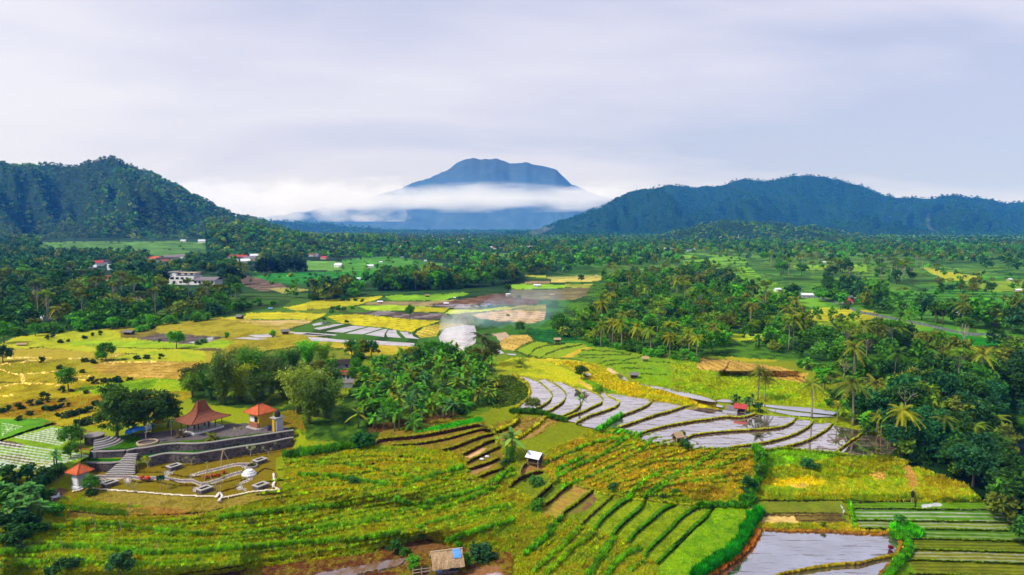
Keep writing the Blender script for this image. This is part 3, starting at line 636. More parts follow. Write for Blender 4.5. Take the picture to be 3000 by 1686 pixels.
for pts, w in (([140,1140,400,1140,600,1140,760,1160,1000,1150,1120,1170,1250,1190,1380,1190,1500,1230,1700,1180,1850,1120,1990,1080], 9.5), ([1350,1140,1480,1090,1700,1040,1900,990,2080,980,2180,970], 8), ([1040,1130,1080,1090,1160,1050], 7), ([1490,1230,1470,1290,1460,1330], 7), ([2080,1130,2090,1180,2000,1210,1950,1270,2050,1300], 5)):
    line('3', pts, w, PATH, wob=0.1, amp=0.1, rough=0)
    p0 = np.array(pts, float).reshape(-1, 2)
    for s in (-1, 1):
        line('3', (p0 + np.array([0, s * w * 0.46 * 4.258])).ravel().tolist(), 2.2, EDGE, dz=0.08, wob=0.1, amp=0.1)
for pts in ([130,1060,400,1080,600,1085,1000,1085], [1120,1110,1300,1140,1480,1140], [1100,1180,1250,1230,1420,1245], [1560,1250,1700,1230,1980,1160], [620,1190,720,1210,900,1200,1200,1250,1420,1250], [1000,1020,1300,1000,1560,960,1700,930,2100,880,2560,810], [1700,1340,1900,1280,1960,1250], [1980,1190,2150,1130,2280,1040,2400,1060]):
    line('3', pts, 3.2, (76,58,10), dz=-0.15)
for pts in ([110,1280,340,1300,700,1325,1000,1350,1300,1370,1690,1385], [1740,1400,1900,1370,2150,1320,2470,1295], [2470,1295,2410,1270,2370,1240], [-120,1320,0,1290,60,1240]): line('3', pts, 4.2, (216,204,178), dz=0.2, wob=0.1, amp=0.15, rough=0)
for pts in ([2390,1100,2400,1180,2385,1260], [1680,1380,1720,1340,1750,1380,1710,1430]): line('3', pts, 7, (210,204,194), dz=0.25, wob=0.3, amp=0.2, rough=0)
for cx, cy, rx, ry in ((230,1190,90,48),(570,1180,60,42),(1080,1090,70,30),(1420,1300,50,40),(2090,1160,50,30),(1970,1270,50,44),(2040,1015,50,28),(1390,1115,50,20)):
    for k, (cc, s) in enumerate((((90,82,84),1.0),(EDGE,0.8),((92,84,86),0.62),(EDGE,0.45))):
        a = np.linspace(0, 2*math.pi, 16, endpoint=False)
        field('3', np.stack([cx + rx*s*np.cos(a), cy + ry*s*np.sin(a)],1).ravel().tolist(), cc, 0.1, jit=0, rough=0)
field('L', [-200,1160,0,1150,200,1080,300,1060,300,1080,150,1110,0,1180,-200,1200], (92,66,44), 0.3, rough=0.1)
field('L', [430,740,520,680,600,700,520,780,470,870,420,880], (116,88,66), 0.3, rough=0.1); field('L', [430,600,560,530,600,560,470,640], (140,116,80), 0.3)
# ---- the flooded terraces
DROP = 0.29
LN = [cv('1', p) for p in (
    [80,150,200,205,270,250,300,330,300,400,270,460,190,520,120,600],
    [340,225,400,240,470,290,530,345,580,400,582,440,545,490,470,540,385,585,310,610],
    [510,220,600,265,680,320,740,380,757,430,735,480,680,530,600,580,540,612,465,632],
    [720,265,830,310,910,350,960,395,968,440,962,490,940,530,890,590,800,640,720,672],
    [1040,360,1120,395,1190,430,1217,475,1200,510,1120,545,1050,582,960,625,880,650,740,705],
    [1240,372,1270,420,1340,460,1412,490,1422,520,1370,560,1270,600,1150,640,1010,690,880,762],
    [1800,470,1830,492,1760,545,1640,600,1500,650,1420,682,1300,740,1200,810,1165,845],
    [2270,540,2160,580,2020,625,1880,660,1730,710,1600,755,1480,795,1405,815])]
LN.append(np.vstack([cv('2', [740,640,620,680,480,692,420,682,300,690,150,715,0,730]), cv('1', [2300,745,2150,770,1950,812,1800,850,1700,890,1635,930])]))
LN.append(np.vstack([cv('2', [1240,700,1200,750,1100,800,950,826,750,842,500,856,250,876,100,890,0,905]), cv('1', [2330,915,2265,948])]))
LN += [cv('2', p) for p in ([1455,740,1420,790,1330,850,1200,910,1000,970,800,1012,600,1040,430,1062], [1695,770,1640,830,1530,900,1400,970,1250,1020,1110,1052], [2095,870,2010,930,1920,990,1820,1062,1755,1112])]
EXT = {1: (None, [('1',[120,602,300,608])]), 4: (None, None), 7: (None, [('1',[1180,840,1400,820])]), 9: (None, [('1',[1640,930,1700,985,1900,1022,2110,1012,2240,965])]),
       10: (None, [('1',[2260,985,2262,1030,2370,1082]),('2',[60,1078,300,1082])]), 11: (None, [('2',[430,1066,470,1092,800,1096,1090,1060])]), 12: (None, [('2',[1110,1058,1150,1072,1400,1102,1690,1118])]),
       8: (None, [('1',[1410,822,1520,850,1620,900])])}
PONDS = []       # (polygon in photo px, level)
for k in range(1, 13):
    zt = -DROP * (k - 1); u = smooth(LN[k - 1]).copy(); l = smooth(LN[k])
    if k > 1: u[:, 1] += band_px(u[:, 1], DROP, zt) + 1
    ex = [cv(c, p) for c, p in (EXT.get(k, (None, None))[1] or [])]
    PONDS.append((np.vstack([u] + ex + [l[::-1]]), zt))
u = smooth(LN[12]).copy(); u[:, 1] += band_px(u[:, 1], DROP, -DROP * 11)
PONDS.append((np.vstack([cv('2', [2500,1090,2470,1030,2440,1010,2250,920,2130,888]), u[3:], cv('2', [1800,1155,2000,1168,2420,1155])]), -DROP * 12))
for poly, z in PONDS:
    m, sl = inside(poly); Z[sl][m] = z - 0.12; C[sl][m] = (96,78,66); G[sl][m] = 0; ROUGH[sl][m] = 0
for k in range(1, 13): riser('1', smooth(LN[k]), DROP, -DROP * (k - 1), lw=5.0, taper=False, col=(72,46,28))
line('1', [80,150,200,205,270,250,305,330,305,400,275,460,195,520,115,600], 7, (150,138,16), dz=0.3, g=0.2)
field('1', [-150,230,-60,170,60,170,200,240,290,330,290,400,250,470,100,540,-60,590,-200,560,-230,420], (44,70,14), 0.3, (50, 1.6, (84,96,14), 0.35), g=0.25)
field('1', [200,205,280,190,290,220,230,245], (120,96,82), 0.25)
line('1', [80,615,300,612,460,640,560,680,740,720], 8, (52,96,12), dz=0.3, g=0.5); line('1', [1160,850,1280,770,1440,660], 8, (70,150,14), dz=0.35, g=0.55)
for q in range(6): line('1', [1330+q*62,890+q*6,1400+q*60,840+q*8], 5, (64,150,14), dz=0.3, g=0.3)
line('2', [740,640,900,648,1050,655,1240,690,1450,725,1690,760,2090,862,2260,905], 4, (120,138,20), dz=0.05, g=0.15)
line('1', [1700,990,1900,1030,2110,1030,2300,1060,2380,1090], 4, (110,132,14), dz=0.15, g=0.3); line('2', [0,1085,430,1085,800,1106,1100,1070,1400,1112,1700,1126,2000,1178,2440,1166], 4.5, (110,132,14), dz=0.15, g=0.3)
# water behind the terraces, the plateau ponds and the pond with the plume, the big paddy in front, the river
OTHER = [('1',[1410,150,1480,185,1535,240,1450,222,1400,172],0), ('1',[1650,270,1800,298,2050,328,2300,388,2555,465,2640,500,2560,500,2400,472,2200,432,2000,362,1800,322],-0.7), ('2',[230,492,330,470,430,480,450,512,330,505],-1.3), ('2',[0,482,150,502,330,552,330,572,200,552,0,505],-1.5),
         ('2',[680,518,900,540,1150,560,1400,575,1700,620,1822,648,1700,662,1500,642,1250,612,1000,582,800,552],-2.05), ('2',[870,590,1000,600,1250,632,1500,657,1720,682,1500,692,1200,672,950,622],-2.2),
         ('8',[60,640,200,608,330,620,80,662],0),('8',[80,692,350,640,470,640,150,712],0),('8',[230,730,560,660,740,672,440,747],0),('8',[480,757,770,677,940,692,690,767],0),('8',[720,770,960,702,1005,702,965,760,960,800],0),('8',[1015,712,1110,710,1122,760,1172,812,1000,800,985,760],0),('8',[1150,732,1300,740,1320,790,1405,826,1230,812],0),
         ('8',[-60,765,0,752,200,770,385,786,0,782],0),('8',[0,802,150,806,400,832,700,850,800,842,780,862,600,882,300,857,60,852],0),('8',[820,842,1100,862,1340,877,1330,917,1100,907,745,887],0),
         ('7',[1390,522,1650,510,1740,542,1500,552],0),('7',[1900,482,2200,492,2500,515,2450,530,2000,510],0),('7',[1200,560,1400,545,1640,568,1500,580],0),('7',[900,540,1110,546,980,580,860,575],0),('7',[640,610,850,580,960,590,760,628],0),
         ('8',[1640,800,1720,690,1960,650,2090,660,2110,740,2100,870,1960,975,1680,915],0),('8',[2200,920,2300,900,2460,1000,2400,1015],0),('9',[560,1005,680,1010,690,1030,600,1022],0),
         ('6',[560,872,900,892,1300,892,1700,922,2120,932,2205,962,2262,1030,2252,1100,2200,1172,2000,1217,1800,1272,1500,1292,1250,1322,1000,1372,800,1412,560,1500,300,1640,-300,1640,-180,1480,0,1382,100,1322,250,1232,350,1142,450,1042,532,922],-8.6),
         ('6',[760,1460,900,1416,1300,1356,1700,1316,2000,1256,2240,1206,2150,1292,2050,1402,1960,1520,1700,1640,500,1640],-8.9)]
PP = []
for c, p, z in OTHER:
    q = cv(c, p); PP.append((q, z)); m, sl = inside(q)
    Z[sl][m] = z - 0.12; C[sl][m] = (100,82,70); G[sl][m] = 0; ROUGH[sl][m] = 0
line('6', [530,900,560,866,900,886,1300,886,1700,914,2120,922,2220,955,2290,1030,2270,1110,2240,1200,2160,1290,2060,1400,1960,1530], 9, (130,92,22), z=-8.45, g=0.15); line('6', [560,1510,800,1422,1000,1382,1250,1334,1500,1302,1800,1282,2000,1228,2230,1186], 6.5, (138,118,14), z=-8.5, g=0.12)
line('6', [-180,1470,0,1372,100,1312,240,1222,340,1132,440,1032,520,900], 14, (150,96,24), z=-8.2, g=0.35); line('6', [-250,1420,0,1270,200,1150,330,960,440,760,500,690], 26, (20,104,8), dz=0.5, g=0.8)
line('6', [2200,940,2330,960,2380,1060,2370,1180,2260,1290,2160,1440,2060,1600], 20, (60,124,10), dz=0.35, g=0.55); line('6', [2290,1000,2320,1060,2290,1150], 5, (196,160,20), g=0.3)
line('6', [2230,870,2400,870,2500,930], 20, (60,150,10), dz=0.3, g=0.7)
field('R', [2250,820,2330,850,2420,900,2700,1000,2700,1300,2420,1160,2330,1080,2270,960], (30,38,56), 0.2, z=-15.0, rough=0)
RIVER = (cv('R', [2265,830,2340,850,2420,900,2700,1000,2700,1280,2420,1150,2340,1075,2285,960]), -14.6)
PP.append(RIVER)
field('R', [1560,1110,1700,1090,2250,830,2300,1090,2420,1180,2700,1320,2900,1700,2413,1540,2150,1400,1980,1250,1800,1180], (18,44,12), 0.3)
m, sl = inside(RIVER[0]); C[sl][m] = (30,38,56); Z[sl][m] = -15.0
# ---- steps of the dry terraces
zz = -1.0
for k, p in enumerate(([205,345,225,310,250,288,400,265,700,240,950,200,1200,150,1450,100,1510,96,1535,115], [440,350,700,335,950,300,1200,245,1400,185,1560,150,1640,165], [1050,412,1200,370,1400,290,1560,235,1695,210], [1300,462,1450,390,1600,310,1705,282], [1345,572,1450,512,1600,440,1765,365], [1380,642,1550,592,1745,520], [1490,752,1620,690,1785,645], [1690,852,1770,790,1820,700,1822,630], [1880,882,1960,790,2100,720,2230,680,2300,690])):
    h = [0.62,0.42,0.55,0.6,0.5,0.55,0.5,0.5,0.6][k]; riser('4', p, h, zz, lip=(126,128,20)); zz -= h
riser('4', [2015,745,2030,660,2060,610,2095,588], 0.5, -4.4, lip=(150,142,60))
zz = -4.6
for k, p in enumerate(([62,495,180,380,285,290,275,262], [160,582,300,480,420,370,512,300], [408,702,440,640,560,560,700,450,792,380], [640,812,760,690,900,570,1032,450], [820,882,900,760,1020,650,1130,560,1262,480], [1030,962,1120,840,1250,720,1400,590,1455,480], [1230,1032,1350,890,1500,770,1680,620,1832,560], [1450,1232,1480,1140,1600,1020,1750,880,1880,740,2020,640,2132,560], [1590,1302,1750,1140,1900,1000,2050,850,2200,720,2292,590])):
    h = [0.8,0.5,0.5,0.4,0.45,0.5,0.45,0.4,0.45][k]
    riser('5', p, h, zz, col=(54,32,22) if k < 4 else (34,50,10), lip=(112,126,18) if k < 4 else (64,116,10), lw=7 if k < 4 else 10); zz -= h
line('5', [280,262,400,268,500,290,620,335,780,362,900,420,1150,450,1300,490,1850,545,2100,560,2700,545], 5, (134,140,24), dz=0.15, g=0.2)
line('5', [2100,570,2300,560,2600,560,2700,560], 14, (60,116,10), dz=0.35, g=0.4)
# hedgerows and grassy bunds among the rice
for c, pts, w, col, g in (('5',[-60,1190,100,1060,250,930,300,830,390,740],12,(58,126,10),.6),('5',[50,1400,200,1270,350,1150,480,1010,620,850],10,(96,136,12),.55),('5',[220,1430,400,1260,520,1130,800,920],10,(104,134,12),.55),('5',[740,1460,830,1310,920,1190,1050,1000],13,(66,126,10),.65),('5',[960,1460,1080,1300,1180,1210,1360,1120],11,(66,124,10),.6),('5',[1260,1380,1440,1260],9,(70,122,12),.5),('5',[1240,490,1300,390,1400,290,1500,230,1640,150],9,(60,132,10),.5),('5',[1420,480,1520,400,1640,300,1800,200,2000,100],9,(66,126,12),.5),('5',[350,260,360,150,480,60,640,0],9,(50,124,10),.5),
        ('V',[240,330,330,280,450,230,560,150,640,130],8,(60,126,10),.5),('V',[250,390,400,330,540,260,640,210,700,150],7,(76,132,12),.5),('V',[690,430,780,370,880,310,1040,210],7,(66,126,12),.5),('V',[1200,460,1215,390,1260,310,1250,240,1230,200],17,(40,108,10),.9),('V',[1160,450,1180,480,1200,460],14,(20,92,8),1.0),('V',[170,270,320,200,440,160,620,130],6,(70,128,12),.45),('V',[820,300,1000,290,1180,240],5,(84,120,12),.4),('V',[760,380,900,360,1100,330],5,(84,120,12),.4),
        ('W',[-200,740,0,720,400,690,800,725,1100,705,1400,680,1800,650,2000,620],8,(86,134,12),.6),('W',[-100,690,250,600,500,575,800,610,1100,630,1500,600,1900,560],6,(80,124,12),.55),('W',[1450,640,1700,590,2100,490,2300,430,2576,330],6,(80,130,12),.5),('W',[1100,545,1500,500,1800,470],6,(76,122,14),.55),('W',[1440,235,1560,215,1700,195,1860,172],13,(36,92,10),.9),('W',[2100,590,2300,540,2576,480],7,(76,130,12),.55),('W',[2250,660,2400,610,2576,560],7,(66,126,10),.6),('W',[1480,260,1800,280,2000,330,2250,350],5,(96,136,12),.5),('W',[1500,330,1700,340,2000,380,2180,330,2330,290],7,(70,126,12),.6),('W',[1830,420,2050,470,2120,480],6,(116,138,16),.4),('W',[2120,480,2250,440,2400,400,2576,300],7,(74,128,10),.55),('W',[600,660,900,660,1300,690],5,(90,134,12),.5),('W',[-100,800,300,760,700,780,1000,760],6,(90,130,12),.5),('W',[1990,450,2200,500,2500,390],6,(66,124,10),.6)):
    line(c, pts, w * .85, tuple(v * .6 + q * .4 for v, q in zip(col, (96, 140, 10))), dz=0.25, g=g * .85, wob=0.9)
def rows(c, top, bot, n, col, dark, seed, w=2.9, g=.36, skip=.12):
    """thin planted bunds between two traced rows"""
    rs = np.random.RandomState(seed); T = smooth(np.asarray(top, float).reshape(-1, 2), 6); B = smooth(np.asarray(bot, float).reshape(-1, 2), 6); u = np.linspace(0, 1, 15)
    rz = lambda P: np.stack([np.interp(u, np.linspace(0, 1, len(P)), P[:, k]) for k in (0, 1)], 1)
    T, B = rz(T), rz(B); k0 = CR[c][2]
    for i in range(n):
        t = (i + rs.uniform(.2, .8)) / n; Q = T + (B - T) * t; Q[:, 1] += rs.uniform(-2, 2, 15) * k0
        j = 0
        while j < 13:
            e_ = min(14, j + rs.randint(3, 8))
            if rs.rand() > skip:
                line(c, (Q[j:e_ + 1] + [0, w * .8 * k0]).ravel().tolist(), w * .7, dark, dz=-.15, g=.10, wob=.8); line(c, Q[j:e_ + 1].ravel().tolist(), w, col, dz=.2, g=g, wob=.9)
            j = e_
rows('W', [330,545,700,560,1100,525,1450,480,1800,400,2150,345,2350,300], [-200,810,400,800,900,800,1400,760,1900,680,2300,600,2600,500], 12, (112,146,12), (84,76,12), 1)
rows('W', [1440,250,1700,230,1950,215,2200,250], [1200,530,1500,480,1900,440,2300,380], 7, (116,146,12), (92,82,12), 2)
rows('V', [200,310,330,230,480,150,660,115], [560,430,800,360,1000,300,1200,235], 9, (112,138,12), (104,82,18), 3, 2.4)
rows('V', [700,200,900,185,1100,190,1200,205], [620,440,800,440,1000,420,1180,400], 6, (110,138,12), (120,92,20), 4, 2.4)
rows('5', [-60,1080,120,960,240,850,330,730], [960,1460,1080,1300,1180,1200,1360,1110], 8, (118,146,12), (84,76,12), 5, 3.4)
for c, pts, w in (('W',[230,640,500,600,900,640,1300,625],3),('W',[1430,660,1700,615,2000,580],3),('W',[1100,560,1500,516,1760,490],3),('W',[1840,290,1950,250,2080,240],3.5),('W',[1800,830,2000,790,2040,760],4),('W',[900,830,1300,770,1700,730,1900,700],5),('W',[340,510,640,535,1000,520,1120,500],5),('4',[310,975,400,940,560,925],4),('4',[740,1110,900,1040,1100,985],4)):
    line(c, pts, w, (58,50,12), dz=-0.1, g=0.1)

# field edges wander: shift the cover by a little noise everywhere but on built ground and water
am_ = np.clip((SY - 760) / 340, 0, 1) * 4.5 * ROUGH
jj_ = np.clip(np.round(np.arange(NY)[:, None] + am_ * (fbm(SX / 11, SY / 8, 61, 3, .7) - .5) * 1.6 / STEP), 0, NY - 1).astype(int); ii_ = np.clip(np.round(np.arange(NX)[None] + am_ * (fbm(SX / 11, SY / 8, 67, 3, .7) - .5) * 3.2 / STEP), 0, NX - 1).astype(int)
ok_ = (ROUGH == 1) & (ROUGH[jj_, ii_] == 1)
C = np.where(ok_[..., None], C[jj_, ii_], C); G = np.where(ok_, G[jj_, ii_], G)
# ---- anchors and relief
def anchor(c, pts, z):
    m, sl = inside(cv(c, pts)); k = m & np.isnan(Z[sl]); t = Z[sl]; t[k] = z
anchor('S', [-420,676,3500,676,3500,1060,2500,1060,2480,1090,1900,1085,1480,1070,1440,1080,1000,1080,840,1140,400,1150,-420,1230], 0.0)
for c, pts, z in (('1',[1100,-40,2500,-40,2555,300,2100,280,1700,200,1400,140],0.0), ('1',[620,0,1000,60,1200,330,900,220],0.0), ('2',[300,150,1300,200,1300,420,700,450,300,380],-1.9), ('R',[880,600,1300,560,1400,640,1500,850,1300,760,1100,680],-2.6), ('W',[-600,600,0,600,0,835,-600,835],-3.6), ('W',[300,640,1200,560,1200,780,300,820],-4.2), ('W',[1600,380,2100,360,2100,420,1600,440],-3.2), ('W',[1700,500,2500,470,2500,600,1700,640],-5.2), ('W',[-600,835,2576,880,2576,1200,-600,1200],-7.0), ('V',[0,700,500,760,700,900,0,900],-7.6), ('V',[300,300,1000,300,1000,380,400,340],-5.0), ('V',[1300,360,2000,340,2200,430,1300,430],-7.0), ('V',[800,640,1100,560,1180,640,950,800],-8.0), ('G',[600,1010,900,1000,1100,1150,700,1150],-7.2), ('W',[300,110,700,200,400,260],-1.2), ('L',[0,760,300,800,200,1000,0,1100],-2.4), ('G',[300,200,800,120,1000,500,700,700,400,500],-3.0), ('G',[1000,900,1448,850,1448,1300,1250,1150],-8.0), ('G',[500,760,800,800,900,930,620,900],-6.0)):
    anchor(c, pts, z)
Z[SY > 1800] = np.where(np.isnan(Z[SY > 1800]), -8.0, Z[SY > 1800])
def inpaint(v):
    k = ~np.isnan(v)
    if min(v.shape) <= 4 or k.all():
        return np.where(k, v, np.nanmean(v) if k.any() else 0.0)
    h, w = v.shape; H2, W2 = (h + 1) // 2, (w + 1) // 2
    pv = np.full((H2 * 2, W2 * 2), np.nan); pv[:h, :w] = v
    b = pv.reshape(H2, 2, W2, 2); kb = ~np.isnan(b); n = kb.sum((1, 3)); s = np.where(kb, b, 0).sum((1, 3))
    lo = inpaint(np.where(n > 0, s / np.maximum(n, 1), np.nan))
    u = np.repeat(np.repeat(lo, 2, 0), 2, 1)[:h, :w]; r = np.where(k, v, u)
    for _ in range(30):
        q = np.pad(r, 1, 'edge'); r = np.where(k, v, (q[:-2, 1:-1] + q[2:, 1:-1] + q[1:-1, :-2] + q[1:-1, 2:]) * 0.25)
    return r
w_ = np.clip((752 - SY) / 46, 0, 1) * np.clip((900 - SX) / 150, 0, 1)
Z = np.where(w_ > 0, w_ * 14.0, Z)
Z0 = inpaint(Z)
GXZ = Z0 + DZ
# cover roughness: uneven crop tops and soil
bump = (fbm(WX / 1.1, WY / 1.1, 21, 3, 0.6) - 0.5) * 0.55 * np.clip(G, 0, 0.6) / 0.5 + (fbm(WX / 0.45, WY / 0.45, 31, 2) - 0.5) * 0.10
GXZ = GXZ + bump * ROUGH * np.clip((1900 - SY) / 600, 0, 1) * (SY > 880)
dxr, dyr, dzr = ray(SX, SY); tt = (GXZ - CAM_H) / dzr
POS = np.stack([dxr * tt, dyr * tt, GXZ], -1)
KCOL = 0.96
yw_ = np.clip((C[..., 0] - .93 * C[..., 1]) / 20, 0, 1) * np.clip((110 - C[..., 2]) / 50, 0, 1) * np.clip((C[..., 1] - 90) / 30, 0, 1)
C[..., 0] *= 1 - .035 * yw_
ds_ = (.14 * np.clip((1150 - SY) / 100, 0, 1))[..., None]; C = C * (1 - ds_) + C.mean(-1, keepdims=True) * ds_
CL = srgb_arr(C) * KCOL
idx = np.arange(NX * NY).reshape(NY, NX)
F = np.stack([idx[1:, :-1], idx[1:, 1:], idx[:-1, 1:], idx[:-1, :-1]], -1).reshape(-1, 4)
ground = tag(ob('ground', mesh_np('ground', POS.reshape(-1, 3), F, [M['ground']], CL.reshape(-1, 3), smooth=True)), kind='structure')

def at(c, x=None, y=None):
    """point on the ground under a traced point"""
    p = cv(c, [x, y])[0]
    i = min(max((p[0] - GX[0]) / STEP, 0), NX - 1.001); j = min(max((p[1] - GY[0]) / STEP, 0), NY - 1.001)
    i0, j0 = int(i), int(j); fi, fj = i - i0, j - j0
    q = POS[j0, i0] * (1 - fi) * (1 - fj) + POS[j0, i0 + 1] * fi * (1 - fj) + POS[j0 + 1, i0] * (1 - fi) * fj + POS[j0 + 1, i0 + 1] * fi * fj
    return Vector(q)

# ---- water sheets
def sheet(poly, z, m):
    pts = at_z(poly[:, 0], poly[:, 1], z); vs = [Vector(p) for p in pts]
    mid = sum(vs, Vector()) / len(vs)
    tris = geometry.tessellate_polygon([[v - mid for v in vs]])
    me = bpy.data.meshes.new('water'); me.from_pydata([tuple(v - mid) for v in vs], [], [tuple(t) for t in tris]); me.materials.append(m); me.update()
    fl = sum(p.normal.z for p in me.polygons)
    if fl < 0: me.flip_normals()
    return tag(ob('water', me, None, mid), kind='structure')
WMAT = [mat_water('paddy_water_a', rot=R(-35), clods=0.565), mat_water('paddy_water_b', rot=R(-20), clods=0.545), mat_water('paddy_water_c', rot=R(40), clods=0.56, refl=0.8)]
MUD = mat_water('muddy_paddy_water', rot=R(-30), clods=0.52, stretch=(0.5, 0.9), mud=(0.13, 0.09, 0.065)); CLEAR = mat_water('still_paddy_water', clods=0.66, refl=0.86, rot=R(8), stretch=(0.25, 1.4)); RIV = mat_water('river_water', mud=(0.012, 0.02, 0.035), refl=0.28, clods=0.60, rough=0.15, stretch=(0.5, 0.8))
BIG = mat_water('big_paddy_water', clods=0.565, refl=0.84, rot=R(-6), stretch=(0.16, 1.7), mud=(0.12, 0.10, 0.09))
for k, (p, z) in enumerate(PONDS): sheet(p, z, MUD if k >= 11 else WMAT[0 if k < 5 else 1])
for k, (p, z) in enumerate(PP): sheet(p, z, RIV if z < -14 else BIG if z < -8 else CLEAR)
# ------------------------------------------------------------------ hills, volcano, low cloud, haze
def f2s(pts):
    return np.asarray(pts, float).reshape(-1, 2) * (3000 / 2576.)
def profile(pts):
    p = f2s(pts); return lambda x: np.interp(x, p[:, 0], p[:, 1])
class Hill:
    """a ridge with spurs: photo-traced skyline, base line at its own distance"""
    def __init__(s, name, top, base, d0, d1, x0, x1, seed, spur, back=1.5, col=(20, 44, 30), n=(420, 70), z0=-3.0, pw=1.0):
        s.top, s.base, s.d0, s.d1, s.x0, s.x1, s.seed, s.spur, s.z0, s.pw = profile(top), (profile(base) if base else None), d0, d1, x0, x1, seed, spur, z0, pw
        xs = np.linspace(x0, x1, n[0]); ts = np.concatenate([np.linspace(0, 1, n[1]), np.linspace(1.03, back, 16)])
        X, T = np.meshgrid(xs, ts); V = s.pos(X, T); V[0, :, 2] -= 30
        h, w = X.shape; i = np.arange(h * w).reshape(h, w)
        F = np.stack([i[:-1, :-1], i[:-1, 1:], i[1:, 1:], i[1:, :-1]], -1).reshape(-1, 4)
        c = srgb_arr(np.array(col, float))[None] * (0.7 + 0.6 * fbm(X.ravel() / 60, T.ravel() * 9, seed, 3)[:, None])
        s.o = tag(ob(name, mesh_np(name, V.reshape(-1, 3), F, [M['hill']], c, smooth=True)), kind='structure')
    def pos(s, X, T):
        X = np.asarray(X, float); T = np.asarray(T, float)
        Y1 = s.d1 * (1 + 0.10 * (vnoise(X / 150., X * 0 + 3, s.seed) - 0.5)); Y = s.d0 + (Y1 - s.d0) * T
        ridge = at_dist(X, s.top(X) + (vnoise(X / 52., X * 0 + 1, s.seed + 8) - .5) * 10 + (vnoise(X / 19., X * 0 + 2, s.seed + 9) - .5) * 6, Y1)[..., 2] - s.z0
        front = T ** s.pw * (1 - 0.10 * np.sin(np.clip(T, 0, 1) * math.pi))
        sp = (fbm(X / s.spur + T * 0.7, T * 2.2, s.seed, 4, 0.55) - 0.5) * 2
        gl = np.abs(vnoise(X / (s.spur * .55) + T * 1.6 + (fbm(X / 60., T * 4, s.seed + 3, 3) - .5) * 1.8, T * 1.3 + 7, s.seed + 50) * 2 - 1); gl = (1 - gl) ** 2
        hgt = ridge * (-(.52 if s.d1 > 3000 else .12) * gl * np.sin(np.clip(T, 0, 1) * math.pi) + np.where(T <= 1, front, 1 - (np.maximum(T - 1, 0) / 0.5) ** 1.4 * 0.95) + 0.95 * sp * np.sin(np.clip(T, 0, 1) * math.pi) ** 1.0)
        dx, dy, dz = ray(X, 664 + 0 * X)
        lim = (ridge + s.z0 - CAM_H) * Y / Y1 + CAM_H - s.z0        # spurs stay below the line of sight to the ridge
        hgt = np.where(T < 1, np.minimum(hgt, lim - (1 - T) * ridge * .10), hgt)
        return np.stack([dx / dy * Y, Y, s.z0 + np.maximum(hgt, -2)], -1)
hl = Hill('wooded_hill', [-400,470,-150,425,0,415,60,416,130,411,200,418,245,408,268,398,285,393,303,398,320,408,345,418,370,427,440,466,500,497,560,527,620,552,700,572,780,596,850,612,920,640,1000,655,1040,668], None, 1350, 1950, -560, 1180, 5, 120, z0=10.0, pw=0.92, col=(34,56,26))
hr = Hill('far_wooded_ridge', [1300,596,1330,585,1400,560,1450,545,1500,525,1530,508,1590,483,1680,470,1730,467,1790,470,1850,455,1930,450,2000,442,2070,445,2130,460,2200,487,2270,495,2330,502,2390,493,2440,502,2490,502,2576,510,2700,520,2850,540,3000,565,3100,580], None, 3000, 4400, 1480, 3500, 11, 150, col=(24,50,26))
hr2 = Hill('foothill', [1500,612,1600,600,1700,585,1760,570,1850,562,1960,566,2060,578,2150,590,2300,606,2400,615], None, 1500, 2100, 1700, 2800, 17, 110, col=(26,52,26), n=(220, 40))
hs = Hill('hill_spur', [480,548,560,560,620,572,700,584,780,604,850,620,920,640,1000,655], None, 860, 1060, 600, 1090, 29, 90, col=(30,56,26), n=(160, 30))
hm = Hill('distant_ridge', [500,556,620,548,700,556,760,560,830,563,900,572,1000,580,1060,584,1110,590,1160,600,1230,610,1320,606,1400,600], None, 4400, 5600, 540, 1680, 23, 130, col=(18,40,26), n=(220, 30))
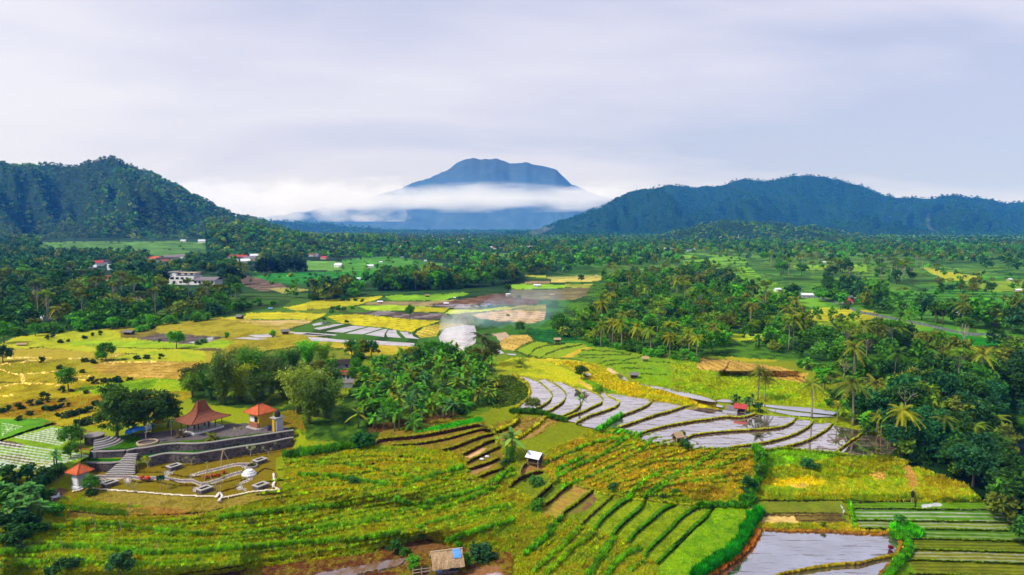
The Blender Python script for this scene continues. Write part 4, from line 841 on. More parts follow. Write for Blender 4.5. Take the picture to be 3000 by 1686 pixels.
# volcano: a cone rising through the cloud, outside the haze
vt = profile([200,610,500,568,700,542,850,517,985,482,1030,466,1065,453,1100,440,1150,412,1175,402,1190,398,1210,401,1250,400,1262,405,1285,412,1300,411,1330,410,1345,414,1370,421,1385,421,1400,430,1435,462,1500,492,1600,523,1800,562,2200,615])
def volcano():
    xs = np.linspace(150, 2750, 380); ts = np.concatenate([np.linspace(0, 1, 60), np.linspace(1.04, 1.6, 12)])
    X, T = np.meshgrid(xs, ts); Yr = 14000.0
    ridge = at_dist(X, vt(X) + (vnoise(X / 9., X * 0, 5) - .5) * 4 + (vnoise(X / 24., X * 0, 6) - .5) * 5, Yr)[..., 2]
    Y = 9500 + (Yr - 9500) * T
    dx, dy, dz = ray(X, 664 + 0 * X); r = fbm(X / 60, T * 5, 41, 4, 0.6) - 0.5; r2 = np.abs(vnoise(X / 24, T * 0.7, 8) - 0.5)
    env = np.sin(np.clip(T, 0, 1) * math.pi)
    z = ridge * np.where(T <= 1, T ** 1.25, 1 - ((T - 1) / .6) * 0.9) + env * (r * 220 - r2 * 60) * np.clip(ridge / 1200, 0.1, 1) - 120 * (1 - np.clip(T, 0, 1))
    z = np.where(T < 1, np.minimum(z, (ridge - CAM_H) * Y / Yr + CAM_H - (1 - T) * 130), z)
    V = np.stack([dx / dy * Yr * (0.9 + 0.1 * T), Y, z], -1)
    h, w = X.shape; i = np.arange(h * w).reshape(h, w)
    F = np.stack([i[:-1, :-1], i[:-1, 1:], i[1:, 1:], i[1:, :-1]], -1).reshape(-1, 4)
    m, t, o = mat_new('volcano_slope_air_blue'); p = t.nodes.new('ShaderNodeBsdfDiffuse'); t.links.new(p.outputs[0], o.inputs[0])
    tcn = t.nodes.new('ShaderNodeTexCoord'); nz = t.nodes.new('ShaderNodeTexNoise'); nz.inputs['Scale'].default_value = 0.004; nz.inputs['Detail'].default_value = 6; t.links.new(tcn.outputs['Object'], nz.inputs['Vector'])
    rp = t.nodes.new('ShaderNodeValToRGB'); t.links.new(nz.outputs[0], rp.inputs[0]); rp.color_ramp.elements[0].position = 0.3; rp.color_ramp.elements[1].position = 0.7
    rp.color_ramp.elements[0].color = (0.040, 0.078, 0.145, 1); rp.color_ramp.elements[1].color = (0.062, 0.100, 0.165, 1); t.links.new(rp.outputs[0], p.inputs['Color'])  # slope colour carries the blue of the distant air, painted in
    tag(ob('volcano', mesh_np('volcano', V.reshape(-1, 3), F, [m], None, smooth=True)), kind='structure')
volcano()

def vol_mat(name, build, col=(1, 1, 1), step=None):
    m, t, o = mat_new(name); v = t.nodes.new('ShaderNodeVolumePrincipled'); v.inputs['Color'].default_value = (*col, 1); v.inputs['Absorption Color'].default_value = (1, 1, 1, 1)
    v.inputs['Density'].default_value = 0; t.links.new(v.outputs[0], o.inputs['Volume']); build(t, v); return m
def box_ob(name, x0, x1, y0, y1, z0, z1, m):
    b = MB().box(x0, x1, y0, y1, z0, z1); return b.build(name, m)
# cloud band on the volcano's flank
def cloud_nodes(dens, sc, thick, edge, na=1.7):
    def f(t, v):
        A = t.nodes.new; K = t.links.new
        tcn = A('ShaderNodeTexCoord'); s = A('ShaderNodeSeparateXYZ'); K(tcn.outputs['Generated'], s.inputs[0])
        mp = A('ShaderNodeMapping'); K(tcn.outputs['Object'], mp.inputs[0]); mp.inputs['Scale'].default_value = sc
        nz = A('ShaderNodeTexNoise'); nz.inputs['Scale'].default_value = 1; nz.inputs['Detail'].default_value = 5; nz.inputs['Roughness'].default_value = 0.55; K(mp.outputs[0], nz.inputs['Vector'])
        def q(op, a, b, c=None):
            n = A('ShaderNodeMath'); n.operation = op
            for i, w in enumerate((a, b, c)):
                if w is None: continue
                if hasattr(w, 'node'): K(w, n.inputs[i])
                else: n.inputs[i].default_value = w
            return n.outputs[0]
        az = q('ABSOLUTE', q('SUBTRACT', s.outputs[2], 0.45), None); fall = q('SUBTRACT', 1.0, q('MULTIPLY', az, 2.15))
        ax = q('ABSOLUTE', q('SUBTRACT', s.outputs[0], 0.5), None); fx = q('MINIMUM', 1.0, q('MULTIPLY', q('SUBTRACT', 0.5, ax), edge))
        d = q('MULTIPLY_ADD', nz.outputs[0], na, -.5 * na - .15); d = q('ADD', d, q('MULTIPLY', q('MULTIPLY', fall, fx), 1.0))
        d = q('MINIMUM', 1.0, q('MAXIMUM', q('MULTIPLY', d, thick), 0.0)); d = q('MULTIPLY', d, dens); K(d, v.inputs['Density'])
    return f
def zat(sy, y): return float(at_dist(1500, sy, y)[2])
def xat(sx, y): return float((sx - 1500) / FPX * y / CP)
def cloud(name, x0, x1, y0, y1, yb, yt, dens, sc, thick, edge, label, na=1.7):
    yc = (y0 + y1) / 2; m = vol_mat(name + '_vapour', cloud_nodes(dens, sc, thick, edge, na), (.76, .79, .87)); [n for n in m.node_tree.nodes if n.type == 'PRINCIPLED_VOLUME'][0].inputs['Absorption Color'].default_value = (.5, .55, .68, 1); 
    o = box_ob(name, xat(x0, yc), xat(x1, yc), y0, y1, zat(yb, yc), zat(yt, yc), m); o.data.materials[0].cycles.volume_step_rate = 1.0
    return tag(o, label, 'cloud', kind='stuff')
cloud('cloud_band', 640, 2150, 8300, 9100, 624, 528, 0.0042, (0.0013, 0.002, 0.0060), 1.1, 3.0, 'flat band of white cloud lying across the flank of the blue volcano', 2.3)
cloud('cumulus_bank', 420, 1190, 7000, 7900, 650, 524, 0.0048, (0.0030, 0.003, 0.0058), .9, 2.6, 'low heap of white cumulus beside the volcano above the wooded hill', 4.2)

# the air of the valley
def hz(t, v): v.inputs['Density'].default_value = HAZE_D
HAZE_D = 1.05e-4
hm_ = vol_mat('haze_air', hz, col=(0.05, 0.30, 1.0)); hm_.cycles.homogeneous_volume = True
tag(box_ob('haze', -7500, 7500, -300, 6900, -17.5, 430, hm_), kind='stuff')
# smoke: wandering, widening volumes
def smoke(name, pts, rads, dens, col, label, sc=.2, na=3.5, fade=None):
    def f(t, v):
        A = t.nodes.new; K = t.links.new
        tcn = A('ShaderNodeTexCoord'); nz = A('ShaderNodeTexNoise'); nz.inputs['Scale'].default_value = sc; nz.inputs['Detail'].default_value = 5; nz.inputs['Roughness'].default_value = .6; nz.inputs['Distortion'].default_value = .8; K(tcn.outputs['Object'], nz.inputs['Vector'])
        m1 = A('ShaderNodeMath'); m1.operation = 'MULTIPLY_ADD'; K(nz.outputs[0], m1.inputs[0]); m1.inputs[1].default_value = na; m1.inputs[2].default_value = -.5 * na + .45; m1.use_clamp = True
        m2 = A('ShaderNodeMath'); m2.operation = 'MULTIPLY'; K(m1.outputs[0], m2.inputs[0]); m2.inputs[1].default_value = dens
        if fade:
            s = A('ShaderNodeSeparateXYZ'); K(tcn.outputs['Generated'], s.inputs[0]); m3 = A('ShaderNodeMapRange'); K(s.outputs['XYZ'.index(fade[0])], m3.inputs[0]); m3.inputs[3].default_value = fade[1]; m3.inputs[4].default_value = fade[2]
            m4 = A('ShaderNodeMath'); m4.operation = 'MULTIPLY'; K(m2.outputs[0], m4.inputs[0]); K(m3.outputs[0], m4.inputs[1]); m2 = m4
        K(m2.outputs[0], v.inputs['Density'])
    p = smooth(np.array(pts, float), 5); r = np.interp(np.linspace(0, 1, len(p)), np.linspace(0, 1, len(rads)), rads); mid = p.mean(0); rs = np.random.RandomState(len(p) + int(dens * 1e4))
    r = r * rs.uniform(.85, 1.15, len(r)); b = MB().tube([tuple(q - mid) for q in p], list(r), 12); 
    return tag(b.build(name, vol_mat(name + '_vapour', f, col), None, tuple(mid)), label, 'smoke', kind='stuff')
# ------------------------------------------------------------------ plants
RS = np.random.RandomState(2024)
def rot_basis(n, rs):
    a = rs.normal(size=(n, 3)); a /= np.linalg.norm(a, axis=1, keepdims=True)
    b = rs.normal(size=(n, 3)); b -= (a * b).sum(1, keepdims=True) * a; b /= np.linalg.norm(b, axis=1, keepdims=True)
    return a, b
def leaves(P, size, rs, up=0.5, aspect=0.55):
    """leaf quads around points P: random facing, tilted towards the sky"""
    n = len(P); nrm = rs.normal(size=(n, 3)); nrm[:, 2] = np.abs(nrm[:, 2]) + up; nrm /= np.linalg.norm(nrm, axis=1, keepdims=True)
    a = rs.normal(size=(n, 3)); a -= (a * nrm).sum(1, keepdims=True) * nrm; a /= np.linalg.norm(a, axis=1, keepdims=True); b = np.cross(nrm, a)
    s = (size * rs.uniform(0.65, 1.35, n))[:, None]; a = a * s; b = b * s * aspect
    V = np.stack([P - a, P - b * 0.9 + a * 0.1, P + a, P + b * 0.9 + a * 0.1], 1).reshape(-1, 3)
    return V, np.arange(n * 4).reshape(n, 4)
def cloud_crown(rs, cz, rad, nclump, nleaf, size, clr=0.33, shell=0.55, flat=1.0, tint=0.35, hollow=True):
    """foliage as clumps of leaves through an ellipsoid, with gaps between clumps"""
    rad = np.array(rad, float); Ps, T = [], []; cent = []
    for k in range(nclump):
        d = rs.normal(size=3); d /= np.linalg.norm(d); 
        if d[2] < -0.6: d[2] *= -0.5
        r = shell + (1 - shell) * rs.rand() ** 0.7 if hollow else rs.rand() ** 0.4
        c = d * rad * r * 0.82; cr = clr * rad.mean() * rs.uniform(0.7, 1.35); cent.append(c + [0, 0, cz])
        q = rs.normal(size=(nleaf, 3)); q /= np.linalg.norm(q, axis=1, keepdims=True); q *= (rs.rand(nleaf, 1) ** 0.45) * cr; q[:, 2] *= 0.7 * flat
        Ps.append(c + q); T.append(np.full(nleaf, 1 + tint * rs.uniform(-1, 1)))
    P = np.vstack(Ps) + [0, 0, cz]; t = np.concatenate(T) * rs.uniform(0.8, 1.2, len(P))
    V, F = leaves(P, size, rs); hue = rs.uniform(-0.12, 0.12, len(P))
    c = np.stack([t * (1 + hue), t, t * (1 - hue * 0.5)], 1)
    return V, F, np.repeat(c, 4, 0), cent
def join(*parts):
    V = np.vstack([p[0] for p in parts]); o = 0; Fs = []
    for p in parts: Fs.append(p[1] + o); o += len(p[0])
    return V, np.vstack(Fs), np.vstack([p[2] for p in parts])
def strip_leaf(base, dirh, up, L, wdt, droop, nseg, rs, tip=0.1, fold=0.0):
    """an arching ribbon leaf from base; returns verts (2(n+1),3) and quads"""
    t = np.linspace(0, 1, nseg + 1); dirh = np.array([math.cos(dirh), math.sin(dirh), 0]); side = np.array([-dirh[1], dirh[0], 0])
    c = base + np.outer(t * L * math.cos(up), dirh); c[:, 2] += t * L * math.sin(up) - droop * L * t ** 2
    w = wdt * np.interp(t, [0, 0.15, 0.5, 0.85, 1], [0.25, 0.8, 1.0, 0.7, tip]) * 0.5
    V = np.empty((2 * (nseg + 1), 3)); V[0::2] = c - side * w[:, None]; V[1::2] = c + side * w[:, None]; V[:, 2] -= np.repeat(w, 2) * fold
    F = np.array([[2 * i, 2 * i + 1, 2 * i + 3, 2 * i + 2] for i in range(nseg)]); return V, F
def many(parts):
    o = 0; Vs, Fs, Cs = [], [], []
    for V, F, c in parts: Vs.append(V); Fs.append(F + o); Cs.append(np.broadcast_to(np.asarray(c, float), (len(V), 3))); o += len(V)
    return np.vstack(Vs), np.vstack(Fs), np.vstack(Cs)
def trunk_mb(pts, rads, limbs=(), n=6):
    b = MB(); b.tube(pts, rads, n)
    for p, r in limbs: b.tube(p, r, 5)
    return b
def mb_mesh(b, name, m):
    me = bpy.data.meshes.new(name); me.from_pydata(b.v, [], b.f); me.materials.append(m); me.polygons.foreach_set('use_smooth', [True] * len(b.f)); me.update(); return me

PROTO = {}     # kind -> list of (part name, mesh) lists
def broad(seed, h, rad, cz, ncl, nlf, size, bark='bark', flat=1.0, trunk_r=0.22, shell=0.55, clr=0.33):
    rs = np.random.RandomState(seed); V, F, c, cent = cloud_crown(rs, cz, rad, ncl, nlf, size, flat=flat, shell=shell, clr=clr)
    lean = rs.uniform(-0.3, 0.3, 2); top = (lean[0], lean[1], cz * 0.95)
    limbs = []
    for q in cent[::max(1, len(cent) // 7)]:
        s = Vector(top) * rs.uniform(0.55, 0.9); e = Vector(q); mid = s.lerp(e, 0.5) + Vector((0, 0, -0.25))
        limbs.append(([s, mid, e], [trunk_r * 0.45, trunk_r * 0.3, trunk_r * 0.12]))
    b = trunk_mb([(0, 0, -0.6), (lean[0] * .2, lean[1] * .2, cz * 0.3), (lean[0] * .6, lean[1] * .6, cz * .65), top], [trunk_r * 1.25, trunk_r, trunk_r * 0.8, trunk_r * 0.45], limbs)
    return [('trunk', mb_mesh(b, 'trunk', M[bark])), ('crown', mesh_np('crown', V, F, [M['leaf']], c))]
PROTO['broad'] = [broad(1, 9, (4.1, 3.9, 3.9), 4.9, 44, 50, .36), broad(2, 11, (3.6, 3.6, 4.9), 5.8, 46, 50, .36), broad(3, 8, (4.7, 4.1, 3.4), 4.3, 44, 50, .38), broad(4, 10, (3.4, 4.0, 4.5), 5.4, 40, 55, .34, shell=0.45), broad(5, 9, (4.4, 4.7, 3.9), 4.8, 54, 44, .38, clr=0.26)]
PROTO['umbrella'] = [broad(11, 12, (3.6, 3.6, 1.3), 10.6, 20, 60, .30, 'pale_bark', 0.6, 0.15), broad(12, 13, (3.0, 3.2, 1.8), 11.2, 18, 60, .30, 'pale_bark', 0.6, 0.14), broad(13, 11, (4.2, 3.6, 1.2), 9.6, 24, 55, .30, 'pale_bark', 0.5, 0.15)]
PROTO['feather'] = [broad(21, 9, (5.4, 5.0, 4.4), 3.1, 90, 62, .28, 'bark', 0.5, 0.3, 0.35, 0.28), broad(22, 9, (3.6, 3.4, 5.0), 3.9, 70, 62, .28, 'bark', 0.6, 0.25, 0.35, 0.28)]
PROTO['shrub'] = [broad(31, 1.6, (0.9, 0.85, 0.8), 0.5, 16, 40, .16, 'bark', 0.9, 0.05, 0.4, 0.42), broad(32, 1.6, (1.1, 0.8, 0.75), 0.45, 18, 36, .16, 'bark', 0.9, 0.05, 0.4, 0.42), broad(33, 1.6, (0.7, 0.7, 1.0), 0.65, 16, 40, .16, 'bark', 0.9, 0.05, 0.4, 0.42)]
def far_tree(seed, rad, cz, ncl, nlf, size, bark='bark', flat=1.0, r=0.2):
    return broad(seed, 0, rad, cz, ncl, nlf, size, bark, flat, r)
PROTO['far_broad'] = [far_tree(41, (4.1, 3.9, 4.0), 4.9, 26, 22, .6), far_tree(42, (3.5, 3.7, 5.0), 5.8, 26, 22, .6), far_tree(43, (4.7, 4.3, 3.5), 4.3, 28, 22, .62), far_tree(44, (3.6, 3.5, 4.4), 5.2, 22, 24, .6)]
PROTO['far_umbrella'] = [far_tree(51, (3.6, 3.6, 1.4), 10.4, 14, 24, .55, 'pale_bark', .6, .17), far_tree(52, (3.0, 3.0, 2.0), 11.2, 13, 24, .55, 'pale_bark', .6, .16)]
def palm(seed, h, nf=20, L=3.6, leaflets=16, seg=1):
    rs = np.random.RandomState(seed); bend = rs.uniform(-0.5, 0.5, 2); top = np.array([bend[0], bend[1], h]); parts = []
    for k in range(nf):
        az = 2 * math.pi * k / nf * 2.4 + rs.uniform(-.2, .2); el = rs.uniform(-0.35, 1.1) if k % 3 else rs.uniform(-0.7, 0.0); droop = rs.uniform(0.35, 0.65); Lk = L * rs.uniform(.8, 1.1)
        t = np.linspace(0.0, 1, leaflets + 1); dh = np.array([math.cos(az), math.sin(az), 0]); sd = np.array([-dh[1], dh[0], 0])
        rib = top + np.outer(t * Lk * math.cos(el), dh); rib[:, 2] += t * Lk * math.sin(el) - droop * Lk * t ** 2
        tone = rs.uniform(0.7, 1.25); yel = rs.rand() ** 2 * 0.3 + (0.55 if el < -0.45 else 0)
        col = np.array([1 + yel, 1 + 0.15 * yel, 1]) * tone
        for s in (-1, 1):
            for i in range(1, leaflets + 1):
                ll = 0.75 * Lk / 3.6 * math.sin(min(1, 0.25 + t[i]) * math.pi * 0.72 + 0.45); p = rib[i]; q = rib[i - 1]
                tipv = p * 0.5 + q * 0.5 + sd * s * ll * 0.8 + dh * ll * 0.35 + np.array([0, 0, -ll * rs.uniform(0.45, 0.8)])
                V = np.array([q, p, tipv + (p - q) * 0.15, tipv - (p - q) * 0.15]); parts.append((V, np.array([[0, 1, 2, 3]]), col))
    V, F, c = many(parts)
    tr = trunk_mb([(0, 0, -0.5), (bend[0] * .1, bend[1] * .1, h * .3), (bend[0] * .45, bend[1] * .45, h * .7), tuple(top)], [.24, .17, .14, .12], n=7)
    return [('trunk', mb_mesh(tr, 'palm_trunk', M['palm_bark'])), ('fronds', mesh_np('fronds', V, F, [M['leaf']], c))]
PROTO['palm'] = [palm(61, 7.5), palm(62, 9), palm(63, 6.5), palm(64, 8.5, 24, 4.0)]
PROTO['far_palm'] = [palm(71, 8.5, 16, 3.4, 7), palm(72, 7.5, 16, 3.4, 7)]
PROTO['low_palm'] = [palm(75, 1.2, 18, 3.2, 12)]
def banana(seed, h=2.6, nl=10, n=2, clump=0.7):
    rs = np.random.RandomState(seed); parts = []; st = MB()
    for j in range(n):
        b = np.array([rs.uniform(-clump, clump), rs.uniform(-clump, clump), 0]); hh = h * rs.uniform(.7, 1.1)
        st.tube([tuple(b + [0, 0, -.4]), tuple(b + [0.05, 0.03, hh * .6]), tuple(b + [.05, .05, hh])], [.16, .13, .09], 6)
        for k in range(nl):
            az = 2.4 * k + rs.uniform(-.3, .3); el = rs.uniform(.5, 1.35) if k < nl - 3 else rs.uniform(-.1, .4); tone = rs.uniform(.65, 1.3); y = .7 * rs.rand() ** 3 + (0.5 if k >= nl - 2 else 0)
            V, F = strip_leaf(b + [0, 0, hh], az, el, rs.uniform(1.7, 2.5), rs.uniform(.5, .7), rs.uniform(.35, .75), 6, rs, fold=rs.uniform(.1, .5)); parts.append((V, F, np.array([1 + y, 1, 1]) * tone))
    V, F, c = many(parts); return [('stem', mb_mesh(st, 'stem', M['stem'])), ('leaves', mesh_np('leaves', V, F, [M['leaf']], c))]
PROTO['banana'] = [banana(81), banana(82, 3.0, 9), banana(83, 2.3, 10, 3), banana(84, 2.8, 11, 1)]
def bamboo(seed, h=10, n=26, spread=2.2, leaf=.32):
    rs = np.random.RandomState(seed); st = MB(); Ps = []
    for k in range(n):
        az = rs.uniform(0, 6.28); r = rs.uniform(0, .9); hh = h * rs.uniform(.65, 1.05); out_ = spread * rs.uniform(.3, 1.2)
        pts = [np.array([math.cos(az) * (r + out_ * t ** 2.2), math.sin(az) * (r + out_ * t ** 2.2), hh * (t - .18 * t ** 4)]) for t in np.linspace(0, 1, 6)]
        st.tube([tuple(p) for p in pts], list(np.linspace(.06, .015, 6)), 4)
        for t in np.linspace(.28, 1, 13):
            i = min(4, int(t * 5)); p = pts[i] + (pts[i + 1] - pts[i]) * (t * 5 - i); m = int(15 * (0.6 + t * .6))
            Ps.append(p + rs.normal(size=(m, 3)) * [.5, .5, .4] + [0, 0, -.15])
    P = np.vstack(Ps); V, F = leaves(P, leaf, rs, 0.3, .33); t = 1.55 * rs.uniform(.7, 1.25, len(P)) * (0.8 + .4 * fbm(P[:, 0] * .8, P[:, 2] * .5, seed, 2)); c = np.repeat(np.stack([t * 1.05, t, t], 1), 4, 0)
    return [('culms', mb_mesh(st, 'culms', M['stem'])), ('foliage', mesh_np('foliage', V, F, [M['leaf']], c))]
PROTO['bamboo'] = [bamboo(91), bamboo(92, 11, 24, 1.8), bamboo(93, 9, 30, 2.8)]
def bare(seed, h=5.5, r=.16, depth=3, m='pale_bark', spread=.55):
    rs = np.random.RandomState(seed); b = MB()
    def grow(p, d, L, r, k):
        q = p + d * L; mid = p + d * L * .5 + Vector(rs.uniform(-.08, .08, 3)) * L; b.tube([p, mid, q], [r, r * .8, r * .6], 5)
        if k:
            for j in range(3 if k > 1 else 2):
                e = (d + Vector(rs.uniform(-1, 1, 3)) * spread * 1.5); e.z = abs(e.z) * .9 + .25; grow(q, e.normalized(), L * rs.uniform(.55, .8), r * .6, k - 1)
    grow(Vector((0, 0, -.3)), Vector((0, 0, 1)), h * .42, r, depth)
    return b
PROTO['bare'] = [[('branches', mb_mesh(bare(95, 9), 'branches', M['pale_bark']))], [('branches', mb_mesh(bare(96, 8), 'branches', M['pale_bark']))]]
def frangipani(seed, h=2.4):
    b = bare(seed, h, .07, 2, 'pale_bark', .7); rs = np.random.RandomState(seed); tips = np.array([v for v in b.v if v[2] > h * .62]); P = tips[rs.randint(0, len(tips), 60)] + rs.normal(size=(60, 3)) * .14
    V, F = leaves(P, .15, rs, .5, .4); t = rs.uniform(.7, 1.3, len(P)); return [('branches', mb_mesh(b, 'branches', M['pale_bark'])), ('leaves', mesh_np('leaves', V, F, [M['leaf']], np.repeat(np.stack([t] * 3, 1), 4, 0)))]
PROTO['frangipani'] = [frangipani(97), frangipani(98, 2.9)]
PROTO['topiary'] = [broad(99, 2, (.62, .62, .6), 1.9, 16, 60, .10, 'pale_bark', .9, .05, .5, .45)]

def plant(kind, name, label, cat, p, s=1.0, col=(.04, .09, .015), group=None, var=None, sz=None, tilt=0.0, far=False):
    pr = PROTO[kind][RS.randint(len(PROTO[kind])) if var is None else var % len(PROTO[kind])]
    o = thing(name, label, cat, p, RS.uniform(0, 6.28), group, float(s))
    if sz: o.scale = (float(s) * sz[0], float(s) * sz[0], float(s) * sz[1])
    if tilt: o.rotation_euler = (RS.uniform(-tilt, tilt), RS.uniform(-tilt, tilt), RS.uniform(0, 6.28))
    j = RS.uniform(.78, 1.25)
    for nm, me in pr:
        c = bpy.data.objects.new(nm, me); COL.objects.link(c); c.parent = o; c.color = (col[0] * j * RS.uniform(.9, 1.15), col[1] * j, col[2] * j, 1)
    return o
DK = (.034, .110, .014); MD = (.060, .190, .012); BR = (.078, .300, .012); YL = (.175, .235, .010); OL = (.140, .185, .016); BL = (.034, .115, .038); PG = (.140, .250, .012); BAN = (.075, .300, .014)

def scatter(c, poly, n, dmin, seed, power=1.6, avoid=(), tall=8.0):
    """random ground points in a traced region, at least dmin metres apart"""
    rs = np.random.RandomState(seed); pg = cv(c, poly); ht = tall; m, sl = inside(pg); jj, ii = np.nonzero(m)
    jj = jj + sl[0].start; ii = ii + sl[1].start
    if not len(jj): return []
    d = POS[jj, ii, 1]; w = d ** power; w /= w.sum(); pick = rs.choice(len(jj), min(len(jj), n * 8), replace=False, p=w) if (w > 0).sum() >= n * 8 else rs.permutation(len(jj))
    res = []; arr = np.zeros((0, 2)); av = [(inside(cv(*a))) for a in avoid]
    for k in pick:
        j, i = jj[k], ii[k]
        p = POS[j, i]; up = FPX * ht / p[1] / STEP
        if any(sl2[0].start <= q < sl2[0].stop and sl2[1].start <= i < sl2[1].stop and m2[q - sl2[0].start, i - sl2[1].start] for q in (j, int(j - up * .3), int(j - up * .6)) for m2, sl2 in av): continue
        if len(arr) and (np.hypot(arr[:, 0] - p[0], arr[:, 1] - p[1]) < dmin * (0.7 + 0.6 * rs.rand())).any(): continue
        res.append(p); arr = np.vstack([arr, p[None, :2]])
        if len(res) >= n: break
    return res

# ---- forests too far to count: one object each
def proto_far(seed, n, size, rad, cz):
    rs = np.random.RandomState(seed); V, F, c, _ = cloud_crown(rs, cz, rad, max(5, n // 12), 12, size, shell=.5, clr=.45); return V, F, c
FARP = [proto_far(201, 108, 1.05, (3.8, 3.8, 4.0), 4.2), proto_far(202, 108, 1.0, (3.1, 3.1, 5.0), 5.2), proto_far(203, 108, 1.1, (4.6, 4.2, 3.3), 4.2), proto_far(204, 96, 1.0, (3.8, 3.6, 2.6), 7.5)]
FARQ = [cloud_crown(np.random.RandomState(221 + q), cz, rad, 24, 20, .62)[:3] for q, (cz, rad) in enumerate(((4.6, (4.0, 3.8, 4.0)), (5.4, (3.4, 3.6, 4.9)), (4.1, (4.6, 4.2, 3.4)), (5.0, (3.6, 3.6, 4.4))))]
FARS = [proto_far(211, 44, 1.7, (3.4, 3.4, 3.4), 5.0), proto_far(212, 44, 1.6, (2.8, 2.8, 4.4), 6.0), proto_far(213, 44, 1.8, (4.4, 4.0, 2.8), 5.0)]
def forest(name, P, S, T, protos, label, seed):
    rs = np.random.RandomState(seed); P = np.asarray(P); S = np.asarray(S); T = np.asarray(T); k = rs.randint(0, len(protos), len(P)); Vs, Fs, Cs = [], [], []; o = 0
    for q, (V, F, c) in enumerate(protos):
        I = np.nonzero(k == q)[0]
        if not len(I): continue
        a = rs.uniform(0, 6.28, len(I)); ca, sa = np.cos(a)[:, None], np.sin(a)[:, None]; s = S[I][:, None]; zs = s * rs.uniform(.85, 1.25, (len(I), 1))
        X = (V[None, :, 0] * ca - V[None, :, 1] * sa) * s + P[I][:, 0:1]; Y = (V[None, :, 0] * sa + V[None, :, 1] * ca) * s + P[I][:, 1:2]; Zz = V[None, :, 2] * zs + P[I][:, 2:3]
        Vs.append(np.stack([X, Y, Zz], -1).reshape(-1, 3)); Fs.append((F[None] + (np.arange(len(I)) * len(V))[:, None, None]).reshape(-1, 4) + o); o += len(I) * len(V)
        Cs.append((c[None] * T[I][:, None, :]).reshape(-1, 3))
    return tag(ob(name, mesh_np(name, np.vstack(Vs), np.vstack(Fs), [M['forest']], np.vstack(Cs))), label, 'forest', kind='stuff')
def tints(n, rs, base, spread=.36, pos=None):
    pal = np.array(base); t = pal[rs.randint(0, len(pal), n)] * np.exp(rs.normal(size=(n, 1)) * spread * .5)
    return t
def hill_forest(name, H, n, xr, tr, protos, base, label, seed, smin=.8, smax=1.4, pale=None, dark=1.0):
    rs = np.random.RandomState(seed); x = rs.uniform(*xr, n); t = rs.uniform(tr[0], tr[1], n); P = H.pos(x, t); P[:, 2] -= .8
    T = tints(n, rs, base); f = fbm(x / 70., t * 6, seed, 3)[:, None]; T = T * (1.0 + 1.9 * f) * dark
    if pale is not None:
        w = np.clip((fbm(x / 110., t * 3.2, seed + 4, 3) - .5) * 5, 0, .85)[:, None]; T = T * (1 - w) + np.array(pale)[None] * w * rs.uniform(.6, 1.2, (n, 1))
    forest(name, P, rs.uniform(smin, smax, n), T, protos, label, seed)
hill_forest('hill_forest', hl, 14000, (-520, 1160), (0.0, 1.12), FARP, [DK, MD, BL, (.028, .070, .018), OL], 'forest of mixed dark and pale green trees covering the rounded hill with the pointed summit', 301, .6, 1.2, (.13, .20, .06))
hill_forest('spur_forest', hs, 1500, (610, 1080), (0.0, 1.1), FARP, [DK, MD, BL, OL], 'forest on the low spur running down from the rounded hill towards the valley', 306, .6, 1.1, (.10, .17, .05))
hill_forest('ridge_forest', hr, 11000, (1480, 3300), (0.0, 1.06), FARS, [DK, (.024, .12, .03), BL, (.016, .09, .03)], 'unbroken dark forest over the long blue ridge', 302, 1.0, 1.9, (.035, .17, .05), .6)
hill_forest('foothill_forest', hr2, 3600, (1700, 2780), (0.0, 1.06), FARS, [MD, BL, OL, DK], 'dark forest on the low foothill in front of the long blue ridge', 303, .6, 1.1, (.09, .17, .05))
hill_forest('distant_forest', hm, 1500, (540, 1670), (0.3, 1.05), FARS, [DK, BL], 'forest on the low far ridge under the volcano', 304, 1.3, 2.4)
def plain_forest(name, specs, protos, label, seed, base=(DK, MD, BL, OL, BR), sr=(.7, 1.3)):
    rs = np.random.RandomState(seed); P = []
    for c, poly, n, dmin in specs: P += list(scatter(c, poly, n, dmin, rs.randint(1 << 30), 1.4, FIELDS_KEEP))
    P = np.array(P); P[:, 2] -= .5; n = len(P); T = tints(n, rs, base) * np.where(P[:, 1:2] > 420, 1.15, 1.05); forest(name, P, rs.uniform(*sr, n), T, protos, label, seed)
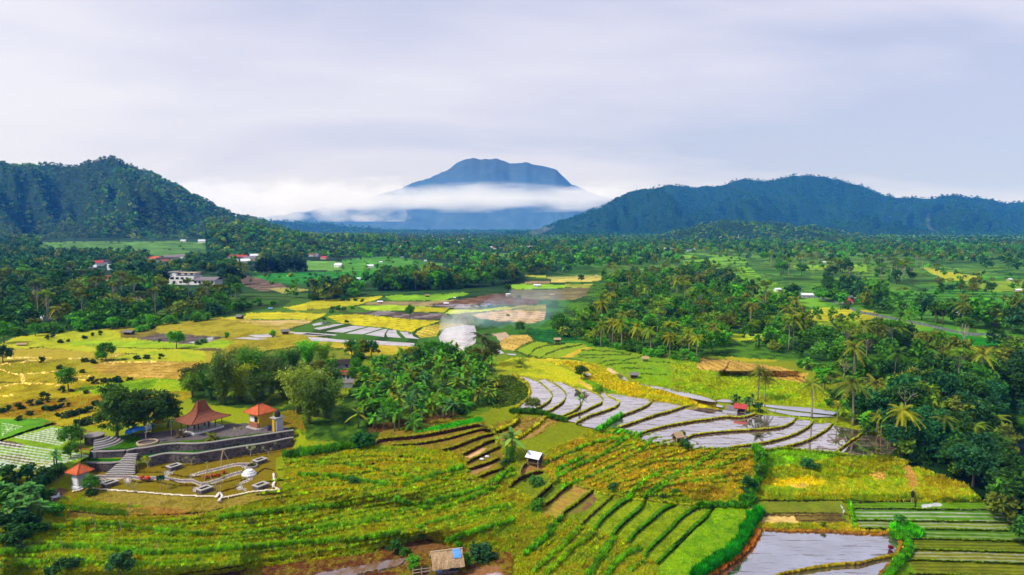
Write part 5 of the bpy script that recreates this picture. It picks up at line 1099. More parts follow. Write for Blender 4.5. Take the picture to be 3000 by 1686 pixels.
FIELDS_KEEP = [('A', [640,895,800,890,800,958,640,962]), ('A', [1050,855,1320,850,1320,912,1050,912]), ('A', [1620,850,1840,845,1840,912,1620,912]), ('A', [705,1010,825,1010,825,1056,705,1056]), ('A', [2180,835,2330,835,2330,880,2180,880]), ('A', [280,752,600,750,1000,750,1300,745,1500,765,1700,805,1500,830,1200,835,900,815,600,800,300,800]), ('A', [1780,990,2000,975,2413,965,2413,1040,1850,1085,1660,1000]), ('A', [2170,885,2413,890,2413,945,2180,940]),
    ('B', [0,890,350,860,700,905,690,950,400,930,180,960,240,1000,0,1050]), ('B', [900,830,1350,840,1300,848,900,840]), ('B', [1300,980,1860,985,1780,1200,1440,1330,900,1300,0,1100,700,1090,1150,1050]), ('C', [0,822,200,838,460,862,440,900,0,912]), ('C', [210,935,460,925,560,1005,790,1090,750,1130,560,1140,450,1060,340,1000]),
    ('C', [1190,1035,1370,1035,1390,1085,1700,1110,2050,1205,2413,1000,2413,1240,1800,1230,1540,1200]), ('C', [830,1252,1000,1214,1300,1234,1450,1275,1300,1335,1000,1330]), ('C', [1690,920,2080,960,2413,990,2413,1050,1900,1020]), ('R', [1540,105,1700,112,1820,175,2000,200,2390,262,2100,300,1750,245]), ('R', [2230,800,2413,870,2700,980,2700,1300,2413,1170,2300,1080]), ('C', [790,1100,980,1100,980,1170,790,1170]), ('C', [940,1120,1150,1190,1400,1262,1750,1332,2000,1388,2413,1440,2413,1460,2000,1405,1500,1305,1150,1215]), ('R', [1470,385,1880,450,1880,480,1480,430]), ('C', [310,1395,600,1395,600,1448,330,1448]), ('A', [1150,985,1620,985,1600,1110,1150,1110])]
plain_forest('valley_woodland', [('B',[-300,640,600,690,1300,690,1900,700,2413,720,3400,740,4900,770,4900,850,3400,830,2413,800,1300,780,500,800,0,760,-300,760], 2600, 6), ('B',[0,740,1300,740,2413,770,2413,900,1800,950,1300,1000,1150,1040,700,1080,400,1100,0,1130,-400,1150,-400,1060,0,1060,300,1000,900,960,700,900,0,850], 1500, 6), ('C',[0,760,2413,800,2900,820,2900,1000,2413,960,1700,900,1300,900,900,900,500,900,0,840], 620, 8)], FARP, 'mixed woodland spreading over the valley floor below the hills', 311)
plain_forest('wood_undergrowth', [('A', [-600,1090,200,1070,700,1060,1140,1075,1160,1130,1560,1130,1600,1095,1700,1150,1660,1215,1500,1275,1050,1322,700,1360,100,1385,-600,1430], 230, 6), ('B', [-250,1150,0,1120,260,1085,420,1060,700,1050,1000,1060,1140,1035,1300,975,1420,960,1420,985,1200,1040,1100,1075,800,1108,400,1125,100,1150,-150,1170], 110, 6), ('C', [0,900,300,1180,620,1200,900,1180,1100,1200,1500,1290,2413,1420,2413,1330,1500,1240,1250,1100,1160,1100,800,1150,540,1150,300,1020,60,905], 120, 6)], FARQ, 'mixed trees filling the woods between the villa, the palm wood and the road', 313)
KEEP_ = FIELDS_KEEP; FIELDS_KEEP = [q for q in KEEP_ if q[0] == 'R' or q[1][0] in (790, 940)]
plain_forest('field_trees', [('A', [150,760,1000,750,1500,765,1700,810,1500,835,300,815], 26, 10), ('A', [1660,980,2413,960,2413,1045,1850,1095], 26, 9), ('B', [0,870,350,845,700,905,690,960,180,960,240,1010,0,1050], 46, 8), ('C', [0,820,460,860,560,1000,800,1090,760,1140,560,1145,440,1060,200,930], 40, 8), ('C', [1170,1030,1390,1085,1700,1105,1850,1040,1700,910,2100,985,2700,985,2700,1260,2050,1225,1540,1205,1200,1095], 90, 9), ('C', [820,1250,1460,1275,1400,1340,950,1345], 14, 6), ('C', [780,900,1350,900,1600,950,1500,1090,1200,1030,800,945], 60, 9)], FARP, 'small trees and bushes dotted over the far green terraces', 315, (DK, MD, BR, OL), (.28, .62))
FIELDS_KEEP = KEEP_
plain_forest('palm_wood_trees', [('S', WOOD_R[:36] + WOOD_R[36:], 420, 5.2)], FARQ, 'mixed leafy trees filling the palm wood and the gorge behind the taller ones', 314, (DK, MD, BR, MD, PG, OL), (.5, .95))
plain_forest('ridge_foot_woodland', [('C', [-900,690,2413,685,3000,690,3000,790,2413,775,1200,745,0,735,-900,730], 1500, 7)], FARS, 'dark woodland along the foot of the long blue ridge', 316, (DK, BL, MD), (.8, 1.3))
plain_forest('village_woodland', [('A',[-600,740,260,740,300,800,900,815,1600,840,1850,780,2413,800,2413,870,2150,880,1800,960,1600,1000,1650,1060,1200,1080,0,1080,-600,1080], 1500, 6.0)], FARP, 'dark woodland around the villages below the wooded hill', 312, (DK, DK, MD, BL, OL))
# ---- trees one can tell apart
def wood(spec, label, group, kinds, seed):
    """kinds: list of (proto, name, category, label, n, dmin, scale range, colours)"""
    for q, kk in enumerate(kinds):
        proto, name = kk[:2]; lab, n, dmin, sr, cols = kk[-5:]; c, poly, avoid = spec
        cat = {'coconut_palm': 'palm', 'low_palm': 'palm', 'shrub': 'shrub', 'banana_plant': 'plant'}.get(name, 'tree')
        for p in scatter(c, poly, n, dmin, seed * 31 + q, 1.3, tuple(avoid) + tuple(FIELDS_KEEP), 2.0 if name in ('shrub', 'banana_plant') else 7.0):
            plant(proto, name, lab, cat, p, RS.uniform(*sr), cols[RS.randint(len(cols))], group + ' (' + cat + ')', sz=(1, RS.uniform(.88, 1.18)))
LW = ('A', [-600,1100,200,1075,700,1065,1200,1085,1640,1095,1700,1150,1660,1215,1500,1275,1050,1322,700,1360,100,1385,-600,1430], (('A', [1150,985,1620,985,1600,1110,1150,1110]),))
wood(LW, '', 'wood behind the left fields', [
    ('far_broad', 'broadleaf_tree', 'tree', 'dense rounded tree in the dark wood between the white villa and the yellow fields', 50, 7.5, (.8, 1.35), [DK, MD, BL, OL, DK]),
    ('far_umbrella', 'umbrella_tree', 'tree', 'slender pale-stemmed tree with a thin flat crown in the wood below the white villa', 48, 7, (.85, 1.15), [OL, PG, OL, (.093,.155,.046)]),
    ('far_palm', 'coconut_palm', 'palm', 'small dark palm among the trees of the wood below the white villa', 12, 12, (.9, 1.1), [MD, OL])], 1)
wood(('A', [80,1395,350,1370,700,1350,1050,1318,1300,1300,1480,1270,1560,1240,1700,1200,2000,1190,2100,1170,1700,1230,1480,1300,1060,1345,600,1385,350,1395,100,1412], ()), '', 'left wood edge', [
    ('shrub', 'shrub', 'shrub', 'bushy green shrub at the foot of the wood along the edge of the yellow fields', 28, 4.0, (2.0, 3.6), [BR, MD, BR, DK])], 2)
for x, y, s in ((1850,955,1.75),(1900,965,1.9),(1965,960,1.7),(2030,962,1.95),(2090,958,1.8),(2130,955,1.5)):
    plant('far_broad', 'broadleaf_tree', 'very tall dark tree in the black-green clump standing alone on the green fields', 'tree', at('A', x, y) - Vector((0, 0, 5)), s, (.016,.046,.025), 'black-green clump of tall trees', sz=(1, 1.15))
for x, y, s in ((1600,1035,1.3),(1640,1050,1.4),(1680,1050,1.3),(1585,1010,1.2),(1390,940,1.2),(1470,930,1.25),(1060,1040,1.4),(1140,1060,1.4),(980,1050,1.3),(900,1060,1.2)):
    plant('far_broad', 'broadleaf_tree', 'large dark tree rising right beside the white villa', 'tree', at('A', x, y), s, (.022,.068,.022), 'dark trees around the white villa', sz=(1, 1.1))
wood(('B', [-250,1150,0,1120,260,1085,420,1060,700,1050,1000,1060,1140,1035,1300,975,1420,960,1420,985,1200,1040,1100,1075,800,1108,400,1125,100,1150,-150,1170], ()), '', 'belt beyond the plateau', [
    ('far_broad', 'broadleaf_tree', 'rounded tree in the belt of trees along the far edge of the yellow plateau fields', 32, 7.5, (.8, 1.3), [DK, MD, OL, BL, BR]),
    ('far_umbrella', 'umbrella_tree', 'thin flat-topped tree in the belt along the far edge of the yellow plateau fields', 14, 8, (.7, 1.0), [OL, PG]),
    ('shrub', 'shrub', 'low dark shrub under the belt of trees beyond the plateau fields', 14, 5, (2.0, 3.4), [DK, MD, BR])], 3)
AV = [('C', [820,1245,1000,1205,1300,1225,1470,1280,1400,1335,950,1345]), ('C', [230,930,470,920,560,1000,800,1090,760,1135,560,1145,440,1060,330,1000]), ('R', [1540,100,1700,105,1820,175,2000,200,2400,262,2400,285,2100,275,1750,245]), ('C', [940,1120,1150,1190,1400,1262,1750,1332,2000,1388,2413,1440,2413,1460,2000,1405,1500,1305,1150,1215]), ('R', [1470,385,1880,450,1880,480,1480,430]), ('C', [310,1395,600,1395,600,1448,330,1448]), ('C', [790,1100,970,1100,970,1160,790,1160]), ('R', [2250,820,2413,890,2600,1000,2600,1300,2413,1150])]
RW = ('S', [1640,930,1700,830,1850,800,2050,800,2170,870,2330,900,2420,930,2600,990,2750,1005,2900,1010,2980,1060,2960,1120,2800,1180,2640,1200,2560,1150,2460,1085,2400,1060,2330,1052,2250,1050,2050,1036,1930,1028,1760,1008,1700,998,1640,985], AV)
wood(RW, '', 'right-hand wood', [
    ('broad', 'broadleaf_tree', 'leafy tree in the mixed palm wood above the flooded terraces', 74, 6.2, (.6, 1.0), [DK, MD, BR, OL, MD, PG]),
    ('umbrella', 'umbrella_tree', 'pale-stemmed tree with a light flat crown in the mixed palm wood', 26, 9, (.8, 1.1), [OL, PG, MD]),
    ('palm', 'coconut_palm', 'tall coconut palm inside the mixed wood above the flooded terraces', 40, 7, (.85, 1.15), [OL, PG, MD, YL]),
    ('banana', 'banana_plant', 'banana plant growing under the palms of the mixed wood', 46, 3.5, (1.0, 1.5), [BAN, BR, BAN]),
    ('shrub', 'shrub', 'dense low shrub on the floor of the mixed palm wood', 40, 3.6, (1.6, 3.0), [DK, MD, BR])], 4)
wood(('9', [1600,905,1760,930,1950,945,2110,985,2250,1015,2420,1055,2555,1070,2800,1100,3000,1130,3000,1110,2555,1030,2300,990,2000,920,1700,890], ()), '', 'right wood edge', [
    ('shrub', 'shrub', 'bright green shrub along the lower edge of the palm wood above the green rice', 22, 2.6, (1.3, 2.3), [BR, MD, BAN]), ('palm', 'coconut_palm', 'golden-fronded coconut palm on the lower edge of the palm wood', 9, 4, (.75, .95), [YL, PG, YL])], 5)
wood(('C', [540,860,900,850,1160,900,1180,1000,1150,1100,960,1120,820,1085,700,1015,560,955], ()), '', 'hillock trees', [
    ('far_broad', 'broadleaf_tree', 'tree of the grove between the green terraces and the long pale-roofed shed', 16, 8, (.85, 1.3), [DK, MD, OL, BR]), ('far_umbrella', 'umbrella_tree', 'bare-stemmed flat-topped tree in the grove above the long pale-roofed shed', 14, 9, (.8, 1.1), [OL, PG])], 6)
wood(('C', [1350,900,1650,880,1780,1000,1840,1050,1500,1075,1380,1070], ()), '', 'flat-crown grove', [('far_umbrella', 'umbrella_tree', 'bright green flat-topped tree in the grove beside the grey-walled house', 20, 8, (.85, 1.2), [PG, BR, PG]), ('far_broad', 'broadleaf_tree', 'dark bushy tree in the grove beside the grey-walled house', 8, 9, (.7, 1.1), [DK, MD])], 7)
wood(('C', [1540,1230,2000,1290,2413,1260,2700,1300,2700,1400,2413,1410,2000,1370,1600,1290], ()), '', 'roadside trees', [('far_broad', 'broadleaf_tree', 'bushy green tree beside the road through the terraces', 14, 8, (.8, 1.3), [MD, BR, DK]), ('palm', 'coconut_palm', 'slim coconut palm beside the road through the terraces', 8, 9, (.8, 1.0), [OL, PG])], 8)
wood(('C', [1750,1060,2413,1090,2413,1125,1800,1120], ()), '', 'terrace hedge', [('far_broad', 'broadleaf_tree', 'small tree in the hedge crossing the green terraces', 10, 9, (.5, .9), [MD, OL, DK])], 9)
wood(('S', [2480,1235,2600,1215,2760,1195,2890,1180,2925,1225,2930,1330,2960,1420,3060,1480,3060,1600,2985,1570,2900,1490,2840,1420,2760,1382,2680,1362,2625,1335,2600,1290,2520,1250], [('R', [2230,800,2413,890,2600,1000,2600,1300,2413,1160,2300,1060])]), '', 'gorge forest', [
    ('broad', 'broadleaf_tree', 'dark glossy tree in the forest of the gorge beside the river', 40, 4.6, (.6, 1.05), [DK, (.022,.096,.025), DK, (.028,.132,.031)]),
    ('banana', 'banana_plant', 'banana plant leaning out of the gorge forest over the golden field', 16, 3, (1.0, 1.4), [BAN, BR]),
    ('shrub', 'shrub', 'dark shrub on the rim of the gorge above the nursery beds', 24, 2.2, (1.4, 2.4), [(.022,.116,.025), DK, (.031,.155,.031)])], 10)
wood(('S', [2930,1080,3100,1050,3200,1250,3100,1330,3010,1290,2960,1180], ()), '', 'far bank forest', [('broad', 'broadleaf_tree', 'shady tree on the far bank of the river at the edge of the forest', 7, 5, (.9, 1.3), [DK, (.022,.085,.022)])], 11)
# single palms by the terraces
for c, x, y, s, v, col, lab in (('2',765,492,.95,0,OL,'coconut palm with a white-washed stem standing directly behind the red-roofed hut'), ('2',857,496,.85,2,OL,'shorter coconut palm close beside the white-stemmed palm behind the red-roofed hut'), ('2',1440,705,1.0,0,OL,'slim coconut palm at the corner of the long water strip'), ('2',1755,760,.55,2,YL,'stunted coconut palm at the end of the long water strip'),
        ('2',1955,800,1.2,0,OL,'tall coconut palm with a straight stem above the muddy lower terraces'), ('2',2235,620,1.0,2,OL,'coconut palm with drooping dead fronds behind the tall straight palm'), ('R',1552,1035,1.1,0,YL,'big golden-green coconut palm at the corner of the lowest muddy terrace'), ('R',1370,900,.62,2,YL,'low yellow coconut palm beside the lowest muddy terrace'), ('R',1400,915,.58,0,YL,'yellowing low palm just behind the lowest muddy terrace'), ('R',2055,1060,.75,3,PG,'wide coconut palm in the gorge forest nearest the golden field'), ('R',2190,1010,.85,3,PG,'wide-spreading coconut palm overhanging the river'), ('R',2000,930,.8,1,PG,'dark coconut palm deep in the gorge forest'), ('R',1830,1000,.7,3,OL,'half-hidden palm in the gorge forest behind the banana plants'), ('R',1270,330,.95,1,OL,'coconut palm at the foot of the gravel strip'), ('R',1215,560,1.1,1,OL,'tall palm whose crown shows above the straight-stemmed palm'), ('R',45,360,.8,1,YL,'golden palm at the edge of the wood above the tan ploughed field'), ('R',2110,500,.9,3,OL,'palm with a rusty crown high in the forest near the river'), ('R',1500,880,.6,2,YL,'short palm between the tall golden palm and the mud')):
    plant('palm', 'coconut_palm', lab, 'palm', at(c, x, y), s, col, 'palms around the flooded terraces', v)
wood(('S', [2340,1075,2420,1085,2520,1150,2600,1230,2560,1290,2480,1230,2420,1180,2390,1110], ()), '', 'terrace corner scrub', [('shrub', 'shrub', 'fresh green shrub in the scrub between the muddy terraces and the wood', 20, 2.6, (1.3, 2.4), [BR, MD, PG]), ('banana', 'banana_plant', 'banana plant in the scrub between the muddy terraces and the wood', 16, 3, (.9, 1.2), [BAN])], 14)
plant('bare', 'bare_tree', 'leafless pale tree with forked white branches beside the golden palm', 'tree', at('R', 1570, 900), 1.05, MD, var=0); plant('bare', 'bare_tree', 'tall leafless pale tree in the forest beyond the forked white tree', 'tree', at('R', 1745, 780), 1.1, MD, var=1); plant('bare', 'bare_tree', 'thin leafless tree at the wood edge above the golden bank', 'tree', at('R', 1140, 530), .75, MD, var=1)
# banana and palm grove in the middle
GV = ('S', [1040,1190,1090,1090,1165,1050,1260,1036,1370,1045,1440,1085,1462,1140,1425,1198,1330,1228,1250,1255,1120,1272,1050,1262], ())
wood(GV, '', 'middle grove', [('banana', 'banana_plant', 'banana plant in the dense grove beside the red roof', 130, 1.9, (.75, 1.25), [BAN, BR, BAN, (.062,.217,.046), PG]),
    ('low_palm', 'low_palm', 'low spreading palm in the banana grove', 22, 3.2, (.9, 1.25), [MD, BAN, PG]),
    ('broad', 'broadleaf_tree', 'small bushy tree among the banana plants of the grove', 11, 4, (.4, .6), [MD, BR, YL, DK]),
    ('shrub', 'shrub', 'leafy shrub under the banana grove', 26, 2.0, (1.2, 2.0), [DK, MD, BR])], 12)
for x, y, s, col in ((1640,1000,.62,BR),(1720,1010,.6,BR),(1480,960,.45,DK),(1560,1010,.6,BR),(1800,1040,.5,MD)):
    plant('broad', 'broadleaf_tree', 'fresh green tree on the back edge of the banana grove in front of the smoke', 'tree', at('8', x, y + 60), s, col, 'trees on the back edge of the grove')
plant('palm', 'sugar_palm', 'tall dark shaggy palm rising in front of the white smoke', 'palm', at('8', 2185, 1180), 1.0, (.054,.085,.025), var=3); plant('broad', 'broadleaf_tree', 'drooping open tree beside the dark shaggy palm', 'tree', at('8', 2300, 1150), .72, OL, var=1)
plant('broad', 'broadleaf_tree', 'thin olive tree just left of the dark shaggy palm', 'tree', at('8', 2110, 1170), .6, OL, var=3)
plant('low_palm', 'low_palm', 'dry golden palm clump alone on the green slope by the grove', 'palm', at('9', 760, 1170), 1.15, YL)
# bamboo and trees around the pavilion
for x, y, s, col, v in ((1080,1390,1.15,(.062,.127,.019),1),(950,1330,.95,DK,0),(1290,1340,.95,YL,0),(1440,1200,1.0,MD,1),(1600,1160,1.0,(.070,.147,.019),2),(1340,1050,.95,OL,2),(1760,1080,.85,MD,0)):
    plant('bamboo', 'bamboo_clump', 'feathery bamboo clump in the thicket behind the brown-roofed pavilion', 'bamboo', at('7', x, y), s, col, 'bamboo thicket behind the pavilion', v)
for x, y, s, col, v in ((2030,1500,1.15,(.155,.209,.019),2),(2230,1530,1.1,(.132,.202,.019),0),(2390,1560,1.0,(.070,.139,.019),2),(2150,1620,.9,(.078,.155,.019),1)):
    plant('bamboo', 'bamboo_clump', 'big yellow-green bamboo clump beside the yellow kiosk', 'bamboo', at('7', x, y), s, col, 'bamboo beside the kiosk', v)
for x, y, s, col, lab in ((2150,900,.85,BR,'upright bright bamboo clump left of the dark roofed house'),(2330,900,.75,PG,'upright pale bamboo clump beside the bright one behind the dark roof'),(1960,960,.7,DK,'small dark bamboo clump behind the yellow bamboo')):
    plant('bamboo', 'bamboo_clump', lab, 'bamboo', at('7', x, y), s, col)
for x, y, s, col, lab, k in ((560,1070,.62,MD,'light green bushy tree behind the dark house roof','broad'),(700,1080,.6,YL,'yellow-green tree between the dark roof and the plateau ponds','broad'),(800,1070,.62,DK,'dark rounded tree right of the yellow-green tree by the dark roof','broad'),(640,1075,.55,BR,'small bright tree just behind the dark house roof','broad')):
    plant(k, 'broadleaf_tree', lab, 'tree', at('8', x, y), s, col)
for x, y, s, col in ((300,1260,.5,MD),(610,1280,.5,BR),(560,1370,.42,MD),(330,1400,.45,DK),(700,1330,.42,BR),(180,1320,.5,OL),(640,1180,.5,DK)): plant('broad', 'broadleaf_tree', 'bushy tree crowding round the dark roofed house in the grove', 'tree', at('8', x, y), s, col, 'trees round the dark roof')
for x, y, s, v in ((1850,1330,.9,0),(1680,1260,.85,1),(1500,1400,.8,2),(2450,1300,.85,0)): plant('bamboo', 'bamboo_clump', 'dark green bamboo clump filling the thicket between pavilion and red roof', 'bamboo', at('7', x, y), s, (.05,.10,.014), 'bamboo between pavilion and red roof', v)
plant('broad', 'broadleaf_tree', 'rounded mid-green tree behind the orange kiosk roof', 'tree', at('7', 1570, 1320), .72, MD, var=4)
plant('feather', 'feathery_tree', 'tall feathery dark tree left of the spreading tree by the pavilion', 'tree', at('3', 440, 670), .98, (.060,.150,.018), sz=(1.08, 1.3), var=1); plant('feather', 'feathery_tree', 'wide spreading dark tree shading the blue tarpaulin', 'tree', at('3', 800, 560), .95, (.050,.125,.018), sz=(1.08, 1.3), var=0); plant('feather', 'feathery_tree', 'smaller dark tree touching the left eave of the pavilion', 'tree', at('3', 1080, 520), .66, (.055,.140,.018), sz=(1.08, 1.3), var=1)
plant('feather', 'feathery_tree', 'airy spreading olive tree at the left edge of the bamboo thicket', 'tree', at('7', 760, 1180), .85, (.085,.132,.019), var=0); plant('feather', 'feathery_tree', 'thin olive tree rising above the bamboo thicket', 'tree', at('7', 1330, 930), .8, (.078,.109,.022), var=0)
plant('broad', 'broadleaf_tree', 'pale green light tree behind the peak of the pavilion roof', 'tree', at('7', 700, 1300), .62, PG, var=3)
plant('low_palm', 'low_palm', 'spiky palm in front of the white pavilion floor', 'palm', at('3', 1640, 680), .62, OL); plant('palm', 'coconut_palm', 'dark young palm at the left end of the pavilion', 'palm', at('3', 1120, 640), .42, (.046,.078,.020), var=0); plant('low_palm', 'low_palm', 'brown drooping palm below the pavilion steps', 'palm', at('3', 1250, 640), .6, (.109,.093,.031))
plant('broad', 'broadleaf_tree', 'yellow shrub tree behind the blue tarpaulin', 'tree', at('3', 960, 530), .26, (.465,.341,.016), var=0)
# scattered trees and shrubs on the plain
for c, x, y, s, col, k, lab in (('P',1500,470,.62,MD,'broad','tree with two layered crowns alone on the yellow plain'), ('P',1440,480,.42,BR,'broad','small tree leaning beside the two-layered tree on the plain'), ('P',970,890,.6,MD,'broad','rounded tree with a green skirt alone on the golden field'), ('P',860,720,.28,BR,'broad','low side branch tree beside the rounded tree on the golden field'), ('P',40,490,.62,DK,'broad','dark tree cut by the edge of the golden field'),('P',60,225,.8,BR,'broad','broad leafy tree at the wood corner beside the plain'),('P',500,120,.5,BR,'broad','small bright tree at the wood edge on the plain'),('7',500,690,.7,BR,'broad','green clump of small trees on the bank of the ploughed paddy'),('8',1280,580,.62,MD,'broad','dark bushy tree standing in the ploughed plateau field'),('9',580,250,.6,DK,'broad','dark tree standing over the small white hut'),('9',1500,120,.62,DK,'broad','dark bush group on the far pale field'),('9',1500,1330,.42,(.031,.093,.022),'broad','dark bush right in front of the field hut with the white sheet'),('9',1600,780,.6,BR,'broad','bright bush by the dark cassava plot'),('9',740,760,.5,MD,'broad','round bush at the corner of the burning field')):
    plant(k, 'broadleaf_tree', lab, 'tree', at(c, x, y), s, col)
for x, y, s in ((670,170,1.6),(745,140,1.6),(860,220,1.7),(965,200,1.3),(1195,160,1.7),(1310,125,1.4),(1420,110,1.8),(1205,490,1.9),(1320,510,1.9),(1940,450,1.8),(2075,445,1.9),(2280,445,1.7),(850,590,1.6),(600,500,1.9),(1165,640,1.4),(360,120,1.4),(1290,800,1.9),(1370,795,1.3),(1480,780,1.9),(1570,770,1.4),(1660,780,2.2),(1830,750,1.4),(625,1030,2.1),(670,1060,1.3),(870,1050,1.4),(430,1110,1.5),(560,1090,1.4),(1350,1100,1.5),(970,1120,1.0),(260,1160,1.5),(320,1150,1.2),(125,1180,1.3),(25,1205,1.5),(420,1240,1.4),(640,1170,1.4),(720,1175,1.5),(790,1150,1.4),(860,1130,1.4),(940,1270,1.8),(1020,1250,1.8),(1090,1225,1.8),(1160,1215,1.7),(1240,1190,1.9),(820,1260,1.2),(1110,1390,2.0),(1230,1370,2.1),(270,1310,1.4),(1220,935,1.2),(880,920,1.6),(1010,910,1.2),(2260,210,1.2)):
    plant('shrub', 'shrub', 'small dark round bush dotted over the golden plain', 'shrub', at('P', x, y), s * .62, [(.025,.070,.019),(.031,.090,.019),(.046,.085,.019)][RS.randint(3)], 'bushes dotted over the golden plain')
for c, x, y, s, col in (('8',440,350,1.6,DK),('8',510,350,1.5,DK),('8',600,350,1.5,DK),('8',685,360,1.7,DK),('8',380,460,2.2,BR),('8',450,470,2.0,MD),('8',300,500,2.0,BR),('8',560,450,1.7,BR),('8',210,585,1.3,DK),('8',490,620,1.3,DK),('8',1750,590,2.2,MD),('8',1850,590,2.4,BR),('8',1950,570,2.2,MD),('8',2050,580,2.2,BR),('9',560,170,1.2,DK),('9',230,430,1.6,DK),('9',150,430,1.5,DK),('9',720,310,1.8,OL),('9',590,540,1.2,OL),('7',1130,560,1.7,BR),('7',840,620,1.7,MD),('7',770,640,1.5,MD),('7',1700,545,1.9,BR),('7',2440,200,1.8,MD),('7',2520,210,1.9,BR),('7',100,470,2.4,BR),('7',30,480,2.4,BR),('7',180,450,2.4,DK)):
    plant('shrub', 'shrub', 'small green bush standing on the banks between the plateau fields', 'shrub', at(c, x, y), s * .8, col, 'bushes on the plateau banks')
# near field shrubs
for c, x, y, s, col, lab in (('W',330,810,1.7,(.028,.093,.019),'dark leafy bush at the bottom of the rice field'),('W',270,835,1.3,DK,'low dark bush beside the leafy bush at the bottom of the field'),('W',605,800,1.9,(.028,.085,.019),'round dark green bush at the bottom of the rice field'),('W',1780,370,1.0,(.046,.139,.023),'single green bush in the golden rice below the brown terraces'),('W',1265,575,.8,OL,'small bush at the middle of the grassy rows'),('W',460,430,.9,DK,'small dark bush below the garden wall'),('W',1830,180,2.1,(.023,.116,.019),'upright dark bush at the top of the rice field beside the brown terrace'),('W',1460,235,1.0,DK,'dark end bush of the hedge above the rice field'),('H',900,190,1.1,DK,'slim dark bush at the head of the bare track'),('H',540,540,1.0,MD,'green bush beside the muddy strip'),('H',360,540,1.3,DK,'dark bush left of the muddy strip'),('H',2030,640,2.0,(.031,.093,.025),'big dark bush beside the straw hut'),('H',1700,800,1.3,BR,'bright green bush at the corner of the straw hut'),('H',720,850,1.3,BR,'grassy bush left of the straw hut'),('H',1570,380,.8,BR,'small fresh bush above the straw hut'),('5',100,330,1.5,(.046,.171,.025),'round bright bush on the terrace edge below the pale-roofed hut'),('5',1035,370,1.0,(.039,.124,.022),'dark bush in the golden rows above the green terraces'),('5',1675,480,.7,DK,'tiny dark bush at the top of the green terraces'),('5',90,620,1.5,MD,'bush at the lower end of the second green terrace'),('5',1820,430,.9,MD,'green bush in the rice above the green terraces'),('V',1480,290,1.5,(.031,.124,.022),'dark bush alone in the golden field below the mud terraces'),('V',1530,300,1.0,MD,'smaller bush beside the dark bush in the golden field'),('V',1190,415,1.8,(.025,.116,.019),'dense dark bush on the hedgerow beside the golden field'),('V',1245,340,1.6,MD,'green bush on the hedgerow near its middle'),('V',1250,255,1.5,MD,'green bush at the upper end of the hedgerow'),('V',1950,590,1.3,(.046,.171,.022),'green bush at the corner of the big paddy'),('6',1330,850,.7,OL,'small weed bush on the bank of the big paddy'),('1',340,560,.6,OL,'x')):
    if lab != 'x': plant('shrub', 'shrub', lab, 'shrub', at(c, x, y), s, col)
for dx, lab in ((300,'thin little tree on the end bund of the first flooded terrace'),(350,'second thin tree on the end bund of the first flooded terrace'),(390,'olive sapling beside the thin trees on the terrace bund')):
    plant('broad', 'small_tree', lab, 'tree', at('1', dx, 600), .28, OL, var=3)
plant('banana', 'banana_plant', 'lone banana plant on the bund between the flooded terraces', 'plant', at('1', 910, 560), .75, BAN, var=3)
plant('banana', 'banana_plant', 'tall banana plant on the track beside the pale-roofed hut', 'plant', at('4', 1880, 540), 1.45, (.139,.295,.046), var=1); plant('bamboo', 'bamboo_clump', 'tuft of tall grassy bamboo beside the pale-roofed hut', 'bamboo', at('4', 1900, 560), .34, MD); plant('shrub', 'shrub', 'dark bush below the banana plant by the pale-roofed hut', 'shrub', at('4', 1850, 610), 1.4, DK)
for x, y, s in ((470,480,1.2),(540,500,1.1),(640,480,1.0),(690,470,1.1),(620,560,1.3)): plant('banana', 'banana_plant', 'small banana plant behind the red-roofed hut on the terraces', 'plant', at('2', x, y + 60), s * .62, (.046,.155,.031), 'banana plants behind the red-roofed hut')
plant('shrub', 'shrub', 'dark pointed bush to the right of the red-roofed hut', 'shrub', at('2', 770, 630), 1.4, DK, var=2); plant('shrub', 'shrub', 'dark bush under the little straw shelter', 'shrub', at('1', 2250, 1070), 1.5, DK); plant('shrub', 'shrub', 'green bush behind the little straw shelter', 'shrub', at('1', 2210, 965), 1.0, MD)
for x, y in ((250,790),(300,770),(360,800),(420,790)): plant('banana', 'banana_plant', 'banana plant beside the green slope above the yellow track', 'plant', at('R', x + 1050, y), .8, BAN, 'bananas beside the track')
plant('shrub', 'maroon_shrub', 'small dark red shrub standing in the big flooded paddy', 'shrub', at('6', 2170, 1150), .62, (.248,.019,.031), var=2)
for x, y, s, col in ((60,1180,1.6,DK),(180,1200,2.0,DK),(300,1100,2.2,DK),(120,1100,2.0,DK),(420,620,2.4,DK),(330,700,2.6,(.019,.078,.019)),(230,650,2.3,(.022,.085,.022)),(130,760,2.4,DK),(20,900,2.4,MD),(380,800,2.0,DK),(60,640,2.2,DK),(500,560,1.6,DK),(230,1010,2.4,(.019,.070,.019)),(80,1010,2.4,DK),(470,900,1.5,BR),(520,930,1.4,BR),(-80,800,2.5,DK),(-60,1100,2.2,DK)):
    plant('shrub', 'shrub', 'dark bushy shrub in the thicket beside the grey gate tower', 'shrub', at('L', x, y), s * .85, col, 'thicket beside the gate tower')
for x, y, s in ((270,860,1.5),(200,900,1.5),(330,880,1.3),(90,880,1.5),(130,980,1.4),(260,960,1.3),(30,820,1.4),(480,520,1.2),(370,950,1.2)):
    plant('banana', 'banana_plant', 'bright banana plant in the thicket beside the grey gate tower', 'plant', at('L', x, y), s * .68, (.078,.264,.046), 'bananas beside the gate tower')
for x, y, s, lab in ((625,310,.5,'slim dark sapling beside the white-striped beds'),(620,400,.34,'short sapling in front of the white-striped beds'),(800,700,.34,'leafy little tree beside the grey gate tower')): plant('broad', 'small_tree', lab, 'tree', at('L', x, y + 20), s, MD, var=2)
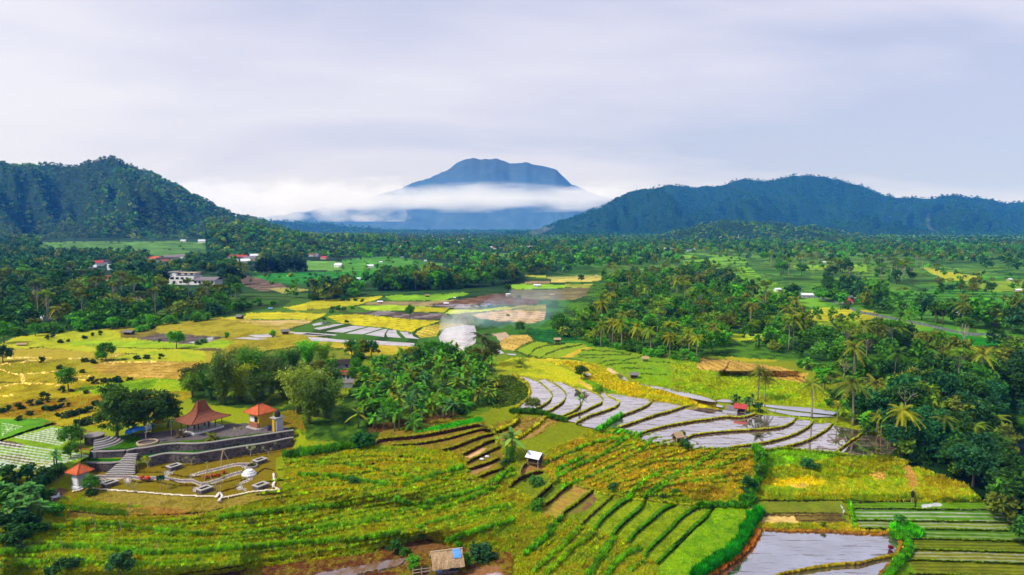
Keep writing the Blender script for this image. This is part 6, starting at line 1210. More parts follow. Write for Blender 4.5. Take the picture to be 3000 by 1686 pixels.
# garden trees
for x, y, s, lab, k in ((700,1060,1.0,'frangipani with pale forked branches beside the garden stairs','frangipani'),(820,1030,.95,'thin frangipani just right of the stair frangipani','frangipani'),(2110,890,1.2,'tall pale frangipani in front of the lower stone wall','frangipani'),(2420,800,.9,'small frangipani at the far end of the lower stone wall','frangipani'),(1370,1000,.85,'little frangipani in front of the dark stone wall','frangipani'),(660,1340,.9,'spindly sapling on the front lawn of the garden','frangipani'),(1090,1300,.6,'tiny sapling in the middle of the front lawn','frangipani'),(1680,1330,1.0,'pale sapling beside the front white planter','frangipani'),(1730,1290,.9,'second pale sapling beside the front white planter','frangipani'),(800,690,1.4,'white-stemmed frangipani in the ring bed by the pavilion','frangipani'),(1950,640,1.1,'slender young tree before the steps of the yellow kiosk','frangipani'),(2330,880,.8,'bare little tree behind the far garden planter','frangipani'),(1560,1060,.7,'sapling on the lawn behind the rust-red bed','frangipani')):
    plant(k, 'frangipani_tree', lab, 'tree', at('3', x, y), s, (.248,.295,.093))
plant('topiary', 'topiary_tree', 'clipped round dark green tree on the garden lawn', 'tree', at('3', 985, 1300), .95, (.023,.093,.023))
for x, y, s, lab in ((750,1180,.85,'rust-red bushy flower clump beside the garden path'),(820,1185,.8,'second rust-red flower clump beside the garden path'),(1540,1165,.7,'rust-red flowers at the near end of the long bed'),(1610,1150,.7,'rust-red flowers in the long bed beside the wooden frame'),(1690,1130,.7,'rust-red flowers in the middle of the long bed'),(1770,1100,.65,'dark red flowers at the far end of the long bed')):
    plant('shrub', 'flower_clump', lab, 'flowers', at('3', x, y), s * .8, (.496,.085,.023), sz=(1,.7))
plant('shrub', 'flower_clump', 'yellow-green planting in the round garden bed', 'flowers', at('3', 2120, 1010), .62, (.217,.232,.031), sz=(1,.7)); plant('shrub', 'shrub', 'clipped bush beside the far planter', 'shrub', at('3', 1240, 960), .6, YL)
# ------------------------------------------------------------------ buildings and built things
def hip_roof(b, hx, hy, z0, z1, ridge=0.0, th=0.14, m=0):
    """hipped roof shell: eave rectangle, short ridge along x, a visible eave thickness"""
    lo = [(-hx, -hy, z0), (hx, -hy, z0), (hx, hy, z0), (-hx, hy, z0)]; up = [(x, y, z + th) for x, y, z in lo]
    r0, r1 = (-ridge - .02, 0, z1), (ridge + .02, 0, z1)
    b.add(lo + up + [r0, r1], [(3, 2, 1, 0), (0, 1, 5, 4), (1, 2, 6, 5), (2, 3, 7, 6), (3, 0, 4, 7), (4, 5, 9, 8), (5, 6, 9), (6, 7, 8, 9), (7, 4, 8)], m)
def gable_roof(b, hx, hy, z0, z1, th=0.12, m=0):
    """ridge along x"""
    P = [(-hx, -hy, z0), (-hx, 0, z1), (-hx, hy, z0)]; v = []
    for sx in (-1, 1):
        for x, y, z in P: v.append((sx * hx, y, z))
        for x, y, z in P: v.append((sx * hx, y, z + th))
    b.add(v, [(0, 6, 7, 1), (1, 7, 8, 2), (3, 4, 10, 9), (4, 5, 11, 10), (0, 1, 4, 3), (1, 2, 5, 4), (6, 9, 10, 7), (7, 10, 11, 8), (0, 3, 9, 6), (2, 8, 11, 5)], m)
def gable_ends(b, hx, hy, z0, z1, m=0):
    for s in (-1, 1):
        x = s * hx; b.add([(x, -hy, z0), (x, hy, z0), (x, 0, z1), (x - s * .1, -hy, z0), (x - s * .1, hy, z0), (x - s * .1, 0, z1)], [(0, 1, 2), (5, 4, 3), (0, 3, 4, 1), (1, 4, 5, 2), (2, 5, 3, 0)], m)
def house(name, label, p, rz, hx, hy, hw, hr, wall, roof, cat='house', group=None, hip=False, over=.45, wins=2, door=True, lowz=-.6, s=None):
    p = Vector(p); s = s or (1.0 if p.y < 260 else .45)
    o = thing(name, label, cat, p, rz, group, s)
    w = MB().box(-hx, hx, -hy, hy, lowz, hw)
    if not hip: gable_ends(w, hx, hy, hw - .003, hw + hr * hy / (hy + over) - .12)
    w.build('wall', M[wall], o)
    r = MB(); (hip_roof(r, hx + over, hy + over, hw - .05, hw + hr, hx * .5) if hip else gable_roof(r, hx + over, hy + over, hw - .05, hw + hr)); r.build('roof', M[roof], o)
    for s in (-1, 1):
        for k in range(wins):
            x = -hx + (k + .5) * 2 * hx / max(1, wins) - (.3 if door else 0); f = MB().box(x - .42, x + .42, s * (hy + .02) - .05, s * (hy + .02) + .05, hw * .4, hw * .4 + .95).build('window', M['dark'], o)
    if door: MB().box(hx * .55 - .4, hx * .55 + .4, -hy - .06, -hy + .04, 0, min(2.0, hw * .85)).build('door', M['wood'], o)
    return o
def field_hut(name, label, p, rz, hx, hy, hf, hw, hr, roof, group=None, wall=True, wallmat='wood', tilt=False, cat='hut', s=None):
    """open hut on posts with a raised platform"""
    p = Vector(p); s = s or (1.0 if p.y < 135 else .72 if p.y < 150 else .5)
    o = thing(name, label, cat, p, rz, group, s)
    for sx in (-1, 1):
        for sy in (-1, 1): MB().tube([(sx * hx * .88, sy * hy * .88, -.8), (sx * hx * .88, sy * hy * .88, hw + .05)], [.07, .06], 6).build('post', M['palewood'], o)
    MB().box(-hx * .95, hx * .95, -hy * .95, hy * .95, hf, hf + .1).build('platform', M['wood'], o)
    if wall:
        MB().box(-hx * .92, hx * .92, hy * .86, hy * .94, hf + .1, hw - .05).build('back_wall', M[wallmat], o)
        MB().box(-hx * .94, -hx * .86, -hy * .8, hy * .86, hf + .1, hw * .75).build('side_wall', M[wallmat], o)
    r = MB(); gable_roof(r, hx * 1.22, hy * 1.3, hw - .1, hw + hr, .16 if 'thatch' in roof else .06); q = r.build('roof', M[roof], o)
    return o
# ---- pavilion with the tall peaked roof
TH = R(57)
def corner_of(c, x, y, z): q = cv(c, [x, y])[0]; return Vector(at_z(q[0], q[1], z))
fr = corner_of('3', 1392, 602, 0.35); ux = Vector((math.cos(TH), math.sin(TH), 0)); uy = Vector((-math.sin(TH), math.cos(TH), 0))
HX, HY = 3.9, 2.9; PS = .78
pc = fr + ux * HX * PS + uy * HY * PS; pc.z = 0.0
pav = thing('pavilion', 'open pavilion with a tall sweeping brown tile roof and white floor above the garden', 'pavilion', pc, TH, None, PS)
MB().box(-HX, HX, -HY, HY, -.6, .45).build('floor', M['floor'], pav, bevel=.04)
for k in range(3): MB().box(-HX - .35 * (k + 1), -HX - .35 * k, -HY * .5, HY * .5, -.6, .34 - .14 * k).build('step', M['concrete'], pav)
rg = []
for a, bb, z in ((HX + 1.15, HY + 1.15, 2.75), (HX + 1.17, HY + 1.17, 2.9), (3.4, 2.6, 3.35), (2.4, 1.75, 3.85), (1.75, 1.15, 4.5), (1.38, .78, 5.3), (1.12, .45, 6.1), (.85, .16, 6.75), (.80, .05, 6.85)):
    n = 4; ring = []
    for (sx, sy), (tx, ty) in zip(((-1, -1), (1, -1), (1, 1), (-1, 1)), ((1, -1), (1, 1), (-1, 1), (-1, -1))):
        for t in (0, .25, .5, .75): ring.append((a * (sx + (tx - sx) * t), bb * (sy + (ty - sy) * t), z - (.10 * math.sin(math.pi * t) if z < 3 else 0)))
    rg.append(ring)
rf = MB().rings(rg).build('roof', M['oldtile'], pav)
rid = MB()
for sx, sy in ((-1, -1), (1, -1), (1, 1), (-1, 1)):
    rid.tube([(sx * (a + .02), sy * (bb + .02), z + .05) for a, bb, z in ((HX + 1.15, HY + 1.15, 2.9), (3.4, 2.6, 3.35), (2.4, 1.75, 3.85), (1.75, 1.15, 4.5), (1.38, .78, 5.3), (1.12, .45, 6.1), (.83, .14, 6.78))], [.09] * 7, 5)
    if (sx, sy) == (1, 1): pass
rid.tube([(-.86, 0, 6.9), (.86, 0, 6.9)], [.12, .12], 6)
rid.build('ridge_tiles', M['oldtile'], rf)
for i in range(5):
    for j in (-1, 1):
        x = -HX + .35 + i * (2 * HX - .7) / 4; MB().tube([(x, j * (HY - .35), .44), (x, j * (HY - .35), 2.95)], [.085, .08], 8).build('post', M['wood'], pav)
for j in (-1, 0, 1):
    for sx in (-1, 1):
        if j == 0: MB().tube([(sx * (HX - .35), 0, .44), (sx * (HX - .35), 0, 2.95)], [.085, .08], 8).build('post', M['wood'], pav)
for sx in (-1, 1):
    for sy in (-1, 1): MB().box(sx * 1.3 - .13, sx * 1.3 + .13, sy * .8 - .13, sy * .8 + .13, .44, 4.3).build('pillar', M['wood'], pav)
for y in (-HY + .35, HY - .35): MB().box(-HX, HX, y - .09, y + .09, 2.62, 2.8).build('beam', M['wood'], pav)
for x in (-HX + .35, HX - .35): MB().box(x - .09, x + .09, -HY + .3, HY - .3, 2.60, 2.78).build('beam', M['wood'], pav)
# ---- yellow kiosk
fk = corner_of('3', 2212, 535, 0.15); KX = 1.4; pk = fk + ux * KX + uy * KX; pk.z = 0
ksk = thing('kiosk', 'yellow kiosk with a bright orange pyramid roof and a serving hatch', 'kiosk', pk, TH)
MB().box(-KX, KX, -KX, KX, -.4, 2.55).build('wall', M['yellow'], ksk, bevel=.02)
MB().box(-KX - .12, KX + .12, -KX - .12, KX + .12, 2.55, 2.8).build('cornice', M['palewood'], ksk)
b = MB(); hip_roof(b, KX + .75, KX + .75, 2.72, 4.15, .45); kr = b.build('roof', M['tile'], ksk)
rid = MB()
for sx in (-1, 1):
    for sy in (-1, 1): rid.tube([(sx * (KX + .75), sy * (KX + .75), 2.9), (sx * .46, 0, 4.2)], [.07, .07], 5)
rid.tube([(-.5, 0, 4.2), (.5, 0, 4.2)], [.08, .08], 5); rid.build('ridge_tiles', M['tile'], kr)
MB().box(-KX - .03, -KX + .05, -.1, 1.15, 1.15, 2.15).build('hatch', M['white'], ksk); MB().box(-KX - .035, -KX + .05, -1.0, -.12, 1.15, 2.15).build('hatch_opening', M['dark'], ksk)
MB().box(-KX - .16, -KX - .03, -1.1, 1.25, .15, 1.05).build('counter', mat('brick_counter', (.30, .11, .06), .8, .3, 6), ksk, bevel=.02); MB().box(-KX - .04, -KX + .05, -1.45, -1.12, 0, 1.1).build('door', M['wood'], ksk)
for k in range(3): MB().box(-KX - .75 - .32 * k, -KX - .4 - .32 * k + .02, -1.5, 1.5, -.5, .12 - .13 * k).build('step', M['concrete'], ksk)
MB().box(-KX - .41, KX + .5, -KX - .5, KX + .5, -.5, .14).build('plinth', M['concrete'], ksk)
# water tank on its tower
pt = at('3', 2445, 560); pt.z = -.1
wt = thing('water_tank_tower', 'black water tank on a grey and yellow pillar beside the kiosk', 'water tank', pt, TH)
MB().box(-.75, .75, -.6, .6, -.3, 2.5).build('pillar', M['greywall'], wt); MB().box(-.98, -.77, -.3, .3, -.3, 2.3).build('column', M['yellow'], wt); MB().box(-1.1, .95, -.8, .8, 2.5, 2.66).build('slab', M['concrete'], wt)
tn = [[(r_ * math.cos(a), r_ * math.sin(a), z) for a in np.linspace(0, 2 * math.pi, 16, endpoint=False)] for r_, z in ((.5, 2.66), (.52, 2.8), (.5, 3.3), (.46, 3.55), (.22, 3.7), (.2, 3.8))]; MB().rings(tn).build('tank', M['black'], wt)
pp = at('3', 2335, 560); cn = thing('canister', 'dark blue drum standing at the foot of the kiosk wall', 'drum', pp); rr = [[(r_ * math.cos(a), r_ * math.sin(a), z) for a in np.linspace(0, 2 * math.pi, 14, endpoint=False)] for r_, z in ((.33, -.05), (.36, .1), (.36, .8), (.3, .9))]; MB().rings(rr).build('body', mat('blue_drum', (.03, .05, .14), .5), cn); MB().rings([[(.31 * math.cos(a), .31 * math.sin(a), z) for a in np.linspace(0, 2 * math.pi, 14, endpoint=False)] for z in (.9, .96)]).build('lid', M['black'], cn)
# ---- gate tower
gp = at('L', 660, 690); gp.z = gp.z
TG = R(66); gt = thing('gate_tower', 'grey square gate tower with an orange tile roof at the garden corner', 'tower', gp + Vector((.2, .9, 0)), TG, None, .76)
MB().box(-1.75, 1.75, -1.75, 1.75, -1.0, .25).build('base', M['greywall'], gt, bevel=.03); MB().box(-1.1, 1.1, -1.1, 1.1, .25, 2.95).build('wall', M['greywall'], gt, bevel=.02)
MB().box(-1.45, 1.45, -1.45, 1.45, .25, .42).build('plinth', M['white'], gt)
MB().box(-1.3, 1.3, -1.3, 1.3, 2.95, 3.1).build('cornice', M['redtile'], gt); b = MB(); hip_roof(b, 1.85, 1.85, 3.05, 4.6, .02); gr = b.build('roof', M['tile'], gt)
rid = MB()
for sx in (-1, 1):
    for sy in (-1, 1): rid.tube([(sx * 1.85, sy * 1.85, 3.22), (0, 0, 4.66)], [.07, .07], 5)
rid.build('ridge_tiles', M['tile'], gr); MB().tube([(0, 0, 4.6), (0, 0, 4.95), (0, 0, 5.1)], [.14, .10, .02], 6).build('finial', M['tile'], gt)
for sx in (-1,): MB().box(-1.118, -1.09, -.7, .7, .6, 2.6).build('panel', M['white'], gt)
# ---- stone terrace walls, stairs, little amphitheatre
def wall_run(name, label, c, top, h, th=.5, zt=0.0, cap=True, z0=None):
    p = smooth(cv(c, top), 3); P = at_z(p[:, 0], p[:, 1], zt); n = len(P); d = np.gradient(P[:, :2], axis=0); d /= np.linalg.norm(d, axis=1, keepdims=True); nr = np.stack([d[:, 1], -d[:, 0]], 1)
    mid = P.mean(0); o = thing(name, label, 'wall', (mid[0], mid[1], zt))
    def rings(off0, off1, za, zb): return [[(q[0] + m_[0] * off0 - mid[0], q[1] + m_[1] * off0 - mid[1], za), (q[0] + m_[0] * off1 - mid[0], q[1] + m_[1] * off1 - mid[1], za), (q[0] + m_[0] * off1 - mid[0], q[1] + m_[1] * off1 - mid[1], zb), (q[0] + m_[0] * off0 - mid[0], q[1] + m_[1] * off0 - mid[1], zb)] for q, m_ in zip(P, nr)]
    MB().rings(rings(0, th, -h, -.1)).build('masonry', M['stone'], o)
    if cap: MB().rings(rings(-.08, th + .08, -.1, .02)).build('coping', M['cap'], o)
    return o
wall_run('stone_wall', 'long dark upper stone retaining wall curving below the pavilion', '3', [690, 775, 800, 765, 1000, 730, 1200, 712, 1400, 715, 1600, 700, 1800, 670, 2000, 640, 2200, 615, 2555, 560, 2640, 550], 1.45, zt=.12)
wall_run('stone_wall', 'lower dark stone retaining wall behind the garden lawn', '3', [830, 885, 1000, 845, 1150, 832, 1400, 840, 1600, 812, 1800, 780, 2000, 750, 2300, 705, 2560, 650, 2640, 640], 1.75, zt=-.95)
wall_run('stone_wall', 'short upper stone wall left of the garden stairs', '3', [112, 812, 300, 812, 440, 805, 545, 800], 1.5, zt=-.15)
wall_run('stone_wall', 'short lower stone wall left of the garden stairs', '3', [-60, 930, 90, 948, 300, 955, 420, 950, 500, 935], 1.6, zt=-1.2)
wall_run('stone_wall', 'stub of dark stone wall at the head of the garden stairs', '3', [550, 805, 610, 790, 680, 775], 1.25, zt=.05)
st = at('3', 610, 860); s0 = corner_of('3', 625, 850, -.45); s1 = corner_of('3', 470, 1115, -2.55); sd = (s1 - s0); sd.z = 0; L_ = sd.length; sd.normalize(); sn = Vector((-sd.y, sd.x, 0))
stt = thing('garden_stairs', 'fan of curved pale stone stairs from the terrace down to the lawn', 'stairs', (s0.x, s0.y, 0)); NS = 12
for k in range(NS):
    t = k / NS; wv = 1.0 + 1.5 * t ** 1.4; z = -.45 - 2.1 * t; c0 = sd * (L_ * t); pts = []
    for a in np.linspace(-1, 1, 9): q = c0 + sn * (a * wv) + sd * (L_ / NS * (1.35 - .5 * a * a)); pts.append((q.x, q.y))
    for a in (1, -1): q = c0 + sn * (a * wv) - sd * .1; pts.append((q.x, q.y))
    if k == 0: pts = pts
    bq = MB(); bq.prism(pts, z - .9, z - .05, 1); cx_ = sum(p[0] for p in pts) / len(pts); cy_ = sum(p[1] for p in pts) / len(pts); bq.prism([(cx_ + (p[0] - cx_) * .985, cy_ + (p[1] - cy_) * .985) for p in pts], z - .05, z, 0); bq.build('step', [M['concrete'], M['stone']], stt)
am = at('3', 165, 800); at_ = thing('round_terrace_tower', 'round dark stone turret with curved stone seats stepping down beside it', 'turret', (am.x, am.y, -.2)); tw = [[(1.5 * math.cos(a), 1.5 * math.sin(a), z) for a in np.linspace(0, 2 * math.pi, 20, endpoint=False)] for z in (-1.2, 1.55)]
MB().rings(tw).build('wall', M['stone'], at_); MB().rings([[(1.58 * math.cos(a), 1.58 * math.sin(a), z) for a in np.linspace(0, 2 * math.pi, 20, endpoint=False)] for z in (1.55, 1.68)]).build('coping', M['cap'], at_)
for k in range(6):
    r0 = 1.7 + .55 * k; z = 1.2 - .24 * k; a_ = np.linspace(R(-62), R(28), 14); pts = [((r0 + .55) * math.cos(a), (r0 + .55) * math.sin(a)) for a in a_] + [(r0 * math.cos(a), r0 * math.sin(a)) for a in a_[::-1]]; MB().prism(pts, -1.0, z).build('seat_step', M['concrete'] if k % 2 else M['cap'], at_)
# ---- garden furniture
def planter(x, y, label, sx=.95, sy=.65):
    p = at('3', x, y); o = thing('planter_box', label, 'planter', p, TH); q = MB(); q.box(-sx, sx, -sy, -sy + .18, -.3, .55).box(-sx, sx, sy - .18, sy, -.3, .55).box(-sx, -sx + .18, -sy + .18, sy - .18, -.3, .55).box(sx - .18, sx, -sy + .18, sy - .18, -.3, .55); q.build('side_wall', M['stone'], o)
    q = MB(); q.box(-sx - .1, sx + .1, -sy - .1, -sy + .25, .55, .66).box(-sx - .1, sx + .1, sy - .25, sy + .1, .55, .66).box(-sx - .1, -sx + .25, -sy + .25, sy - .25, .55, .66).box(sx - .25, sx + .1, -sy + .25, sy - .25, .55, .66); q.build('rim', M['concrete'], o)
    MB().box(-sx + .18, sx - .18, -sy + .18, sy - .18, -.2, .45).build('soil', mat('lawn_soil', (.13, .13, .02), .95, .3, 4), o)
for x, y, lab in ((350, 1250, 'raised white-rimmed planter beside the gate tower'), (1150, 1040, 'raised planter at the end of the short branch path'), (2220, 965, 'raised planter at the far corner of the garden'), (1530, 1325, 'raised white-rimmed planter at the front edge of the garden'), (2230, 1280, 'raised planter near the white edging of the garden corner')): planter(x, y, lab)
fp = at('3', 2085, 1110); fo = thing('fountain', 'round white stepped basin on the garden path', 'fountain', fp, 0, None, .66); MB().rings([[(r_ * math.cos(a), r_ * math.sin(a), z) for a in np.linspace(0, 2 * math.pi, 24, endpoint=False)] for r_, z in ((1.75, -.3), (1.7, .25), (1.45, .3), (1.35, .75), (1.2, .8))]).build('basin', M['white'], fo); MB().rings([[(r_ * math.cos(a), r_ * math.sin(a), z) for a in np.linspace(0, 2 * math.pi, 20, endpoint=False)] for r_, z in ((1.05, .79), (1.0, 1.1), (.75, 1.2))]).build('upper_tier', M['white'], fo)
rb = at('3', 2120, 1020); ro = thing('ring_bed', 'low round kerb around yellow-green planting in the garden', 'planter', rb); MB().rings([[(r_ * math.cos(a), r_ * math.sin(a), z) for a in np.linspace(0, 2 * math.pi, 20, endpoint=False)] for r_, z in ((.95, -.2), (.95, .35), (.78, .38), (.76, .2))], cap=False).build('kerb', M['cap'], ro)
rb = at('3', 815, 720); ro = thing('ring_bed', 'pale ring kerb around the white-stemmed frangipani by the pavilion', 'planter', rb); MB().rings([[(r_ * math.cos(a), r_ * math.sin(a), z) for a in np.linspace(0, 2 * math.pi, 24, endpoint=False)] for r_, z in ((1.7, -.3), (1.7, .3), (1.45, .33), (1.43, .1))], cap=False).build('kerb', M['palewood'], ro)
fpz = at('3', 1765, 985); fo = thing('swing_frame', 'tall wooden tripod swing frame on the garden lawn', 'frame', fpz)
for a in (0, 2.1, 4.2): MB().tube([(1.15 * math.cos(a + .5), 1.15 * math.sin(a + .5), -.2), (-.08 * math.cos(a + .5), -.08 * math.sin(a + .5), 2.7)], [.06, .045], 6).build('leg', M['palewood'], fo)
MB().tube([(-.4, 0, 2.45), (.4, 0, 2.5)], [.05, .05], 6).build('crossbar', M['palewood'], fo)
fpz = at('3', 1570, 1170); fo = thing('swing_frame', 'slim wooden tripod frame standing in the rust-red flower bed', 'frame', fpz)
for a in (0, 2.1, 4.2): MB().tube([(.7 * math.cos(a), .7 * math.sin(a), -.2), (-.06 * math.cos(a), -.06 * math.sin(a), 2.2)], [.05, .04], 6).build('leg', M['palewood'], fo)
tp = at('3', 720, 630); to = thing('tarpaulin_shelter', 'bright blue tarpaulin slung over a low frame under the dark trees', 'tarpaulin', tp, R(20)); v = []
for i in range(9):
    for j in range(6): u, w = i / 8 * 2 - 1, j / 5 * 2 - 1; v.append((u * 2.1, w * 1.1, 1.75 + .3 * u - .55 * abs(w) ** 1.5 - .12 * math.sin(5 * u + 2 * w)))
fq = [(i * 6 + j, (i + 1) * 6 + j, (i + 1) * 6 + j + 1, i * 6 + j + 1) for i in range(8) for j in range(5)]; q = MB().add(v, fq).build('sheet', M['tarp'], to); sm = q.modifiers.new('thickness', 'SOLIDIFY'); sm.thickness = .04
for sx, sy in ((-1, -1), (1, -1), (1, 1), (-1, 1)): MB().tube([(sx * 1.95, sy * 1.0, -.3), (sx * 1.95, sy * 1.0, 1.25 + .3 * sx)], [.05, .05], 5).build('pole', M['wood'], to)
ps = at('L', 712, 440); po = thing('flag_pole', 'thin dark pole standing behind the gate tower', 'pole', ps); MB().tube([(0, 0, -.5), (0, 0, 3), (.05, 0, 8.2)], [.06, .05, .03], 6).build('shaft', M['wood'], po); MB().rings([[(.09 * math.cos(a) * w, .09 * math.sin(a) * w, z) for a in np.linspace(0, 6.283, 8, endpoint=False)] for w, z in ((.6, 8.15), (1, 8.25), (.4, 8.35))]).build('knob', M['black'], po)
def motorbike(p, rz, label):
    o = thing('motorbike', label, 'motorbike', p, rz)
    for x in (-.6, .6):
        ty = MB(); ty.rings([[((.29 + .07 * math.cos(b)) * math.cos(a) + x, .06 * math.sin(b), (.29 + .07 * math.cos(b)) * math.sin(a) + .34) for b in np.linspace(0, 6.283, 6, endpoint=False)] for a in np.linspace(0, 6.283, 15)], cap=False); wq = ty.build('wheel', M['black'], o); MB().rings([[(x + .22 * math.cos(a), y, .34 + .22 * math.sin(a)) for a in np.linspace(0, 6.283, 12, endpoint=False)] for y in (-.03, .03)]).build('hub', M['concrete'], wq)
    MB().rings([[(x, y * w, z0 + z * hh) for y, z in ((-.14, 0), (.14, 0), (.16, .5), (.08, 1), (-.08, 1), (-.16, .5))] for x, w, z0, hh in ((-.75, .5, .6, .2), (-.4, 1, .42, .38), (0, .8, .3, .3), (.3, .9, .35, .5), (.48, .6, .55, .5))]).build('body', M['white'], o, bevel=.01)
    MB().box(-.7, .1, -.13, .13, .80, .9).build('saddle', M['black'], o, bevel=.03); MB().tube([(.62, 0, .36), (.45, 0, 1.02)], [.04, .035], 6).build('fork', M['black'], o); MB().tube([(.42, -.34, 1.05), (.46, 0, 1.0), (.42, .34, 1.05)], [.025, .03, .025], 6).build('handlebar', M['black'], o)
motorbike(at('L', 492, 790), R(70), 'white and black motorbike parked on the dirt track by the gate tower')
# ---- field huts
hp = at('H', 1330, 930); HH = R(14)
hut = thing('straw_hut', 'straw-thatched hut with a blue tarpaulin patch on its roof beside the bare track', 'hut', hp + Vector((0, .9, 0)), HH)
for sx in (-1, 0, 1):
    for sy in (-1, 1): MB().tube([(sx * 1.45, sy * .95, -1.0), (sx * 1.45, sy * .95, 1.75)], [.07, .06], 6).build('post', M['wood'], hut)
MB().box(-1.4, 1.4, .85, .93, .1, 1.6).build('back_wall', M['wood'], hut); MB().box(-1.45, -1.38, -.85, .85, .1, 1.3).build('side_wall', M['wood'], hut)
MB().box(-1.3, 1.35, -.98, -.93, .15, 1.0).build('front_boards', mat('weathered_boards', (.16, .13, .15), .9, .5, 8), hut); MB().box(-1.42, -.75, -1.06, -1.0, .55, 1.45).build('blue_sheet', M['paletarp'], hut); MB().box(.2, 1.35, -1.05, -.99, .5, 1.5).build('dark_sheet', mat('dark_blue_sheet', (.012, .016, .035), .7), hut)
v = []; nn_ = 13
rs_ = np.random.RandomState(5)
for i in range(nn_):
    x = -2.05 + 4.1 * i / (nn_ - 1)
    for j, (y, z) in enumerate(((-1.75, 1.22), (-1.1, 1.95), (-.5, 2.5), (0, 2.78), (.5, 2.5), (1.1, 1.95), (1.75, 1.25))): v.append((x + rs_.uniform(-.06, .06), y + rs_.uniform(-.09, .09), z + rs_.uniform(-.05, .05)))
fq = [(i * 7 + j, (i + 1) * 7 + j, (i + 1) * 7 + j + 1, i * 7 + j + 1) for i in range(nn_ - 1) for j in range(6)]; q = MB().add(v, fq).build('roof', M['thatch'], hut); sm = q.modifiers.new('thickness', 'SOLIDIFY'); sm.thickness = .22; sm.offset = -1
V, F = leaves(np.stack([rs_.uniform(-2.05, 2.05, 420), rs_.uniform(-1.75, 0.1, 420), np.zeros(420)], 1), .2, rs_, 1.2, .18); ctr = V.reshape(-1, 4, 3).mean(1); V[:, 2] += np.repeat(2.8 - np.abs(ctr[:, 1]) * .9, 4); ob('straw', mesh_np('straw', V, F, [M['thatch']]), q)['kind'] = 'stuff'
b = MB(); b.add([(.75, -1.02, 2.12), (1.75, -1.02, 2.12), (1.75, -.02, 2.88), (.75, -.02, 2.88), (.75, .35, 2.78), (1.75, .35, 2.78)], [(0, 1, 2, 3), (3, 2, 5, 4)]); q = b.build('tarpaulin_patch', M['paletarp'], hut); sm = q.modifiers.new('thickness', 'SOLIDIFY'); sm.thickness = .03; sm.offset = 1
MB().tube([(-2.1, 0, 2.84), (2.1, 0, 2.88)], [.09, .09], 6).build('ridge_pole', M['palewood'], hut)
pen = thing('animal_pen', 'low rickety pole pen beside the straw hut', 'pen', at('H', 860, 880), HH)
for x in (-1.1, 0, 1.1): MB().tube([(x, -.7, -.5), (x, -.7, 1.0)], [.06, .05], 6).build('post', M['palewood'], pen)
for z in (.35, .75): MB().tube([(-1.2, -.72, z), (1.2, -.72, z + .05)], [.05, .04], 6).build('rail', M['palewood'], pen)
MB().box(-1.1, 1.1, -.6, 1.0, -.6, .15).build('floor', M['wood'], pen)
field_hut('field_hut', 'small hut with a shiny pale sheet roof on posts among the golden rice', at('4', 2215, 640) + Vector((-.1, .6, 0)), R(-32), 1.15, .95, .75, 1.85, .75, 'tin')
field_hut('field_hut', 'hut with a red tile roof standing between the flooded terraces', at('2', 570, 655) + Vector((0, .8, 0)), R(-24), 1.5, 1.25, .5, 1.75, 1.0, 'redtile'); 
so = thing('shed_annex', 'low lean-to of pale sacks and boards beside the red-roofed hut', 'shed', at('2', 450, 640), R(-24)); MB().box(-1.1, 1.0, -.6, .6, -.4, .9).build('wall', M['greywall'], so); MB().add([(-1.3, -.85, .85), (1.2, -.85, .85), (1.2, .85, 1.35), (-1.3, .85, 1.35), (-1.3, -.85, .93), (1.2, -.85, .93), (1.2, .85, 1.43), (-1.3, .85, 1.43)], [(3, 2, 1, 0), (4, 5, 6, 7), (0, 1, 5, 4), (1, 2, 6, 5), (2, 3, 7, 6), (3, 0, 4, 7)]).build('roof', M['greythatch'], so)
field_hut('field_hut', 'tiny straw shelter at the lower edge of the flooded terraces', at('1', 2150, 1010), R(25), .8, .7, .5, 1.15, .7, 'thatch')
field_hut('field_hut', 'grey thatched hut on the bank between the yellow rice and the green fields', at('9', 2170, 1325) + Vector((0, .9, 0)), R(-8), 1.9, 1.4, .5, 1.9, .95, 'greythatch', wallmat='wood')
field_hut('field_hut', 'tan-roofed hut on stilts at the head of the light green terraces', at('9', 1205, 890) + Vector((0, .9, 0)), R(4), 1.9, 1.5, 1.2, 2.8, .9, 'thatch')
field_hut('field_hut', 'brown thatched hut on stilts in the green rice', at('9', 2310, 1115) + Vector((0, .9, 0)), R(-12), 1.7, 1.3, .8, 1.9, .85, 'thatch', wall=False)
field_hut('field_hut', 'field hut with a white sheet half hidden by a dark bush on the yellow slope', at('9', 1570, 1315) + Vector((.2, .8, 0)), R(35), 1.2, 1.0, .5, 1.5, .6, 'white')
field_hut('field_hut', 'grey thatched hut at the wood edge above the tan field', at('7', 1275, 325) + Vector((0, 1, 0)), R(-20), 2.6, 1.9, .5, 2.0, 1.4, 'greythatch')
field_hut('field_hut', 'grey thatched hut at the corner of the plateau ponds', at('7', 1845, 515) + Vector((0, 1, 0)), R(25), 2.4, 1.8, .5, 2.0, 1.3, 'greythatch')
field_hut('field_hut', 'dark grey hut beside the ploughed paddy at the edge of the plain', at('P', 1800, 105) + Vector((0, 1, 0)), R(-10), 3.2, 2.0, .4, 1.8, 1.1, 'greythatch')
field_hut('field_hut', 'low brown thatch shelter on the yellow plain', at('P', 315, 255), R(5), 2.6, 1.3, .3, .8, .7, 'thatch', wall=False)
house('field_house', 'small white-roofed hut between the yellow and bright green plateau fields', at('8', 910, 385), R(8), 2.6, 1.8, 2.2, .9, 'palewood', 'white', 'hut', wins=1)
house('field_house', 'tiny dark-walled hut in the bright green plateau field', at('8', 1500, 297), R(4), 2.4, 1.6, 1.6, .8, 'dark', 'thatch', 'hut', wins=0, door=False)
house('field_house', 'little white hut under the dark tree on the brown field', at('9', 588, 290), R(10), 2.2, 1.7, 2.4, .8, 'white', 'tin', 'hut', wins=1)
